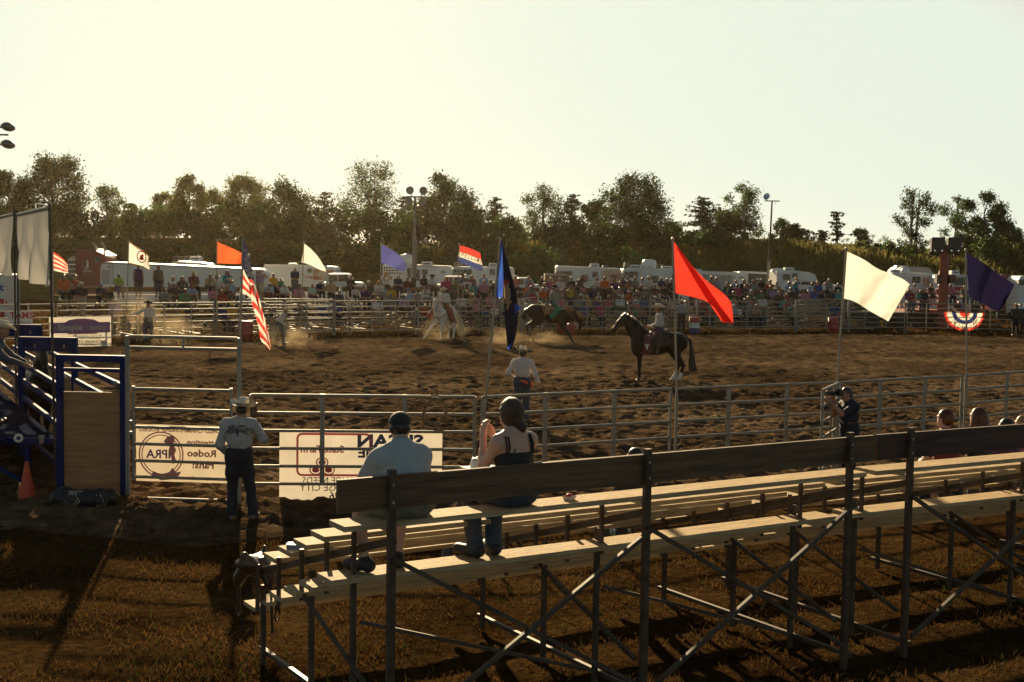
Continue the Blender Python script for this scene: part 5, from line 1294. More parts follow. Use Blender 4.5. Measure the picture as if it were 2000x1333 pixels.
# bronc
P = G(1075, 669)
bb = dict(trunk=[((.5, 0, 1.17), .33), ((.05, 0, 1.27), .355), ((-.4, 0, 1.41), .28), ((-.7, 0, 1.42), .27)], ells=[((.52, .1, 1.1), (.26, .16, .34)), ((.52, -.1, 1.1), (.26, .16, .34)), ((-.76, 0, 1.40), (.36, .29, .33))],
          neck=[((.66, 0, 1.27), .30), ((1.02, 0, 1.24), .235), ((1.36, 0, 1.14), .15)], poll=(1.43, 0, 1.12), muz=(1.31, 0, .58), hip=(-.72, 0, 1.32),
          front=[((.56, .13, .74), (.90, .13, .36), (1.0, .13, .10), (1.07, .13, -.02)), ((.52, -.13, .74), (.86, -.13, .38), (.98, -.13, .11), (1.03, -.13, .0))],
          hind=[((-.62, .16, 1.05), (-1.08, .15, .74), (-1.0, .15, .28), (-1.0, .15, .12)), ((-.52, -.16, 1.02), (-.86, -.15, .66), (-.80, -.15, .16), (-.77, -.15, 0))],
          crest=[(.6, 0, 1.60), (.82, 0, 1.58), (1.05, 0, 1.50), (1.25, 0, 1.38), (1.46, 0, 1.26)])
V, Q = horse_sdf(bb).mesh(.024)
ho = link('horse', mesh_np('horse_body', V, Q, BAYC), None, P); tag(ho, 'dark bay bronc bucking with its head down below its rider', 'horse', 'horses in the arena')
mane(bb, FHAIR, ho, seed=5, ln=.2, side=-1); tail([(-1.02, 0, 1.56), (-1.16, 0, 1.50), (-1.24, -.04, 1.2), (-1.16, -.06, .95)], BHAIR, ho, 6, sp=.05)
saddle(ho, .02, 1.66, .31, tilt=R(-2), horn=False, pad=FHAIR)
MB().path([(-.36, -.30, 1.45), (-.40, -.12, 1.74), (-.40, .12, 1.74), (-.36, .30, 1.45)], .03, 6).path([(-.38, -.14, 1.74), (-.25, -.26, 1.6), (-.30, -.36, 1.15)], .018, 6).build('flank_strap', FHAIR, ho)
MB().path([(1.33, -.09, .80), (.9, -.26, 1.25), (.62, -.22, 1.56), (.35, -.1, 1.78)], .016, 6).build('bronc_rein', ROPE, ho)
J = pose(RIDE, neck=(0, -.02, .58), head=(0, -.10, .74), shL=(.17, -.02, .53), shR=(-.17, -.02, .53), elL=(.26, -.22, .42), wrL=(.20, -.45, .36), elR=(-.22, -.18, .32), wrR=(-.06, -.40, .22), knL=(.33, -.33, -.20), knR=(-.33, -.33, -.20), anL=(.36, .0, -.56), anR=(-.36, .0, -.56), toeL=(.40, -.12, -.64), toeR=(-.40, -.12, -.64), look=(0, -1, -.35))
GSH = mat('grey_green_shirt', (.27, .27, .21), .8, .12, 6, trans=.1)
rider(J, 'person in grey shirt, black hat and green chaps riding the bucking bronc', P + Vector((.04, 0, 1.74)), R(90), GSH, GREENC, HAT_BLACK, emblem=False, h=.018, vest='nofringe', flare=.8)

# white horse coming at us
P = G(866, 663)
wh = dict(trunk=[((.35, 0, 1.15), .29), ((-.1, 0, 1.16), .31), ((-.5, 0, 1.22), .27), ((-.72, 0, 1.22), .26)], ells=[((.42, .10, 1.10), (.22, .16, .32)), ((.42, -.10, 1.10), (.22, .16, .32)), ((-.76, 0, 1.22), (.30, .26, .28))],
          neck=[((.46, -.02, 1.30), .25), ((.66, -.04, 1.52), .185), ((.82, -.06, 1.74), .13)], poll=(.88, -.06, 1.78), muz=(1.06, -.04, 1.28), hip=(-.74, 0, 1.18),
          front=[((.45, -.18, .90), (.62, -.42, .54), (.74, -.62, .17), (.78, -.70, .03)), ((.42, .12, .90), (.55, .10, .48), (.50, .08, .13), (.54, .08, 0))],
          hind=[((-.62, -.16, .92), (-.80, -.06, .5), (-.62, .02, .14), (-.56, .02, 0)), ((-.60, .18, .92), (-.70, .28, .5), (-.42, .34, .14), (-.36, .34, 0))],
          crest=[(.22, 0, 1.55), (.45, -.03, 1.72), (.66, -.05, 1.86), (.86, -.06, 1.90), (.95, -.06, 1.82)])
V, Q = horse_sdf(wh).mesh(.022)
hw = link('horse', mesh_np('horse_body', V, Q, GREYC), None, P); hw.rotation_euler = (0, 0, R(-108)); tag(hw, 'pale grey horse cantering toward us with a flying white tail', 'horse', 'horses in the arena')
mane(wh, WHAIR, hw, seed=8, ln=.34); tail([(-1.0, .02, 1.38), (-1.08, .18, 1.25), (-1.0, .42, .85), (-.95, .50, .5), (-.92, .58, .12)], WHAIR, hw, 9, n=44, sp=.07)
saddle(hw, -.08, 1.46, .30, pad=TACK); bridle(wh, hw, (.2, 0, 1.62))
MB().path([(.50, .30, 1.22), (.66, .20, 1.08), (.68, 0, 1.0), (.66, -.20, 1.08), (.50, -.30, 1.22)], .02, 6).path([(.68, 0, 1.0), (.55, 0, .86)], .02, 6).build('breast_collar', TACK, hw)
J = pose(RIDE, head=(-.02, -.04, .755), elL=(.27, -.08, .30), wrL=(.08, -.28, .24), elR=(-.27, -.08, .30), wrR=(-.06, -.30, .22), knL=(.34, -.22, -.14), knR=(-.36, -.22, -.10), anL=(.44, -.16, -.58), anR=(-.66, -.16, -.46), toeL=(.48, -.32, -.62), toeR=(-.74, -.30, -.50), look=(-.15, -1, -.1))
M4 = Matrix.Translation(P) @ Matrix.Rotation(R(-108), 4, 'Z')
rider(J, 'person in white shirt, cowboy hat and rust-red chaps riding the pale horse', M4 @ Vector((-.08, 0, 1.50)), R(-16), WSHIRT, MAROON2, HAT_FELT, h=.018, vest='nofringe', flare=1.25)

# cowboys on foot
P = G(545, 674)
J = pose(STAND, pel=(0, 0, .88), neck=(0, -.20, 1.31), head=(0, -.31, 1.44), shL=(.185, -.18, 1.26), shR=(-.185, -.18, 1.26), elL=(.25, -.02, 1.05), wrL=(.22, .02, .84), elR=(-.25, -.16, 1.0), wrR=(-.20, -.32, .86), hipL=(.09, 0, .86), hipR=(-.09, 0, .86), knL=(.10, -.18, .48), anL=(.10, -.16, .085), toeL=(.12, -.36, .04), knR=(-.10, .12, .47), anR=(-.10, .44, .30), toeR=(-.11, .40, .12), look=(0, -1, -.05))
f = figure(J, 1.0, sleeve='long', boots=True)
person(f, 'person in white shirt and straw hat running right in front of the far fence', P, R(84), WSHIRT, DENIM, BOOT, SKIN2, hair='under', h=.018, hatmesh=HAT_STRAW)
P = G(290, 670)
J = pose(STAND, elR=(-.42, -.06, 1.28), wrR=(-.68, -.10, 1.20), hdR=(-1, 0, -.1), elL=(.27, .0, 1.12), wrL=(.28, -.06, .88), look=(-.45, -1, 0), knL=(.14, -.06, .5), anL=(.20, 0, .085), toeL=(.26, -.17, .04))
f = figure(J, 1.0, sleeve='long', boots=True)
person(f, 'person in white shirt and black hat stretching an arm out in the dust', P, R(8), WSHIRT, DENIM, BOOT, SKIN2, hair='under', h=.018, hatmesh=HAT_BLACK)
# leaning on the chute at the left edge
q = cpt(0, -.85, .9, 2.0)
J = pose(STAND, neck=(0, -.10, 1.42), head=(0, -.18, 1.57), shL=(.19, -.08, 1.36), shR=(-.19, -.08, 1.36), elL=(.26, -.26, 1.12), wrL=(.20, -.50, 1.02), elR=(-.26, -.26, 1.12), wrR=(-.20, -.52, 1.02), look=(.1, -1, -.15))
f = figure(J, 1.05, sleeve='long', boots=True)
person(f, 'person in pale cowboy hat and dark shirt on the catwalk at the left edge', q, R(100), mat('denim_shirt', (.05, .055, .07), .8, .2, 7), KHA, BOOT, SKIN2, hair='under', h=.014, hatmesh=HAT_FELT)
# dark horse waiting inside the middle chute
dh = dict(bh); p = cpt(1, CW / 2, 0, 1.5)
o = link('horse', hb.data, None, p); o.rotation_euler = (0, 0, math.atan2(-cb.y, -cb.x)); o.scale = (.95, .9, .97); tag(o, 'dark horse penned inside the middle blue chute', 'horse', 'horses in the arena')
# men by the far fence
P = farp(1331, -.7); f = figure(pose(STAND, look=(0, 1, 0) if False else (.2, -1, 0)), 1.05, sleeve='long', boots=True)
person(f, 'person in checked shirt and white cowboy hat standing by the banded drum', P, R(180), mat('checked_shirt', (.28, .27, .26), .8, .45, 22), DENIMD, BOOT, SKIN2, hair='under', h=.024, hatmesh=HAT_FELT)
P = XY(1983, 70.0); f = figure(pose(STAND, elL=(.34, -.06, 1.2), wrL=(.36, -.26, 1.22), look=(.3, -1, 0)), 1.15, sleeve='long', boots=True)
person(f, 'person in dark shirt and hat standing at the far right fence near the bunting', (P.x, P.y, 0), R(170), TEE2, DENIMD, BOOT, SKIN2, hair='under', h=.024, hatmesh=HAT_STRAW)
P = XY(1999, 69.6); f = figure(pose(STAND), 1.1, sleeve='long', boots=True)
person(f, 'person at the right frame edge by the far fence', (P.x, P.y, 0), R(150), TEE2, DENIMD, BOOT, SKIN2, hair='under', h=.024, hatmesh=HAT_BLACK)
# saddle parked on the end of the near bleacher's low rows
p = seat1(s_for(500, 5, seat1), 5, .05)
p.z -= .12
ts = thing('parked_saddle', 'brown western saddle with hanging stirrups set on the end of the near bleacher', 'saddle', p, R(70)); ts.scale = (.66, .66, .66)
S = SDF().cone((.18, 0, .10), (-.18, 0, .10), .13, .13, k=.08).cone((-.24, -.14, .14), (-.24, .14, .14), .05, .05, k=.08).cone((-.26, 0, .18), (-.30, 0, .27), .12, .06, k=.06).cone((.19, 0, .15), (.24, 0, .29), .05, .024, k=.05)
for s in (-1, 1): S.cone((0, .14 * s, .06), (-.02, .27 * s, -.14), .15, .13, k=.06, sc=(1, 2.2, 1))
sdf_obj(S, 'saddle_seat', SADL, ts, .018)
for s in (-1, 1):
    mb = MB(); mb.bar((.03, .30 * s, -.10), (.05, .32 * s, -.56), .014, .075); mb.path([(.05 + .07 * math.cos(a), .32 * s, -.63 + .08 * math.sin(a)) for a in [2 * math.pi * q / 12 for q in range(12)]], .014, 5, True)
    mb.build('stirrup_leather', SADL, ts)
MB().path([(-.1, -.3, -.1), (-.12, -.33, -.5), (-.1, -.33, -.85)], .02, 5).build('cinch_strap', TACK, ts)
# boots and small litter left round the near bleacher
def shoe(p, rz, m, lab):
    o = sdf_obj(SDF().chain([(0, .0, .035), (0, -.20, .03)], [.042, .038], k=.03).chain([(0, .01, .04), (0, .01, .12)], [.042, .045], k=.03), 'shoe', m, None, .012); o.location = p; o.rotation_euler = (0, 0, rz); tag(o, lab, 'shoe')
p = seat1(-.4, 4, .0)
o = MB().rbox((0, 0, .02), (.16, .10, .035), .02, axis='z').rbox((.05, .02, .045), (.08, .05, .02), .01, axis='z').build('sunglasses_case', mat('silver_blue', (.14, .18, .28), .5, .2, 8), None, seat1(.0, 3, .001)); tag(o, 'small silver blue case lying on a left seat plank end', 'case')
p = G(1195, 1052)
bagm = mat('crumpled_foil_bag', (.42, .42, .40), .3, .4, 10, bump=.6, metal=.3)
o = sdf_obj(SDF().ell((0, 0, .14), (.24, .16, .15)).ell((.12, .03, .2), (.12, .1, .1)).ell((-.1, 0, .12), (.14, .13, .12)), 'plastic_bag', bagm, None, .018, noise=.02, nf=26, zmin=0); o.location = p; tag(o, 'crumpled silvery plastic bag on the ground under the near bleacher', 'bag')

# ------------------------------------------------------------------ flags
def cloth(name, col, tr=.5): return mat(name, col, .75, .06, 4, trans=tr, spec=.2, bump=.08)
FR = cloth('red_flag_cloth', (.62, .035, .022), .55); FW = cloth('white_flag_cloth', (.76, .73, .67), .45); FN = cloth('purple_navy_cloth', (.015, .012, .045), .25); FO = cloth('orange_flag_cloth', (.68, .10, .03), .55)
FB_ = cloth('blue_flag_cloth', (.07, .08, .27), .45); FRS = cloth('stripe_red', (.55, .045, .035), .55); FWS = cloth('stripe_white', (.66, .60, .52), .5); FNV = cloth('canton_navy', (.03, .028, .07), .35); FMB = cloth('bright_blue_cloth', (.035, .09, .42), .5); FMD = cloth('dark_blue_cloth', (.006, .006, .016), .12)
POLE = mat('flag_pole', (.30, .26, .19), .5, .2, 6, metal=.2)
def poly_interp(P, t):
    P = [np.array(p, float) for p in P]; L = [0]
    for a, b in zip(P, P[1:]): L.append(L[-1] + np.linalg.norm(b - a))
    t = t * L[-1]
    for k in range(len(P) - 1):
        if t <= L[k + 1] + 1e-9: return P[k] + (P[k + 1] - P[k]) * ((t - L[k]) / max(1e-9, L[k + 1] - L[k]))
    return P[-1]
def smooth(P, n=3):
    P = [np.array(p, float) for p in P]
    for _ in range(n):
        Q = [P[0]]
        for a, b in zip(P, P[1:]): Q += [a * .75 + b * .25, a * .25 + b * .75]
        P = Q + [P[-1]]
    return P
def cloth_mesh(name, top, bot, y, mats, fm=None, nu=36, nv=18, wave=.07, wf=3.0, wd=.8, rate=.0, par=None, wfn=None):
    """cloth spanned between two seen edges (photo pixels of a thing standing at depth y); u along the fly, v down the hoist"""
    top, bot = smooth(top, 2), smooth(bot, 2); rows = []
    for i in range(nu + 1):
        u = i / nu; a, b = poly_interp(top, u), poly_interp(bot, u); r = []
        for j in range(nv + 1):
            v = j / nv; p = a + (b - a) * v
            dy = .012 * math.sin(21 * u + 9 * v + 2 * math.sin(7 * v)) * u + (wfn(u, v) if wfn else wave * u ** .6 * math.sin(6.283 * (wf * u * .5 + wd * v * .5) + 1.0)) + rate * u
            r.append(D(p[0], p[1], y + dy))
        rows.append(r)
    mb = MB(); mb.grid(rows)
    if fm: mb.m = [fm((i + .5) / nu, (j + .5) / nv) for i in range(nu) for j in range(nv)]
    return mb.build(name, mats, par)
def flag(label, y, pole, top, bot, mats, fm=None, group='flags on poles', r=.016, wave=.07, wf=3.0, wd=.8, rate=0, wfn=None, nu=36, nv=18, part='cloth', extra=None):
    (x0, y0), (x1, y1) = pole
    a, b = D(x0, y0, y), D(x1, y1, y)
    t = thing('flag', label, 'flag', (0, 0, 0), 0, group)
    MB().tube(b, a, r, 8).build('pole', POLE, t)
    MB().lathe([(0, r * 2.6), (r * 1.5, r * 1.6), (r * 1.8, 0), (r, -r), (0, -r)], a, 8).build('finial', POLE, t)
    cloth_mesh(part, top, bot, y, mats, fm, nu, nv, wave, wf, wd, rate, t, wfn)
    return t
dr = 21.55
# big red flag with its lower third blown back over itself
t = flag('large red flag folding in the wind on the near fence, right of the rider', dr, ((1314, 469), (1323, 800)), [(1316, 472), (1345, 512), (1376, 547), (1404, 566), (1428, 588), (1431, 608), (1432, 632)], [(1320, 573), (1352, 580), (1386, 590), (1396, 606), (1406, 622), (1414, 630)], FR, wave=.05, wf=2.2, wd=.5, r=.019)
cloth_mesh('folded_cloth', [(1324, 482), (1350, 517), (1376, 553), (1402, 592), (1433, 633)], [(1321, 484), (1338, 514), (1364, 560), (1386, 594), (1411, 629)], dr - .10, FR, nu=30, nv=5, wave=.02, par=t)
flag('large white flag blown out to the right at the near fence', 23.15, ((1653, 488), (1633, 775)), [(1655, 492), (1690, 508), (1712, 525), (1737, 534), (1764, 545), (1777, 556)], [(1647, 583), (1668, 588), (1688, 601), (1706, 612), (1726, 623), (1735, 628)], FW, r=.019, wfn=lambda u, v: .085 * math.sin(7.5 * u + .9 * v) * min(1, u * 2.5) + .05 * math.sin(15 * u + 3 * v) * u, nu=44)
flag('large dark purple flag at the right end of the near fence', 24.95, ((1886.5, 490), (1888.5, 770)), [(1888, 494), (1908, 505), (1934, 523), (1961, 543), (1982, 556)], [(1892, 580), (1915, 592), (1935, 602), (1948, 611), (1960, 598)], FN, r=.019, wfn=lambda u, v: .14 * math.sin(8 * u + 2.2 * v) * min(1, u * 2) + .04 * math.sin(19 * u + 4 * v) * u, nu=44)
# furled stars and stripes
yy = 19.6
t = thing('flag', 'stars and stripes hanging furled from its pole by the gate', 'flag', (0, 0, 0), 0, 'flags on poles')
MB().tube(D(466, 800, yy), D(474.5, 462, yy), .017, 8).build('pole', POLE, t); MB().lathe([(0, .05), (.025, .03), (.03, 0), (0, -.02)], D(474.5, 461, yy), 8).build('finial', mat('gilt_finial', (.4, .28, .1), .35, .2, 6, metal=.7), t)
# canton: narrow folded blue with stars
cl = [(475, 465), (481, 488), (490, 512), (494, 535)]; cr_b = [(470, 522), (480, 533), (487, 541), (492, 546)]
cloth_mesh('canton', [(476, 465), (480, 478), (486, 495), (492, 520), (496, 545)], [(473, 522), (476, 526), (481, 531), (487, 538), (494, 548)], yy, FNV, nu=16, nv=14, wave=.03, wf=4, par=t)
mb = MB(); r_ = random.Random(3)
def star(mb, c, s):
    pts = []
    for k in range(10): a = math.pi / 2 + k * math.pi / 5 + r_.uniform(-.2, .2); rr = s if k % 2 == 0 else s * .42; pts.append(c + Vector((rr * math.cos(a) * .8, -.0, rr * math.sin(a))))
    mb.add([c] + pts, [(0, 1 + k, 1 + (k + 1) % 10) for k in range(10)])
for k in range(26):
    u, v = r_.uniform(.1, .95), r_.uniform(.08, .92)
    a = poly_interp([(476, 467), (486, 495), (495, 543)], u); b = poly_interp([(473, 520), (481, 531), (494, 546)], u); p = a + (b - a) * v
    star(mb, D(p[0], p[1], yy - .05), .034)
mb.build('stars', FWS, t)
def stripes(n, ph=0): return lambda u, v: (int(v * n) + ph) % 2
sm = [FRS, FWS]
cloth_mesh('stripe_cloth', [(473, 522), (478, 532), (486, 548), (492, 560)], [(469, 571), (476, 574), (484, 578), (489, 582)], yy, sm, lambda u, v: (int(v * 5) + 1) % 2, nu=10, nv=20, wave=.03, par=t)
cloth_mesh('stripe_cloth', [(487, 545), (494, 548), (499, 560), (508, 600), (516, 640), (522, 662), (528, 684)], [(486, 560), (490, 585), (498, 612), (505, 640), (508, 665), (517, 673), (526, 683)], yy - .03, sm, lambda u, v: int(u * 9 + v * 2.2) % 2, nu=36, nv=10, wave=.05, wf=3, par=t)
cloth_mesh('stripe_cloth', [(490, 558), (500, 585), (510, 620), (519, 645), (529, 682)], [(497, 556), (506, 582), (514, 612), (522, 640), (529, 676)], yy - .09, sm, lambda u, v: (int(u * 8 + 1.3 * v)) % 2, nu=30, nv=6, wave=.03, par=t)
# tall state flag
ym = 19.8
t = thing('flag', 'tall dark blue state flag with a coat of arms drooping on its slanted pole', 'flag', (0, 0, 0), 0, 'flags on poles')
MB().tube(D(944, 830, ym), D(978, 464, ym), .020, 8).build('pole', POLE, t)
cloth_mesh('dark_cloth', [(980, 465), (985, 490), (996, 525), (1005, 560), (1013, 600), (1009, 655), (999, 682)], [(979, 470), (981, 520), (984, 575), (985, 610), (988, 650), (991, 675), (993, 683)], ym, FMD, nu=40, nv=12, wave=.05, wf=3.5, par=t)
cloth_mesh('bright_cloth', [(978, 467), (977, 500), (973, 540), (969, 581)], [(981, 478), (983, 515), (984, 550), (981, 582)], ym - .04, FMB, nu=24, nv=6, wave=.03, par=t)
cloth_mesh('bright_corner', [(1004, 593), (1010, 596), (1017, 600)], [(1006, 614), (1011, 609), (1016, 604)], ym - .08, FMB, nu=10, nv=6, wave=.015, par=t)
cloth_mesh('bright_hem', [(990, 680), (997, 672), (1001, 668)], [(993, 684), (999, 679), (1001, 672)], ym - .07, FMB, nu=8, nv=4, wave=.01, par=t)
EMB = cloth('arms_tan', (.30, .20, .12), .3); EMR = cloth('arms_red', (.22, .04, .035), .3); EMG = cloth('arms_grey', (.24, .22, .21), .3)
def blob(poly, m, nm, y): MB().add([D(a, b, y) for a, b in poly], [tuple(range(len(poly)))]).build(nm, m, t)
blob([(983, 548), (990, 545), (996, 550), (994, 560), (987, 562), (983, 557)], EMR, 'arms_crest', ym - .075)
blob([(984, 560), (991, 557), (997, 566), (997, 585), (991, 592), (985, 583)], EMB, 'arms_shield', ym - .085)
blob([(988, 556), (993, 553), (995, 558), (991, 563)], EMG, 'arms_eagle', ym - .095)
blob([(985, 590), (993, 586), (1000, 588), (995, 597), (992, 607), (988, 603), (990, 595)], EMB, 'arms_ribbon', ym - .09)
# far flags
def far_d(px): return float(np.interp(px, [f[0] for f in FAR], [f[2] for f in FAR])) + .15
t = flag('white flag with red ring emblem on the far left fence', far_d(250), ((251.5, 471), (246.5, 640)), [(252, 473), (264, 481), (279, 490), (290, 501)], [(250, 513), (264, 516), (280, 521), (293, 527)], FW, r=.026, wave=.12, wf=2.5)
y_ = far_d(250)
GOLD = cloth('gold_fringe', (.5, .33, .08), .3)
MB().path([D(*p, y_ + .02) for p in ((252, 472), (264, 480.5), (279, 489.5), (291, 501), (290, 512), (293.5, 528), (280, 522), (264, 517), (250, 514))], .03, 5).build('gold_fringe', GOLD, t)
c = D(276.5, 502, y_ - .22)
MB().prism([(a, b) for a, b in ring(0, 0, .21, .26, sx=.8)], -.01, .01, lambda v: Vector((c.x + v.x, c.y + v.y, c.z + v.z - .12 * v.x))).build('ring_emblem', FRS, t)
MB().prism([(-.12, -.10), (.0, -.15), (.13, -.12), (.07, -.04), (.1, .05), (.04, .14), (-.03, .05), (-.1, .12), (-.06, .0)], -.012, .0, lambda v: Vector((c.x + v.x, c.y + v.y, c.z + v.z))).build('rider_emblem', FRS, t)
flag('orange red flag on the far fence left of the stars and stripes', far_d(424), ((424, 471), (422.5, 640)), [(425, 473), (440, 480), (456, 486), (474, 496)], [(424, 514.5), (440, 515), (456, 516), (473, 516)], FO, r=.026, wave=.12, wf=2.2)
flag('small white flag hanging to a point on the far fence', far_d(592), ((593.5, 474), (587, 640)), [(594, 476), (608, 487), (622, 502), (635, 524), (637, 531)], [(589, 513), (602, 516), (616, 523), (628, 529), (637, 532)], FW, r=.026, wave=.10, wf=2.0)
flag('small blue flag on the far fence beside the light mast', far_d(743), ((744, 475), (742, 640)), [(744.5, 477), (760, 485), (776, 495), (786, 506), (795, 518)], [(743.5, 514), (757, 518), (770, 525), (782, 530), (789, 531)], FB_, r=.026, wave=.12, wf=2.6)
def wel(u, v): return 0 if v < .36 else (1 if v < .68 else 2)
y_ = far_d(895)
t = flag('red, white and blue WELCOME flag on the far fence', y_, ((897.5, 478), (892.5, 640)), [(898, 480), (915, 484), (931, 491), (938, 494.5)], [(893, 512), (910, 518), (928, 526), (943.5, 530)], [FRS, FWS, cloth('welcome_blue', (.04, .06, .19), .4)], wel, r=.026, wave=.06, wf=2.0, nv=24)
for k, ch in enumerate('WELCOME'):
    px = 903.5 + k * 6.3 - max(0, k - 4) * 1.3; py = 497.3 + k * 2.35 + max(0, k - 4) * .5
    o = link('letter', text_mesh('letter', ch, .35, KINK, .006, .004, sx=(.46 if ch == 'W' else .60 if k < 5 else .45)), t, D(px, py, y_ - .14)); o.rotation_euler = (R(90), R(18), 0)
flag('second stars and stripes flag far left, half hidden by the grey banner', far_d(103), ((103.5, 490), (103, 640)), [(104, 492), (115, 499), (126, 508), (132, 516)], [(105, 529), (115, 531), (125, 534), (133, 534)], [FRS, FWS, FNV], lambda u, v: (2 if (u < .35 and v < .3 and False) else int(v * 8) % 2), r=.026, wave=.07, nv=24)
# bunting fan on the far right fence
y_ = 71.3
t = thing('bunting', 'red, white and blue pleated bunting fan on far right fence', 'bunting')
bands = [(0, .26, FRS), (.26, .43, FWS), (.43, .63, cloth('bunting_blue', (.035, .055, .20), .35)), (.63, .88, FWS), (.88, 1.0, FRS)]
nmz = ['inner_red_band', 'inner_white_band', 'blue_band', 'outer_white_band', 'red_border']
for (r0, r1, m), nm in zip(bands, nmz):
    rows = []
    for i in range(49):
        a = math.pi + math.pi * i / 48; rr = []
        for k in range(4):
            rad = r0 + (r1 - r0) * k / 3; px = 1884 + 39.5 * rad * math.cos(a); py = 610.5 - 36.5 * rad * math.sin(a) + 1.0 * math.cos(a)
            rr.append(D(px, py, y_ + .09 * math.sin(i * 1.57) * rad - .0))
        rows.append(rr)
    MB().grid(rows).build(nm, m, t)
# grey banners on poles above the chutes
GB = mat('grey_banner_cloth', (.42, .40, .36), .8, .12, 3, trans=.35)
pa = cpt(0, -.02, 0, .0); pb = cpt(1, -.05, 0, .0); pc = cpt(1, -.10, 0, .35); pd = cpt(2, -.3, 0, .5)
def vpole(p, z0, z1, nm, lab, lean=.0):
    o = MB().tube((0, 0, 0), (lean, 0, z1 - z0), .020, 8).build(nm, TACK if True else GALVD, None, (p.x, p.y, z0)); return tag(o, lab, 'banner pole', 'poles of the grey banners')
def banner(p, q, zt, zb0, zb1, lab, seed):
    t = thing('hanging_banner', lab, 'banner', (0, 0, 0), 0, 'grey banners above the chutes')
    r = random.Random(seed); ph = r.uniform(0, 6)
    d = (q - p); n = Vector((-d.y, d.x, 0)).normalized(); rows = []
    for i in range(41):
        u = i / 40; rr = []
        for j in range(19):
            v = j / 18; b = p + d * u; zb_ = zb0 + (zb1 - zb0) * u; z = zt + (zb_ - zt) * v
            w = .10 * math.sin(u * 15 + ph + v * 2.2) * v + .05 * math.sin(u * 31 - v * 3.5 + ph) * v
            rr.append(Vector((b.x, b.y, z)) + n * w)
        rows.append(rr)
    mb = MB(); mb.grid(rows); mb.build('cloth', GB, t)
    a, b = Vector((p.x, p.y, zt + .02)), Vector((q.x, q.y, zt + .02)); MB().tube(a, b, .03, 8).build('top_bar', GALVD, t)
    return t
zt = D(97, 409, pa.y).z
ppa = D(100, 560, pa.y); ppb = XY(33, pb.y)
pole_a = Vector((D(98, 480, pa.y).x, pa.y, 0)); pole_b = Vector((D(34.5, 480, pb.y).x, pb.y, 0)); pole_c = Vector((D(28.5, 480, pb.y + .5).x, pb.y + .5, 0))
vpole(pole_a + Vector((.06, -.02, 0)), 0.3, zt + .08, 'banner_pole', 'dark pole holding the right edge of the grey banner, on the nearest chute post', lean=-.06)
vpole(pole_b, 0.9, zt + .1, 'banner_pole', 'dark pole between the two grey banners, right one of the pair')
vpole(pole_c, 0.9, zt + .1, 'banner_pole', 'dark pole between the two grey banners, left one of the pair')
banner(pole_b + Vector((.02, -.06, 0)), pole_a + Vector((-.02, -.03, 0)), zt, D(34, 541, pb.y).z, D(103, 562, pa.y).z, 'grey translucent banner hung between two poles above the nearest chute', 2)
banner(pole_c + (pole_c - pole_a) * 1.3, pole_c + Vector((-.02, 0, 0)), zt + .03, D(-20, 530, 26).z, D(28, 541, pb.y).z, 'grey translucent banner cut by the left frame edge', 7)

# ------------------------------------------------------------------ trailers, campers and trucks behind the crowd
TW = mat('trailer_white', (.58, .58, .55), .4, .06, 2); TG = mat('trailer_grey', (.34, .33, .30), .5, .15, 2); TD = mat('trailer_dark', (.025, .03, .03), .45, .2, 2); TRIM = mat('trailer_trim', (.12, .11, .10), .5, .2, 4)
GLASS = mat('dark_window', (.018, .020, .022), .12, .2, 3, spec=.8); TRED = mat('truck_red', (.16, .018, .015), .3, .15, 2); CHR = mat('chrome', (.6, .6, .6), .12, .05, 4, metal=1); TYRE = mat('tyre', (.015, .015, .015), .85, .2, 8); ROOFM = mat('trailer_roof', (.62, .61, .57), .3, .08, 2)
MURAL = ground_mat('painted_mural', [(.30, .10, .05), (.62, .48, .34), (.42, .20, .10), (.65, .58, .48)], 1.6, .0, .5)
WOODB = mat('brown_board', (.16, .10, .06), .8, .35, 3, stretch=(1, 1, 8))
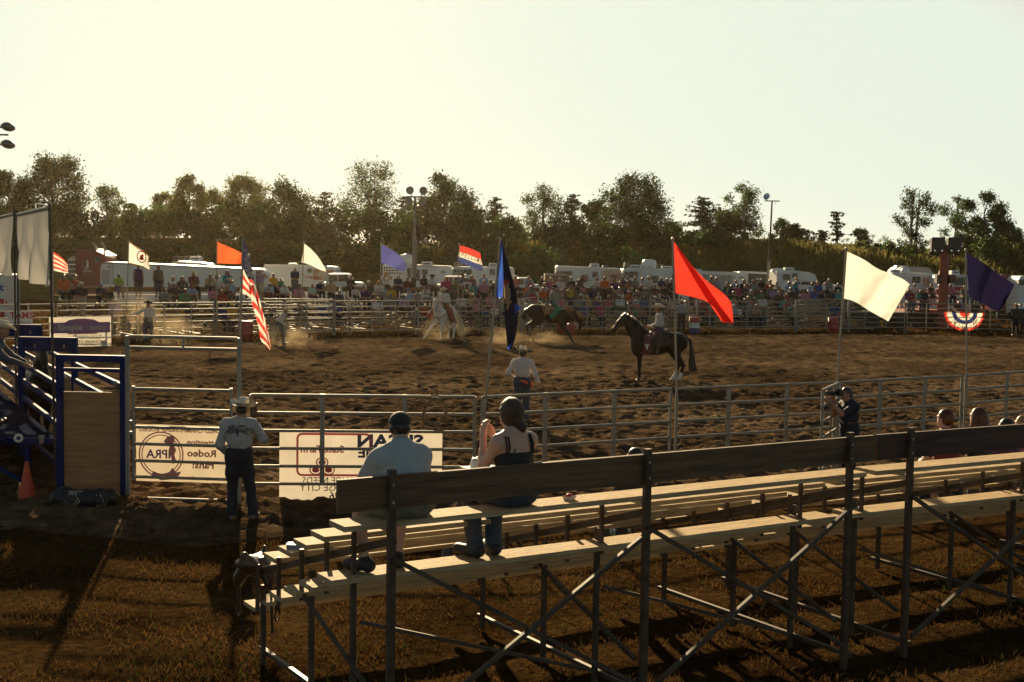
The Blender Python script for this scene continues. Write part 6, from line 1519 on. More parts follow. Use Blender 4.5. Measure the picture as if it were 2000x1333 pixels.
class Veh:
    def __init__(s, name, label, cat, d, group=None):
        s.d = d; s.t = thing(name, label, cat, (0, 0, 0), 0, group)
    def at(s, px, py): return D(px, py, s.d)
    def box(s, nm, x0, y0, x1, y1, m, dep=2.3, off=0.0, r=.08, parent=None, tilt=True):
        a, b = s.at(x0, y0), s.at(x1, y1); w, h = abs(b.x - a.x), abs(a.z - b.z)
        mb = MB().rbox(((a.x + b.x) / 2, s.d + off + dep / 2, (a.z + b.z) / 2), (w, dep, h), min(r, w / 2.1, h / 2.1), axis='y' if r > .0 else 'y')
        return mb.build(nm, m, parent or s.t)
    def down(s, nm, x0, x1, ytop, ytop1, m, zb=.55, dep=2.3, r=.15, off=0):
        """body from the seen roof line down to zb above ground; roof may slope"""
        a, b = s.at(x0, ytop), s.at(x1, ytop1)
        n = 5; pts = []
        def corner(cx, cz, sx, a0):
            return [(cx + r * math.cos(R(a0 + 90 * k / n)), cz + r * math.sin(R(a0 + 90 * k / n))) for k in range(n + 1)]
        poly = corner(b.x - r, b.z - r, 1, 0) + corner(a.x + r, a.z - r, -1, 90) + [(a.x, zb), (b.x, zb)]
        y = s.d + off
        return MB().prism(poly[::-1], y, y + dep).build(nm, m, s.t)
    def win(s, px, py, w, h, nm='window'):
        a = s.at(px, py); k = s.d / F
        f = MB().rbox((a.x, s.d - .012, a.z), (w * k + .09, .05, h * k + .09), .06, axis='y').build(nm, TRIM, s.t)
        MB().rbox((a.x, s.d - .035, a.z), (w * k, .02, h * k), .04, axis='y').build('pane', GLASS, f); return f
    def line(s, nm, x0, y0, x1, y1, m, th=.05):
        a, b = s.at(x0, y0), s.at(x1, y1); a.y = b.y = s.d - .015; return MB().bar(a, b, .03, th).build(nm, m, s.t)
    def ac(s, px, ytop, w, h, nm='air_conditioner', m=None):
        a = s.at(px - w / 2, ytop); b = s.at(px + w / 2, ytop + h)
        mb = MB(); y = s.d + .7; dz = (b.z - a.z); x0, x1 = a.x, b.x; s_ = (x1 - x0) * .1
        mb.add([(x0, y, b.z - .05), (x1, y, b.z - .05), (x1, y + .8, b.z - .05), (x0, y + .8, b.z - .05), (x0 + s_, y + .06, a.z), (x1 - s_, y + .06, a.z), (x1 - s_, y + .74, a.z), (x0 + s_, y + .74, a.z)], [(0, 1, 5, 4), (1, 2, 6, 5), (2, 3, 7, 6), (3, 0, 4, 7), (4, 5, 6, 7), (3, 2, 1, 0)])
        o = mb.build(nm, m or ROOFM, s.t)
        MB().box(((x0 + x1) / 2, y + .0, (a.z * .45 + b.z * .55)), ((x1 - x0) * .6, .06, abs(dz) * .3)).build('grille', TRIM, o); return o
    def wheels(s, pxs, r=.38, off=.12):
        for px in pxs:
            x = XY(px, s.d).x
            w = MB().lathe([(0, -.12), (r * .9, -.12), (r, -.08), (r, .08), (r * .9, .12), (0, .12)], (x, s.d + off, r), 20, rot=Euler((R(90), 0, 0)).to_matrix()).build('wheel', TYRE, s.t)
            MB().lathe([(0, -.135), (r * .5, -.14), (r * .55, -.12), (0, -.12)], (x, s.d + off, r), 14, rot=Euler((R(90), 0, 0)).to_matrix()).build('rim', TG, w)
# red semi
v = Veh('semi_truck', 'red sleeper semi truck with twin chrome exhaust stacks parked at far left', 'truck', 83)
v.down('sleeper_cab', 147, 199, 488, 491, TRED, .9, 2.4, .35); v.box('fairing', 150, 486, 186, 492, TRED, 2.2, .1, .1)
MB().prism([(v.at(188, 490).x, v.at(188, 490).z), (v.at(206, 499).x, v.at(206, 499).z), (v.at(206, 545).x, .9), (v.at(188, 545).x, .9)][::-1], 83.1, 85.3).build('cab', TRED, v.t)
v.win(191, 508, 10, 9); v.line('door_seam', 162, 512, 162, 540, TRIM, .03); v.line('door_seam', 180, 512, 180, 540, TRIM, .03)
v.box('side_panel', 132, 503, 148, 545, TRIM, 1.5, .3, .05)
for q in range(4): v.line('step_rung', 133, 508 + 9 * q, 147, 508 + 9 * q, CHR, .05)
for px in (184, 201):
    a, b = v.at(px, 545), v.at(px, 484); a.y = b.y = 83.4; mb = MB().tube(a, b, .085, 8); mb.tube(b, b + Vector((-.22, 0, .34)), .085, 8); mb.build('exhaust_stack', GALVD, v.t)
put('emblem', '1', .62, SIGNW, v.t, v.at(171, 517).x, v.at(171, 517).z, 82.97, .03); put('emblem', 'JC', .42, SIGNW, v.t, v.at(171, 526).x, v.at(171, 526).z, 82.97); put('emblem', 'HAULING', .13, SIGNW, v.t, v.at(171, 531).x, v.at(171, 531).z, 82.97)
v.wheels((150, 170, 205), .5); v.line('roof_lights', 205, 500, 224, 505, TG, .12)
# long white trailer
v = Veh('box_trailer', 'very long plain white box trailer with rounded nose behind left bleachers', 'trailer', 80)
v.down('body', 196, 512, 511.5, 525.5, TW, .7, 2.5, .45); v.line('roof_rail', 200, 514.5, 512, 527.6, TRIM, .04); v.line('corner_seam', 217, 516, 217, 556, TG, .05); v.line('corner_seam', 221, 516, 221, 556, TRIM, .03)
v.box('marker_light', 210, 520, 215, 523, SIGNR, .05, -.02, .03); v.box('nose_panel', 199, 527, 214, 556, TG, .04, -.02, .05); v.box('end_door', 500, 530, 511, 556, WOODB, .04, -.025, .02); v.wheels((420, 432, 444))
v = Veh('motorhome', 'white motorhome roof with ladder rack seen over the long white trailer', 'motorhome', 93)
v.down('body', 330, 412, 510, 514, TW, .6, 2.4, .6); v.ac(376, 500.5, 24, 9)
mb = MB()
for px in (335, 343, 350, 357, 363): a, b = v.at(px, 511), v.at(px, 501); a.y = b.y = 93.6; mb.tube(a, b, .03, 5)
for py in (501, 506): a, b = v.at(334, py), v.at(364, py + .5); a.y = b.y = 93.6; mb.tube(a, b, .03, 5)
mb.build('roof_rack', GALVD, v.t); v.wheels((345, 398))
v = Veh('horse_trailer', 'white horse trailer with painted nose panel below the small white flag', 'trailer', 88)
v.down('body', 513, 656, 517.5, 521, TW, .6, 2.5, .3); v.line('awning', 517, 519, 640, 521, ROOFM, .16); v.ac(567, 514.5, 18, 5); v.box('mural', 612, 526, 652, 548, MURAL, .03, -.02, .06); v.win(605, 529, 6, 6); v.box('storage_hatch', 500, 535, 606, 554, TW, .05, -.04, .04)
o = put('lettering', "Town's", .42, SIGNR, v.t, v.at(606, 541).x, v.at(606, 541).z, 87.92); v.wheels((560, 572))
def pickup(label, d, x0, xc0, xc1, x1, yroof, yhood, m=TW, bottom=.55, group='pickup trucks and cars behind the crowd'):
    v = Veh('pickup_truck', label, 'pickup truck', d, group)
    P = lambda px, py: (v.at(px, py).x, v.at(px, py).z)
    w = xc1 - xc0
    MB().prism([P(x0, yhood), (P(x0, yhood)[0], bottom), (P(x1, yhood)[0], bottom), P(x1, yhood + 3), P(x1 - 3, yhood + .5), P(xc1 + 5, yhood - .5)][::1], d, d + 1.9).build('body', m, v.t)
    MB().prism([P(xc0 - 1, yhood), P(xc1 + 5, yhood), P(xc1 - 3, yroof + 1.5), P(xc1 - 6, yroof), P(xc0 + 4, yroof), P(xc0 + 1, yroof + 2)][::-1], d + .1, d + 1.8).build('cab', m, v.t)
    f = MB().prism([P(xc0 + 5, yhood - 1.5), P(xc1 + 2, yhood - 1.5), P(xc1 - 4.5, yroof + 2.5), P(xc0 + 6, yroof + 2.5)][::-1], d + .05, d + .12).build('side_window', GLASS, v.t)
    MB().bar(v.at((xc0 + xc1) / 2, yroof + 2.5) + Vector((0, .03, 0)), v.at((xc0 + xc1) / 2, yhood - 1) + Vector((0, .03, 0)), .06, .06).build('window_post', m, f)
    v.wheels((x0 + (x1 - x0) * .2, x0 + (x1 - x0) * .82)); return v
pickup('white pickup truck with running lights on its roof left of the small blue flag', 78, 632, 637, 682, 705, 535, 552)
pickup('white pickup truck parked between trailers behind the white horse', 79, 850, 866, 905, 925, 540, 556)
pickup('white pickup truck half hidden behind the tall dark blue flag', 79, 985, 1008, 1040, 1062, 543, 557)
v = Veh('stock_trailer', 'pale stock trailer with rows of square vent holes by the small blue flag', 'trailer', 86)
v.down('body', 747, 796, 517, 518, TW, .6, 2.3, .12)
for r_ in range(3):
    for c in range(9): v.box('vent_hole', 749.5 + c * 5, 522 + r_ * 5.2, 752.8 + c * 5, 525 + r_ * 5.2, GLASS, .03, -.015, .02)
v.wheels((765, 777))
v = Veh('horse_trailer', 'white horse trailer with a shield emblem on its rear door below the light mast', 'trailer', 84)
v.down('body', 791, 883, 517, 520, TW, .6, 2.5, .25); v.ac(832, 511.5, 23, 7.5); v.box('rear_door', 852, 521, 881, 552, ROOFM, .05, -.035, .1); v.win(829.5, 532, 9, 8); v.win(813, 538, 11, 20, 'door_window'); v.win(799, 533, 5, 18)
MB().lathe([(0, -.42), (.42, -.30), (.48, 0), (.42, .30), (0, .42)], v.at(791, 508) + Vector((0, 1, 0)), 16).build('water_tank', ROOFM, v.t)
for q in range(3): v.box('shield_bar', 862 + q * 2.6, 529, 863.6 + q * 2.6, 535, TRIM, .02, -.06, .02)
v.line('shield_wing', 852, 529.5, 860, 530, TRIM, .08); v.line('shield_wing', 870, 530, 878, 529.7, TRIM, .08); v.line('roof_lights', 800, 519.5, 880, 522, TRIM, .04); v.wheels((820, 834))
v = Veh('horse_trailer', 'white horse trailer with four small square windows in a row behind the WELCOME flag', 'trailer', 85)
v.down('body', 885, 1005, 521, 523, TW, .6, 2.5, .2)
for px, w, h in ((890, 6, 8), (899.5, 5.5, 8), (908.5, 5.5, 8), (917.5, 6, 8), (961.5, 8, 9)): v.win(px, 532, w, h)
v.ac(962, 514.5, 18, 7); v.line('awning_tube', 938, 530, 1000, 532, ROOFM, .14); v.box('door', 940, 533, 955, 556, ROOFM, .03, -.02, .03)
mb = MB()
for px in (887, 893, 899): a, b = v.at(px, 522), v.at(px, 512); a.y = b.y = 85.5; mb.tube(a, b, .03, 5)
for py in (513, 517): a, b = v.at(886, py), v.at(903, py); a.y = b.y = 85.5; mb.tube(a, b, .03, 5)
mb.build('ladder_rack', GALVD, v.t); v.wheels((930, 944))
v = Veh('stock_trailer', 'low brown slatted trailer side behind the bucking horse crowd', 'trailer', 82)
v.down('body', 1064, 1112, 535.5, 538, WOODB, .5, 2.2, .05); v.line('top_rail', 1064, 535.5, 1112, 538, TG, .08)
for q in range(7): v.line('slat', 1068 + 6.6 * q, 537, 1068 + 6.6 * q, 560, TRIM, .04)
v.wheels((1080, 1092))
v = Veh('horse_trailer', 'white horse trailer with a painted horse mural on its end behind the bucking horse', 'trailer', 86)
v.down('body', 1086, 1213, 519.5, 524.5, TW, .6, 2.5, .15); v.line('roof_edge', 1086, 523.5, 1176, 526, ROOFM, .18)
for px in (1089, 1098, 1106.5, 1113.5): v.win(px, 534.5, 6, 6)
v.win(1142, 544, 9, 12); v.win(1162, 537, 8, 9); v.ac(1163, 515, 20, 7); v.ac(1184, 518.5, 11, 2.5, 'roof_vent', TRIM); v.box('mural', 1177, 528, 1212, 556, MURAL, .04, -.025, .1); v.line('lower_panel', 1126, 547, 1175, 548, TG, .05); v.wheels((1120, 1134))
for q in range(3): v.box('roof_light', 1190 + 4 * q, 527.8, 1192.4 + 4 * q, 529, TRIM, .03, -.05, .02)
v = Veh('horse_trailer', 'white living-quarters trailer with slide-out, roof tank and air conditioners left of the big red flag', 'trailer', 86)
v.down('body', 1217, 1372, 525, 526.5, TW, .6, 2.5, .15); v.line('roof_edge', 1217, 526.2, 1370, 528, ROOFM, .14)
for px in (1223.5, 1233, 1241): v.win(px, 537, 5.5, 10)
v.box('slide_out', 1252, 531, 1308, 556, TW, .35, -.36, .05); v.box('awning_roll', 1252, 529.5, 1306, 532, ROOFM, .3, -.4, .05)
a = v.at(1277, 546); f_ = MB().rbox((a.x, v.d - .375, a.z), (.50, .03, .48), .05).build('window', TRIM, v.t); MB().rbox((a.x, v.d - .395, a.z), (.42, .02, .40), .04).build('pane', GLASS, f_)
v.win(1316, 541, 5, 10); v.ac(1243, 517.5, 29, 8); v.ac(1305, 520, 22, 6); v.ac(1227, 513, 12, 8, 'dark_vent', TRIM)
MB().lathe([(0, -.36), (.42, -.30), (.50, -.1), (.50, .15), (.40, .34), (0, .40)], v.at(1271, 518) + Vector((0, 1, 0)), 16).build('water_tank', ROOFM, v.t)
mb = MB()
for px in (1282, 1288, 1294): a, b = v.at(px, 526), v.at(px, 517); a.y = b.y = v.d + .9; mb.tube(a, b, .03, 5)
a, b = v.at(1280, 517), v.at(1298, 517.5); a.y = b.y = v.d + .9; mb.tube(a, b, .03, 5); mb.build('roof_rack', GALVD, v.t); v.wheels((1255, 1268))
v = Veh('box_trailer', 'low grey white box trailer behind the big red flag', 'trailer', 87)
v.down('body', 1366, 1462, 530.5, 534, TG, .6, 2.4, .18); v.line('roof_edge', 1368, 532.5, 1461, 536, ROOFM, .22)
for q in range(6): v.line('panel_seam', 1376 + 12 * q, 538, 1376 + 12 * q, 558, TRIM, .02)
v.box('end_panel', 1433, 537, 1460, 558, TW, .04, -.025, .03); v.line('end_mark', 1442, 542.5, 1453, 542.5, TRIM, .06); v.wheels((1400, 1412))
v = Veh('box_trailer', 'dark green-black trailer with pale roof left of the white camper', 'trailer', 89)
v.down('body', 1442, 1518, 530.5, 534, TD, .6, 2.4, .2); v.line('roof_edge', 1444, 531.5, 1517, 535, ROOFM, .15); v.box('grey_logo', 1476, 543, 1483, 547, TG, .03, -.02, .02); v.wheels((1470, 1482))
v = Veh('camper', 'white slide-in camper with cab-over nose and dark window on a white truck', 'camper', 82)
a = [v.at(*p) for p in ((1517, 529.5), (1560, 529.5), (1580, 532), (1592, 537), (1597, 550), (1566, 551), (1566, 558), (1517, 558))]
MB().prism([(p.x, p.z) for p in a], 82, 84.3).build('camper_shell', TW, v.t)
a = [v.at(*p) for p in ((1560, 529.5), (1580, 532), (1592, 537), (1597, 550), (1572, 550), (1562, 540))]; MB().prism([(p.x, p.z) for p in a], 81.96, 81.99).build('nose_wrap', ROOFM, v.t)
v.win(1536, 541.5, 11, 8.5); v.win(1552, 538, 7, 6); v.ac(1547, 523, 20, 7); MB().lathe([(.5, 0), (.4, .12), (0, .2)], v.at(1526, 530) + Vector((0, 1, 0)), 14, 1, .8).build('roof_vent', ROOFM, v.t)
for q in range(4): v.line('siding_seam', 1518, 535 + 5 * q, 1562, 535.4 + 5 * q, TG, .015)
a = [v.at(*p) for p in ((1522, 557), (1640, 557), (1646, 562), (1646, 580), (1522, 580))]; MB().prism([(p.x, p.z) for p in a], 81.9, 83.9).build('truck_body', TW, v.t)
a = [v.at(*p) for p in ((1568, 557), (1612, 557), (1600, 551.2), (1572, 551.2))]; MB().prism([(p.x, p.z) for p in a], 82, 83.8).build('windscreen', GLASS, v.t); v.wheels((1540, 1630))
v = Veh('motorhome', 'white motorhome with roof air conditioners right of the big white flag', 'motorhome', 84)
v.down('body', 1738, 1832, 533, 534.5, TW, .6, 2.5, .3); v.line('awning_roll', 1742, 538.5, 1832, 540, ROOFM, .22); v.win(1789.5, 547, 13, 10); v.box('mural', 1803, 540, 1826, 560, MURAL, .04, -.025, .05); v.ac(1755, 527, 20, 6); v.win(1818, 552, 8, 8)
MB().lathe([(.32, -.2), (.3, .1), (.2, .26), (0, .3)], v.at(1777, 532) + Vector((0, 1, 0)), 14).build('satellite_dome', ROOFM, v.t); v.wheels((1760, 1815))
v = Veh('motorhome', 'pale motorhome roof with long vent farther back, left of the rusty mast', 'motorhome', 95)
v.down('body', 1754, 1822, 520.5, 522.5, TG, .6, 2.4, .5); v.ac(1769, 519, 28, 6, 'roof_pod'); v.wheels((1770, 1808))
v = Veh('box_van', 'white box van with large dark side window right of the rusty mast', 'van', 83)
v.down('body', 1824, 1898, 536.5, 537.5, TW, .6, 2.4, .3); v.win(1876, 550, 22, 12); v.win(1850, 551, 12, 13); v.ac(1854, 528.5, 13, 6.5); v.ac(1874, 529, 17, 6.5); v.line('bar_rack', 1828, 539.5, 1894, 540.5, TG, .06); v.wheels((1842, 1884)); v.box('red_box', 1862, 560, 1880, 568, SIGNR, .3, -.3, .05)
v = Veh('delivery_truck', 'rusty red truck with rounded roof behind the purple flag', 'truck', 88)
v.down('body', 1950, 1989, 535.5, 538, TRED, .7, 2.3, .35); v.win(1975, 553, 12, 7); v.wheels((1960, 1984), .45)
v = Veh('horse_trailer', 'white trailer corner cut by the right frame edge', 'trailer', 86)
v.down('body', 1990, 2040, 539, 540, TW, .6, 2.4, .3); v.win(1996, 552, 10, 8); v.wheels((2010, 2022))

# ------------------------------------------------------------------ light masts
LAMPG = mat('lamp_glass', (.40, .37, .30), .25, .1, 5, trans=.3); MASTM = mat('mast_steel', (.22, .20, .17), .45, .3, 5, metal=.5); LAMPD = mat('lamp_shell', (.16, .15, .13), .4, .3, 5, metal=.5)
def lamp(par, c, r, aim, m=LAMPG):
    rot = Vector(aim).to_track_quat('Z', 'Y').to_matrix()
    o = MB().lathe([(0, -r * .75), (r * .35, -r * .7), (r * .55, -r * .4), (r * .8, -r * .1), (r, .02), (r * 1.04, .05), (r, .07)], c, 18, rot=rot).build('lamp', LAMPD, par)
    MB().lathe([(0, r * .12), (r * .6, r * .10), (r * .98, .05)], c, 18, rot=rot).build('lens', m, o); return o
def mast(label, px, yb, d, lean, ytop):
    a = XY(px - lean, d); b = D(px, ytop, d)
    t = thing('light_mast', label, 'light mast', (a.x, a.y, 0), 0, 'light masts'); return t, Vector((0, 0, 0)), b - Vector((a.x, a.y, 0))
t, a, b = mast('telescopic light mast with four round floodlights left of center', 811, 0, 74, 5, 385)
mb = MB().tube(a, a + (b - a) * .36, .16, 10).build('lower_pole', RUST, t); MB().tube(a + (b - a) * .36, a + (b - a) * .7, .11, 10).build('middle_pole', MASTM, t); MB().tube(a + (b - a) * .7, b, .075, 8).build('upper_pole', MASTM, t)
mb = MB()
for q in range(26): p = a + (b - a) * (.40 + .27 * q / 26); mb.box(p + Vector((.13, 0, 0)), (.12, .05, .06))
ob = mb.build('cable_coil', MASTM, t); ob['kind'] = 'stuff'
MB().tube(b + Vector((-.55, 0, .0)), b + Vector((.62, 0, .0)), .05, 6).build('crossarm', MASTM, t)
k = 74 / F
for px, py in ((801, 372), (826.5, 373), (798.5, 393), (825.5, 394)): p = D(px, py, 74) - Vector((t.location.x, t.location.y, 0)); lamp(t, p, .23, (.3 if px > 810 else -.2, -1, -.1)); MB().tube(p + Vector((0, .1, 0)), b + Vector(((p.x - b.x) * .7, 0, 0)), .03, 5).build('lamp_bracket', MASTM, t)
p = D(818, 404, 74) - Vector((t.location.x, t.location.y, 0)); lamp(t, p, .13, (0, -.4, -1), m=TW)
t, a, b = mast('thin light mast with a single round lamp right of center', 1508, 0, 85, 12, 393)
MB().tube(a, a + (b - a) * .5, .13, 8, .10).build('lower_pole', MASTM, t); MB().tube(a + (b - a) * .5, b, .075, 8, .05).build('upper_pole', RUST, t)
MB().tube(b + Vector((-.5, 0, 0)), b + Vector((.5, 0, .0)), .04, 6).build('crossarm', MASTM, t)
p = D(1498, 384.5, 85) - Vector((t.location.x, t.location.y, 0)); lamp(t, p, .23, (-.7, -.7, .3), CHR); MB().tube(p, b + Vector((-.38, 0, 0)), .03, 5).build('lamp_bracket', MASTM, t)
p = D(1514, 399, 85) - Vector((t.location.x, t.location.y, 0)); MB().path([b + Vector((.4, 0, 0)), (p.x, p.y, p.z + .2), p], .025, 5).build('hanging_hook', MASTM, t)
# rusty mast with two dark panels
t, a, b = mast('rusty steel mast carrying two dark rectangular floodlight panels', 1846, 0, 76, 6, 478)
MB().tube(a, b, .30, 4, .27).build('post', mat('mast_rust', (.26, .055, .025), .6, .3, 4), t)
PANEL = mat('floodlight_panel', (.020, .012, .010), .5, .3, 5)
for x0, x1 in ((1815, 1840), (1847, 1872)):
    p, q = D(x0, 464, 76) - Vector((t.location.x, t.location.y, 0)), D(x1, 493.5, 76) - Vector((t.location.x, t.location.y, 0))
    o = MB().rbox(((p.x + q.x) / 2, -.34, (p.z + q.z) / 2), (q.x - p.x, .28, p.z - q.z), .04).build('floodlight_panel', PANEL, t)
    for u in (.25, .78): MB().rbox((p.x + (q.x - p.x) * u, -.50, q.z + .10), (.10, .05, .08), .02).build('lamp_glint', CHR, o)
MB().bar(D(1813, 494.5, 76) - Vector((t.location.x, t.location.y + .1, 0)), D(1873, 494.5, 76) - Vector((t.location.x, t.location.y + .1, 0)), .12, .10).build('panel_rail', RUST, t)
for px in (1833, 1858): p = D(px, 545, 76) - Vector((t.location.x, t.location.y, 0)); MB().box((p.x, 0, p.z), (.35, .5, .5)).build('base_bracket', RUST, t)
MB().tube(D(1864.5, 490, 75.7) - Vector((t.location.x, t.location.y, 0)), D(1864.5, 457, 75.7) - Vector((t.location.x, t.location.y, 0)), .03, 5).build('aerial', MASTM, t)
# floodlights of a mast that stands just outside the left edge
d = 44; b = D(-22, 262, d)
t = thing('light_mast', 'light mast at the left edge, two dark floodlights reaching into the frame', 'light mast', (b.x, d, 0), 0, 'light masts')
MB().tube((0, 0, 0), (0, 0, b.z + .3), .14, 10, .09).build('pole', MASTM, t)
for py, pa in ((249, 262), (283, 279)):
    p = D(15.5, py, d) - Vector((b.x, d, 0)); rot = Matrix.Rotation(R(12), 3, 'Y')
    o = MB().lathe([(0, .17), (.13, .15), (.22, .07), (.245, 0), (.22, -.05), (.12, -.12), (0, -.14)], p, 18, 1, 1, rot=rot).build('lamp', LAMPD, t)
    MB().path([p + Vector((-.2, 0, 0)), p + Vector((-.4, 0, .0)), Vector((0, 0, p.z - .05))], .035, 5).build('lamp_bracket', MASTM, t)
MB().tube((0, 0, D(0, 263, d).z), (D(16, 264, d).x - b.x, 0, D(16, 264, d).z), .035, 6).build('crossarm', MASTM, t)

# ------------------------------------------------------------------ wagons by the right fence
HAYB = mat('wagon_bed_black', (.025, .022, .02), .7, .3, 4); ORW = mat('wagon_orange', (.30, .06, .025), .6, .3, 4); HUB = mat('wagon_hub', (.16, .11, .035), .6, .3, 5)
def wagon(label, x0, x1, d, zbed, m, wheels, th=.22, dep=2.2):
    a, b = XY(x0, d), XY(x1, d); t = thing('wagon', label, 'wagon', ((a.x + b.x) / 2, d, 0), 0, 'flat wagons by the right fence'); w = b.x - a.x
    MB().box((0, dep / 2, zbed), (w, dep, th)).build('bed', m, t); MB().box((0, dep / 2, zbed - .25), (w * .92, .5, .22)).build('chassis', HAYB, t)
    for px in wheels:
        x = XY(px, d).x - (a.x + b.x) / 2
        for y in (.15, dep - .15):
            o = MB().lathe([(0, -.12), (.34, -.13), (.40, -.09), (.40, .09), (.34, .13), (0, .12)], (x, y, .40), 20, rot=Euler((R(90), 0, 0)).to_matrix()).build('wheel', TYRE, t)
            MB().lathe([(0, -.15), (.18, -.15), (.20, -.11), (0, -.11)], (x, y, .40), 14, rot=Euler((R(90), 0, 0)).to_matrix()).build('hub', HUB, o)
    MB().bar((w / 2, dep / 2, .55), (w / 2 + 1.3, dep / 2 - .2, .12), .08, .08).build('drawbar', HAYB, t); return t, w
t, w = wagon('black flat hay wagon with tan wheel hubs below the big white flag', 1652, 1778, 73.6, .92, HAYB, (1706, 1759))
for q in range(9): MB().box((-w / 2 + w * (q + .5) / 9, 1.1, 1.045), (w / 9 - .05, 2.2, .03)).build('deck_board', PLANKD, t)
t, w = wagon('orange bench wagon with people sitting on it beside the rusty mast', 1768, 1925, 77, 1.0, ORW, (1792, 1900), dep=2.6)
for y, z in ((.5, 1.42), (1.5, 1.78)):
    MB().box((0, y, z), (w, .35, .06)).build('bench_board', ORW, t)
    for q in range(5): MB().box((-w / 2 + .1 + (w - .2) * q / 4, y, (z + 1.1) / 2), (.06, .25, z - 1.1)).build('bench_leg', ORW, t)
mb = MB()
MB().bar((-w / 2, 2.4, 2.05), (w / 2, 2.4, 2.05), .05, .14).build('back_rail', ORW, t)
WAG = '1784,559,w,cw,lap;1796,563,tl,b,lap;1802,567,nv,h,big;1773,568,pl,L,lapf;1775,560,rd,b,lapf;1815,558,bk,h,arm;1832,552,mg,L,photo;1854,558,pk,b,lapf;1879,557,gy,h,lean;1876,577,lv,b,bend;1864,576,br,L,bend;1903,594,dk,K,stand'
for ent in WAG.split(';'):
    a = ent.split(','); px, yt = float(a[0]), float(a[1])
    y, z = min(((.5, 1.45), (1.5, 1.81)), key=lambda q: abs(proj((XY(px, 77 + q[0]).x, 77 + q[0], q[1] + .885))[1] - yt))
    p = XY(px, 77 + y - .05); p.z = z
    if a[4] == 'stand': p = XY(px, 75.6); p.z = 0
    if a[4] == 'bend': p.z = .98; p.y = 77.2
    o = make_person(px, p, 0, a[2], a[3], a[4], 1.0); o['group'] = 'people on and by the orange wagon'; o['category'] = 'person'
    crowd.append((o, px, 0, a[2], a[3], a[4], False))
crowd_labels()

# ------------------------------------------------------------------ trees behind the trailers
LEAFS = [mat('leaf_dark', (.034, .064, .016), .6, .45, .8, trans=.38), mat('leaf_mid', (.055, .096, .022), .6, .45, .8, trans=.42), mat('leaf_olive_sunlit', (.11, .125, .030), .6, .45, .8, trans=.45), mat('needle_dark', (.028, .042, .016), .6, .4, .9, trans=.2)]  # olive leaf is a paler copy with sunlight painted into its colour
BARK = mat('tree_bark', (.075, .055, .04), .85, .35, 4); BARKL = mat('pale_bark', (.20, .17, .13), .8, .35, 4)
def leaf_cloud(C, Rr, n, size, r, flat=1.0, droop=0):
    """n leaf faces round each centre in C with radius Rr"""
    k = len(C); idx = r.choice(k, n, p=Rr ** 2 / (Rr ** 2).sum())
    d = r.normal(0, .52, (n, 3)); m = np.linalg.norm(d, axis=1)[:, None]; d = d * np.minimum(1, 1.5 / m)
    P = C[idx] + d * Rr[idx][:, None] * np.array([1, 1, flat])
    u = r.normal(0, 1, (n, 3)); u /= np.linalg.norm(u, axis=1)[:, None]
    v = np.cross(u, r.normal(0, 1, (n, 3))); v /= np.linalg.norm(v, axis=1)[:, None]
    s = size * r.uniform(.6, 1.35, n)[:, None]
    V = np.stack([P - u * s, P - v * s * .55, P + u * s, P + v * s * .55], 1).reshape(-1, 3)
    return V, np.arange(4 * n).reshape(n, 4)
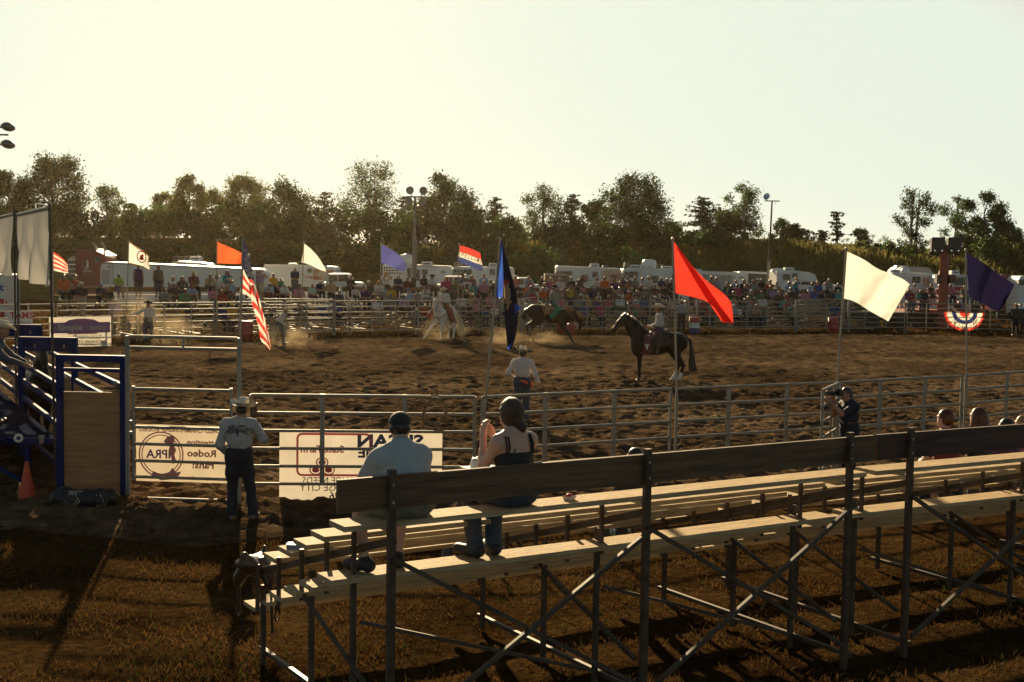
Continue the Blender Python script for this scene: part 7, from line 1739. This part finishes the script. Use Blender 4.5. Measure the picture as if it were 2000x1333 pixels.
def tree(label, px, ytop, wpx, d, kind, seed, lm=0, dens=1.0, group='trees behind the trailers', name=None, trunks=1, lean=0.0, cat='tree', basez=None):
    r = np.random.default_rng(seed); rr = random.Random(seed)
    base = XY(px, d); base.z = float(bank_z(base.x, base.y)) - .1 if basez is None else basez
    top = D(px, ytop, d).z; Hh = top - base.z; W = wpx * d / F / 2
    nm = name or {'broad': 'broadleaf_tree', 'airy': 'slender_tree', 'pine': 'pine_tree', 'sparse': 'pine_tree', 'bush': 'shrub'}[kind]
    t = thing(nm, label, cat, base, 0, group)
    mb = MB(); C, Rr = [], []
    def trunkpt(h, q=0): return np.array([lean * h * h * W + (q - (trunks - 1) / 2) * .5 * (1 - h * .2) + .12 * math.sin(h * 5 + seed + q), .1 * math.sin(h * 4 + seed), h * Hh])
    if kind == 'bush':
        for k in range(int(9 + 5 * W)):
            h = r.uniform(.15, .86); a = r.uniform(0, 6.283); q = math.sqrt(r.uniform(0, 1)) * W * math.sqrt(max(.05, 1 - (h - .25) ** 2 * 1.4))
            C.append((q * math.cos(a), q * math.sin(a), h * Hh)); Rr.append(min(W * .42, Hh * .28) * r.uniform(.7, 1.2))
        for k in range(5): c = C[k]; mb.path([(0, 0, 0), (c[0] * .5, c[1] * .5, c[2] * .5), c], [.06, .04, .015], 5)
        n = int((540 + 360 * W) * dens); sz = .15; flat = .9
    elif kind in ('pine', 'sparse'):
        for q in range(trunks): mb.path([tuple(trunkpt(h, q)) for h in (0, .25, .5, .75, 1)], [.16, .13, .10, .06, .02], 7)
        nw = 13 if kind == 'pine' else 8
        for k in range(nw):
            h = (.16 if kind == 'pine' else .34) + (.80 if kind == 'pine' else .62) * (k / (nw - 1)) ** .9
            ln = (W * 1.25 * max(0, 1 - h) ** .62 + .18) * r.uniform(.7, 1.15)
            if kind == 'sparse': ln = W * (.5 + .5 * math.sin(k * 2.2 + seed)) * (1.1 - .6 * h) + .25
            for q in range(6 if kind == 'pine' else 4):
                a = r.uniform(0, 6.283); L = ln * r.uniform(.65, 1.15); p0 = trunkpt(h)
                e = p0 + np.array([L * math.cos(a), L * math.sin(a), r.uniform(-.05, .18) * L])
                mb.path([tuple(p0), tuple((p0 + e) / 2 + (0, 0, .05)), tuple(e)], [.035, .025, .01], 4)
                for s in np.linspace(.35, 1.0, max(2, int(L / .5))): C.append(p0 + (e - p0) * s + r.normal(0, .06, 3)); Rr.append((.13 + .15 * L * (1.15 - s)) * r.uniform(.8, 1.2))
        C.append(trunkpt(.97)); Rr.append(.12)
        n = int((5200 if kind == 'pine' else 1800) * dens * max(.7, W / 1.8)); sz = .10; flat = .55
    else:
        ttop = .92 if kind == 'airy' else .78
        for q in range(trunks): mb.path([tuple(trunkpt(h * ttop, q)) for h in (0, .25, .5, .75, 1)], [.20, .16, .12, .075, .025], 7)
        nb = int((11 if kind == 'broad' else 13) * max(1, W / 2.6)); lo = .14 if kind == 'broad' else .2
        for k in range(nb):
            h = lo + (.93 - lo) * (k + .5) / nb + r.normal(0, .02); x = (h - lo) / (1 - lo)
            prof = math.sqrt(max(.03, 1 - ((x - .42) / (.62 if kind == 'broad' else .66)) ** 2))
            a = k * 2.4 + r.normal(0, .5); q = (r.uniform(.3, 1) ** .6) * W * prof * .72 * (.35 if k == nb - 1 else 1)
            mc = trunkpt(h, rr.randrange(trunks)) + np.array([q * math.cos(a), q * math.sin(a) * .8, 0])
            MR = (W * (.36 if kind == 'broad' else .31) + .05) * r.uniform(.75, 1.25) * (.45 + .55 * prof)
            h0 = max(.12, h - .14 - .1 * q / W); p0 = trunkpt(h0 * .95)
            mb.path([tuple(p0), tuple((p0 + mc) / 2 + (0, 0, -.1)), tuple(mc)], [.065, .045, .015], 4)
            C += [mc, mc + r.normal(0, MR * .4, 3)]; Rr += [MR * .85, MR * .7]; C += [mc] * 2; Rr += [MR * .95] * 2
            for j in range(11 if kind == 'broad' else 8):
                d_ = r.normal(0, 1, 3); d_ /= np.linalg.norm(d_); d_[2] = d_[2] * .75 + .1
                c = mc + d_ * MR * r.uniform(.45, 1.05); c[2] = min(c[2], Hh * .985)
                C.append(c); Rr.append(MR * r.uniform(.24, .46))
                if j % 3 == 0: mb.path([tuple(mc), tuple(c)], [.018, .006], 3)
        n = int((8000 if kind == 'broad' else 5000) * dens * max(.6, (W / 2.4) ** 1.2)); sz = .112 if kind == 'broad' else .100; flat = .85
    mb.build('trunk' if kind != 'bush' else 'stem', BARKL if kind == 'airy' else BARK, t)
    V, Q = leaf_cloud(np.array(C), np.array(Rr), n, sz, r, flat)
    link('crown', mesh_np('crown', V, Q, LEAFS[lm], smooth=False), t)
    return t
T = [(16, 326, 92, 112, 'broad', 0, 'dark broadleaf tree cut by the left frame edge'), (103, 296, 128, 114, 'broad', 0, 'tallest dark bushy tree at the left, above the grey banner'), (212, 356, 64, 116, 'airy', 1, 'small airy tree with loose top left of the emblem flag'),
     (256, 398, 58, 119, 'pine', 1, 'low ragged pine just left of the emblem flag'), (322, 376, 72, 120, 'broad', 2, 'thin sunlit tree above the white motorhome roof'), (368, 336, 72, 118, 'broad', 2, 'sunlit slender tree with pointed tip left of the orange flag'),
     (412, 372, 74, 121, 'broad', 2, 'pale sunlit bushy tree above the orange flag'), (468, 340, 86, 118, 'broad', 2, 'leaning sunlit tree over the stars and stripes'), (556, 362, 122, 116, 'broad', 0, 'wide dark rounded tree left of the small white flag'),
     (632, 374, 78, 119, 'pine', 3, 'dark bristly pine above the small white flag'), (724, 318, 126, 117, 'airy', 1, 'tall open-crowned tree left of the light mast'), (788, 384, 74, 122, 'pine', 3, 'dark pine just left of the light mast'),
     (862, 342, 122, 116, 'broad', 0, 'broad dark tree right of the light mast'), (914, 392, 66, 119, 'broad', 0, 'low shoulder of dark foliage above the WELCOME flag'), (965, 386, 64, 118, 'pine', 3, 'dark pine by the tall dark blue flag'),
     (1060, 360, 84, 121, 'airy', 1, 'open green tree behind the bucking horse'), (1112, 380, 70, 118, 'pine', 3, 'shaggy dark pine right of the open green tree'), (1158, 392, 66, 122, 'broad', 0, 'small rounded dark tree left of the big spreading tree'),
     (1236, 345, 140, 117, 'broad', 0, 'big spreading dark tree above the dark horse'), (1308, 436, 56, 124, 'broad', 1, 'low light green tree left of the red flag pole'), (1372, 384, 90, 118, 'pine', 3, 'dark pyramid-shaped pine above the big red flag'),
     (1450, 356, 74, 119, 'airy', 1, 'tall slender birch-like tree left of the thin light mast'), (1414, 408, 70, 121, 'broad', 0, 'dark low tree between the pine and the slender tree'), (1522, 428, 42, 126, 'airy', 1, 'small thin sapling behind the thin light mast'),
     (1545, 438, 62, 117, 'pine', 3, 'small dark pine right of the thin light mast'), (1629, 413, 42, 117, 'sparse', 3, 'gaunt pine with few bare tiers above the white flag'), (1602, 452, 32, 122, 'sparse', 3, 'stunted bare pine left of the gaunt pine'),
     (1679, 442, 32, 121, 'airy', 1, 'small sapling above the big white flag'), (1781, 358, 66, 117, 'airy', 0, 'lone tall slender tree with bare lower trunk'), (1862, 378, 66, 121, 'airy', 1, 'pale thin tree behind the rusty mast'),
     (1914, 372, 100, 116, 'broad', 0, 'tall dark bushy tree above the purple flag'), (1962, 434, 62, 118, 'broad', 0, 'lower dark tree at the right edge')]
for i, (px, yt, w, d, k, lm, lab) in enumerate(T):
    w *= {'airy': 1.3, 'pine': 1.3, 'broad': 1.12}.get(k, 1)
    tree(lab, px, yt, w, d, k, 100 + i, lm, trunks=2 if (k == 'airy' and i % 3 == 1) else 1, lean=.5 if 'leaning' in lab else .0, dens=1.25 if k == 'broad' else 1.0)
# shrubs: a thick belt under the trees on the left and scattered ones on the bank at right
S_ = [(10, 430, 90), (62, 436, 80), (126, 420, 90), (170, 428, 70), (214, 436, 74), (262, 442, 76), (306, 428, 78), (352, 424, 76), (398, 430, 80), (446, 424, 84), (498, 428, 84), (520, 420, 80), (580, 420, 90), (628, 430, 80), (676, 424, 86), (720, 430, 90), (764, 428, 84), (810, 430, 84), (852, 426, 90), (900, 430, 84), (946, 440, 80), (990, 452, 66),
      (1036, 446, 76), (1082, 440, 80), (1128, 436, 80), (1172, 440, 80), (1216, 446, 80), (1262, 444, 76), (1304, 462, 70), (1346, 456, 70), (1392, 452, 74), (1436, 458, 66), (1480, 466, 56), (1520, 470, 50), (1562, 480, 40), (1604, 486, 34), (1632, 478, 26), (1672, 470, 36), (1694, 480, 22), (1714, 474, 26), (1748, 473, 52), (1774, 480, 44), (1794, 478, 24), (1830, 478, 40), (1884, 470, 56), (1930, 460, 70), (1976, 466, 60)]
items = []
for i, (px, yt, w) in enumerate(S_):
    d = 113 + (i * 7 % 5) * 1.3 + (-4 if px < 1000 else 0)
    if px < 1000: yt -= 14 + (i * 7 % 4) * 6
    t = tree('x', px, yt, w, d, 'bush', 300 + i, (0, 1, 0, 3, 0)[i % 5] if px < 1500 else (1, 2, 2, 1, 0)[i % 5], group='shrubs on the bank', dens=1.5 if px < 1500 else 1.2, cat='shrub')
    items.append((t, px, ('light green' if px >= 1500 else 'dark green') + ' shrub'))
# a lower front belt on the bank face at left
for i, px in enumerate(range(20, 1260, 52)):
    d = 103.5 + (i * 3 % 4) * .9
    t = tree('x', px + (i * 13 % 17) - 8, 470 + (i * 11 % 5) * 4, 70, d, 'bush', 400 + i, (0, 3, 0, 1)[i % 4], group='shrubs on the bank', dens=1.2, cat='shrub'); items.append((t, px, 'low dusky shrub on the bank'))
place_labels(items, '{ord}{key} {where}, behind the trailers')
# hazy far trees in the gap and along the hill
r_ = random.Random(9); items = []
for i, px in enumerate((998, 1012, 1026, 1296, 1312, 1328, 1466, 1478, 1574, 1590, 1652, 1700, 1722, 1816, 1836, 1986)):
    t = tree('x', px, {0: 436, 1: 431, 2: 440}.get(i, 452 + (i * 5 % 11)), 34, 330 + (i * 37 % 90), 'broad', 500 + i, 1, dens=.35, group='far trees before the hill', basez=1.0); items.append((t, px, 'far hazy tree'))
place_labels(items, '{ord}{key} on the skyline {where}')

# ------------------------------------------------------------------ the evening haze
def volume_mat(name, col, dens, g):
    m = bpy.data.materials.new(name); m.use_nodes = True; n = m.node_tree; n.nodes.remove(n.nodes['Principled BSDF'])
    v = n.nodes.new('ShaderNodeVolumePrincipled'); v.inputs['Color'].default_value = (*col, 1); v.inputs['Density'].default_value = dens; v.inputs['Anisotropy'].default_value = g
    n.links.new(v.outputs[0], n.nodes['Material Output'].inputs['Volume']); return m
o = MB().box((0, 710, 14.7), (2500, 1640, 34.6)).build('haze', volume_mat('haze_air', (.95, .74, .44), HAZE_D, HAZE_G)); tag(o, kind='stuff')

def dust_mat(name, dens):
    m = volume_mat(name, (.92, .72, .46), dens, .5); n = m.node_tree; v = [x for x in n.nodes if x.type == 'PRINCIPLED_VOLUME'][0]
    tc = n.nodes.new('ShaderNodeTexCoord'); no = n.nodes.new('ShaderNodeTexNoise'); no.inputs['Scale'].default_value = 2.2; no.inputs['Detail'].default_value = 3
    ln = n.nodes.new('ShaderNodeVectorMath'); ln.operation = 'LENGTH'; n.links.new(tc.outputs['Object'], ln.inputs[0]); n.links.new(tc.outputs['Object'], no.inputs['Vector'])
    mr = n.nodes.new('ShaderNodeMapRange'); mr.inputs[1].default_value = 1.0; mr.inputs[2].default_value = .15; mr.inputs[3].default_value = 0; mr.inputs[4].default_value = dens; mr.interpolation_type = 'SMOOTHSTEP'
    n.links.new(ln.outputs['Value'], mr.inputs[0])
    nr = n.nodes.new('ShaderNodeMapRange'); nr.inputs[1].default_value = .38; nr.inputs[2].default_value = .68; n.links.new(no.outputs[0], nr.inputs[0])
    mu = n.nodes.new('ShaderNodeMath'); mu.operation = 'MULTIPLY'; n.links.new(mr.outputs[0], mu.inputs[0]); n.links.new(nr.outputs[0], mu.inputs[1]); n.links.new(mu.outputs[0], v.inputs['Density'])
    return m
DUST = MB().lathe([(math.cos(R(a)), math.sin(R(a))) for a in range(-90, 91, 15)], n=20).mesh('dust_cloud', dust_mat('drifting_dust', .12))
def dust(px, py, w, hgt, rz=0):
    c = G(px, py); k = c.y / F
    o = link('dust_cloud', DUST, None, (c.x, c.y, hgt * .55)); o.scale = (w * k * .5, 1.6, hgt); tag(o, kind='stuff')
dust(262, 668, 150, 1.7); dust(330, 674, 150, 1.1); dust(566, 678, 130, .7); dust(866, 666, 130, .8); dust(985, 674, 100, .7); dust(1062, 672, 110, .5)
# keep the long labels within sixteen words
for o in SC.objects:
    l = o.get('label')
    if l and len(l.split()) > 16:
        for a, b in ((' at far left', ''), (', behind the trailers', ''), ('the striped flag', 'striped flag'), ('just ', ''), (' with ', ', ')): 
            if len(l.split()) > 16: l = l.replace(a, b)
        o['label'] = l
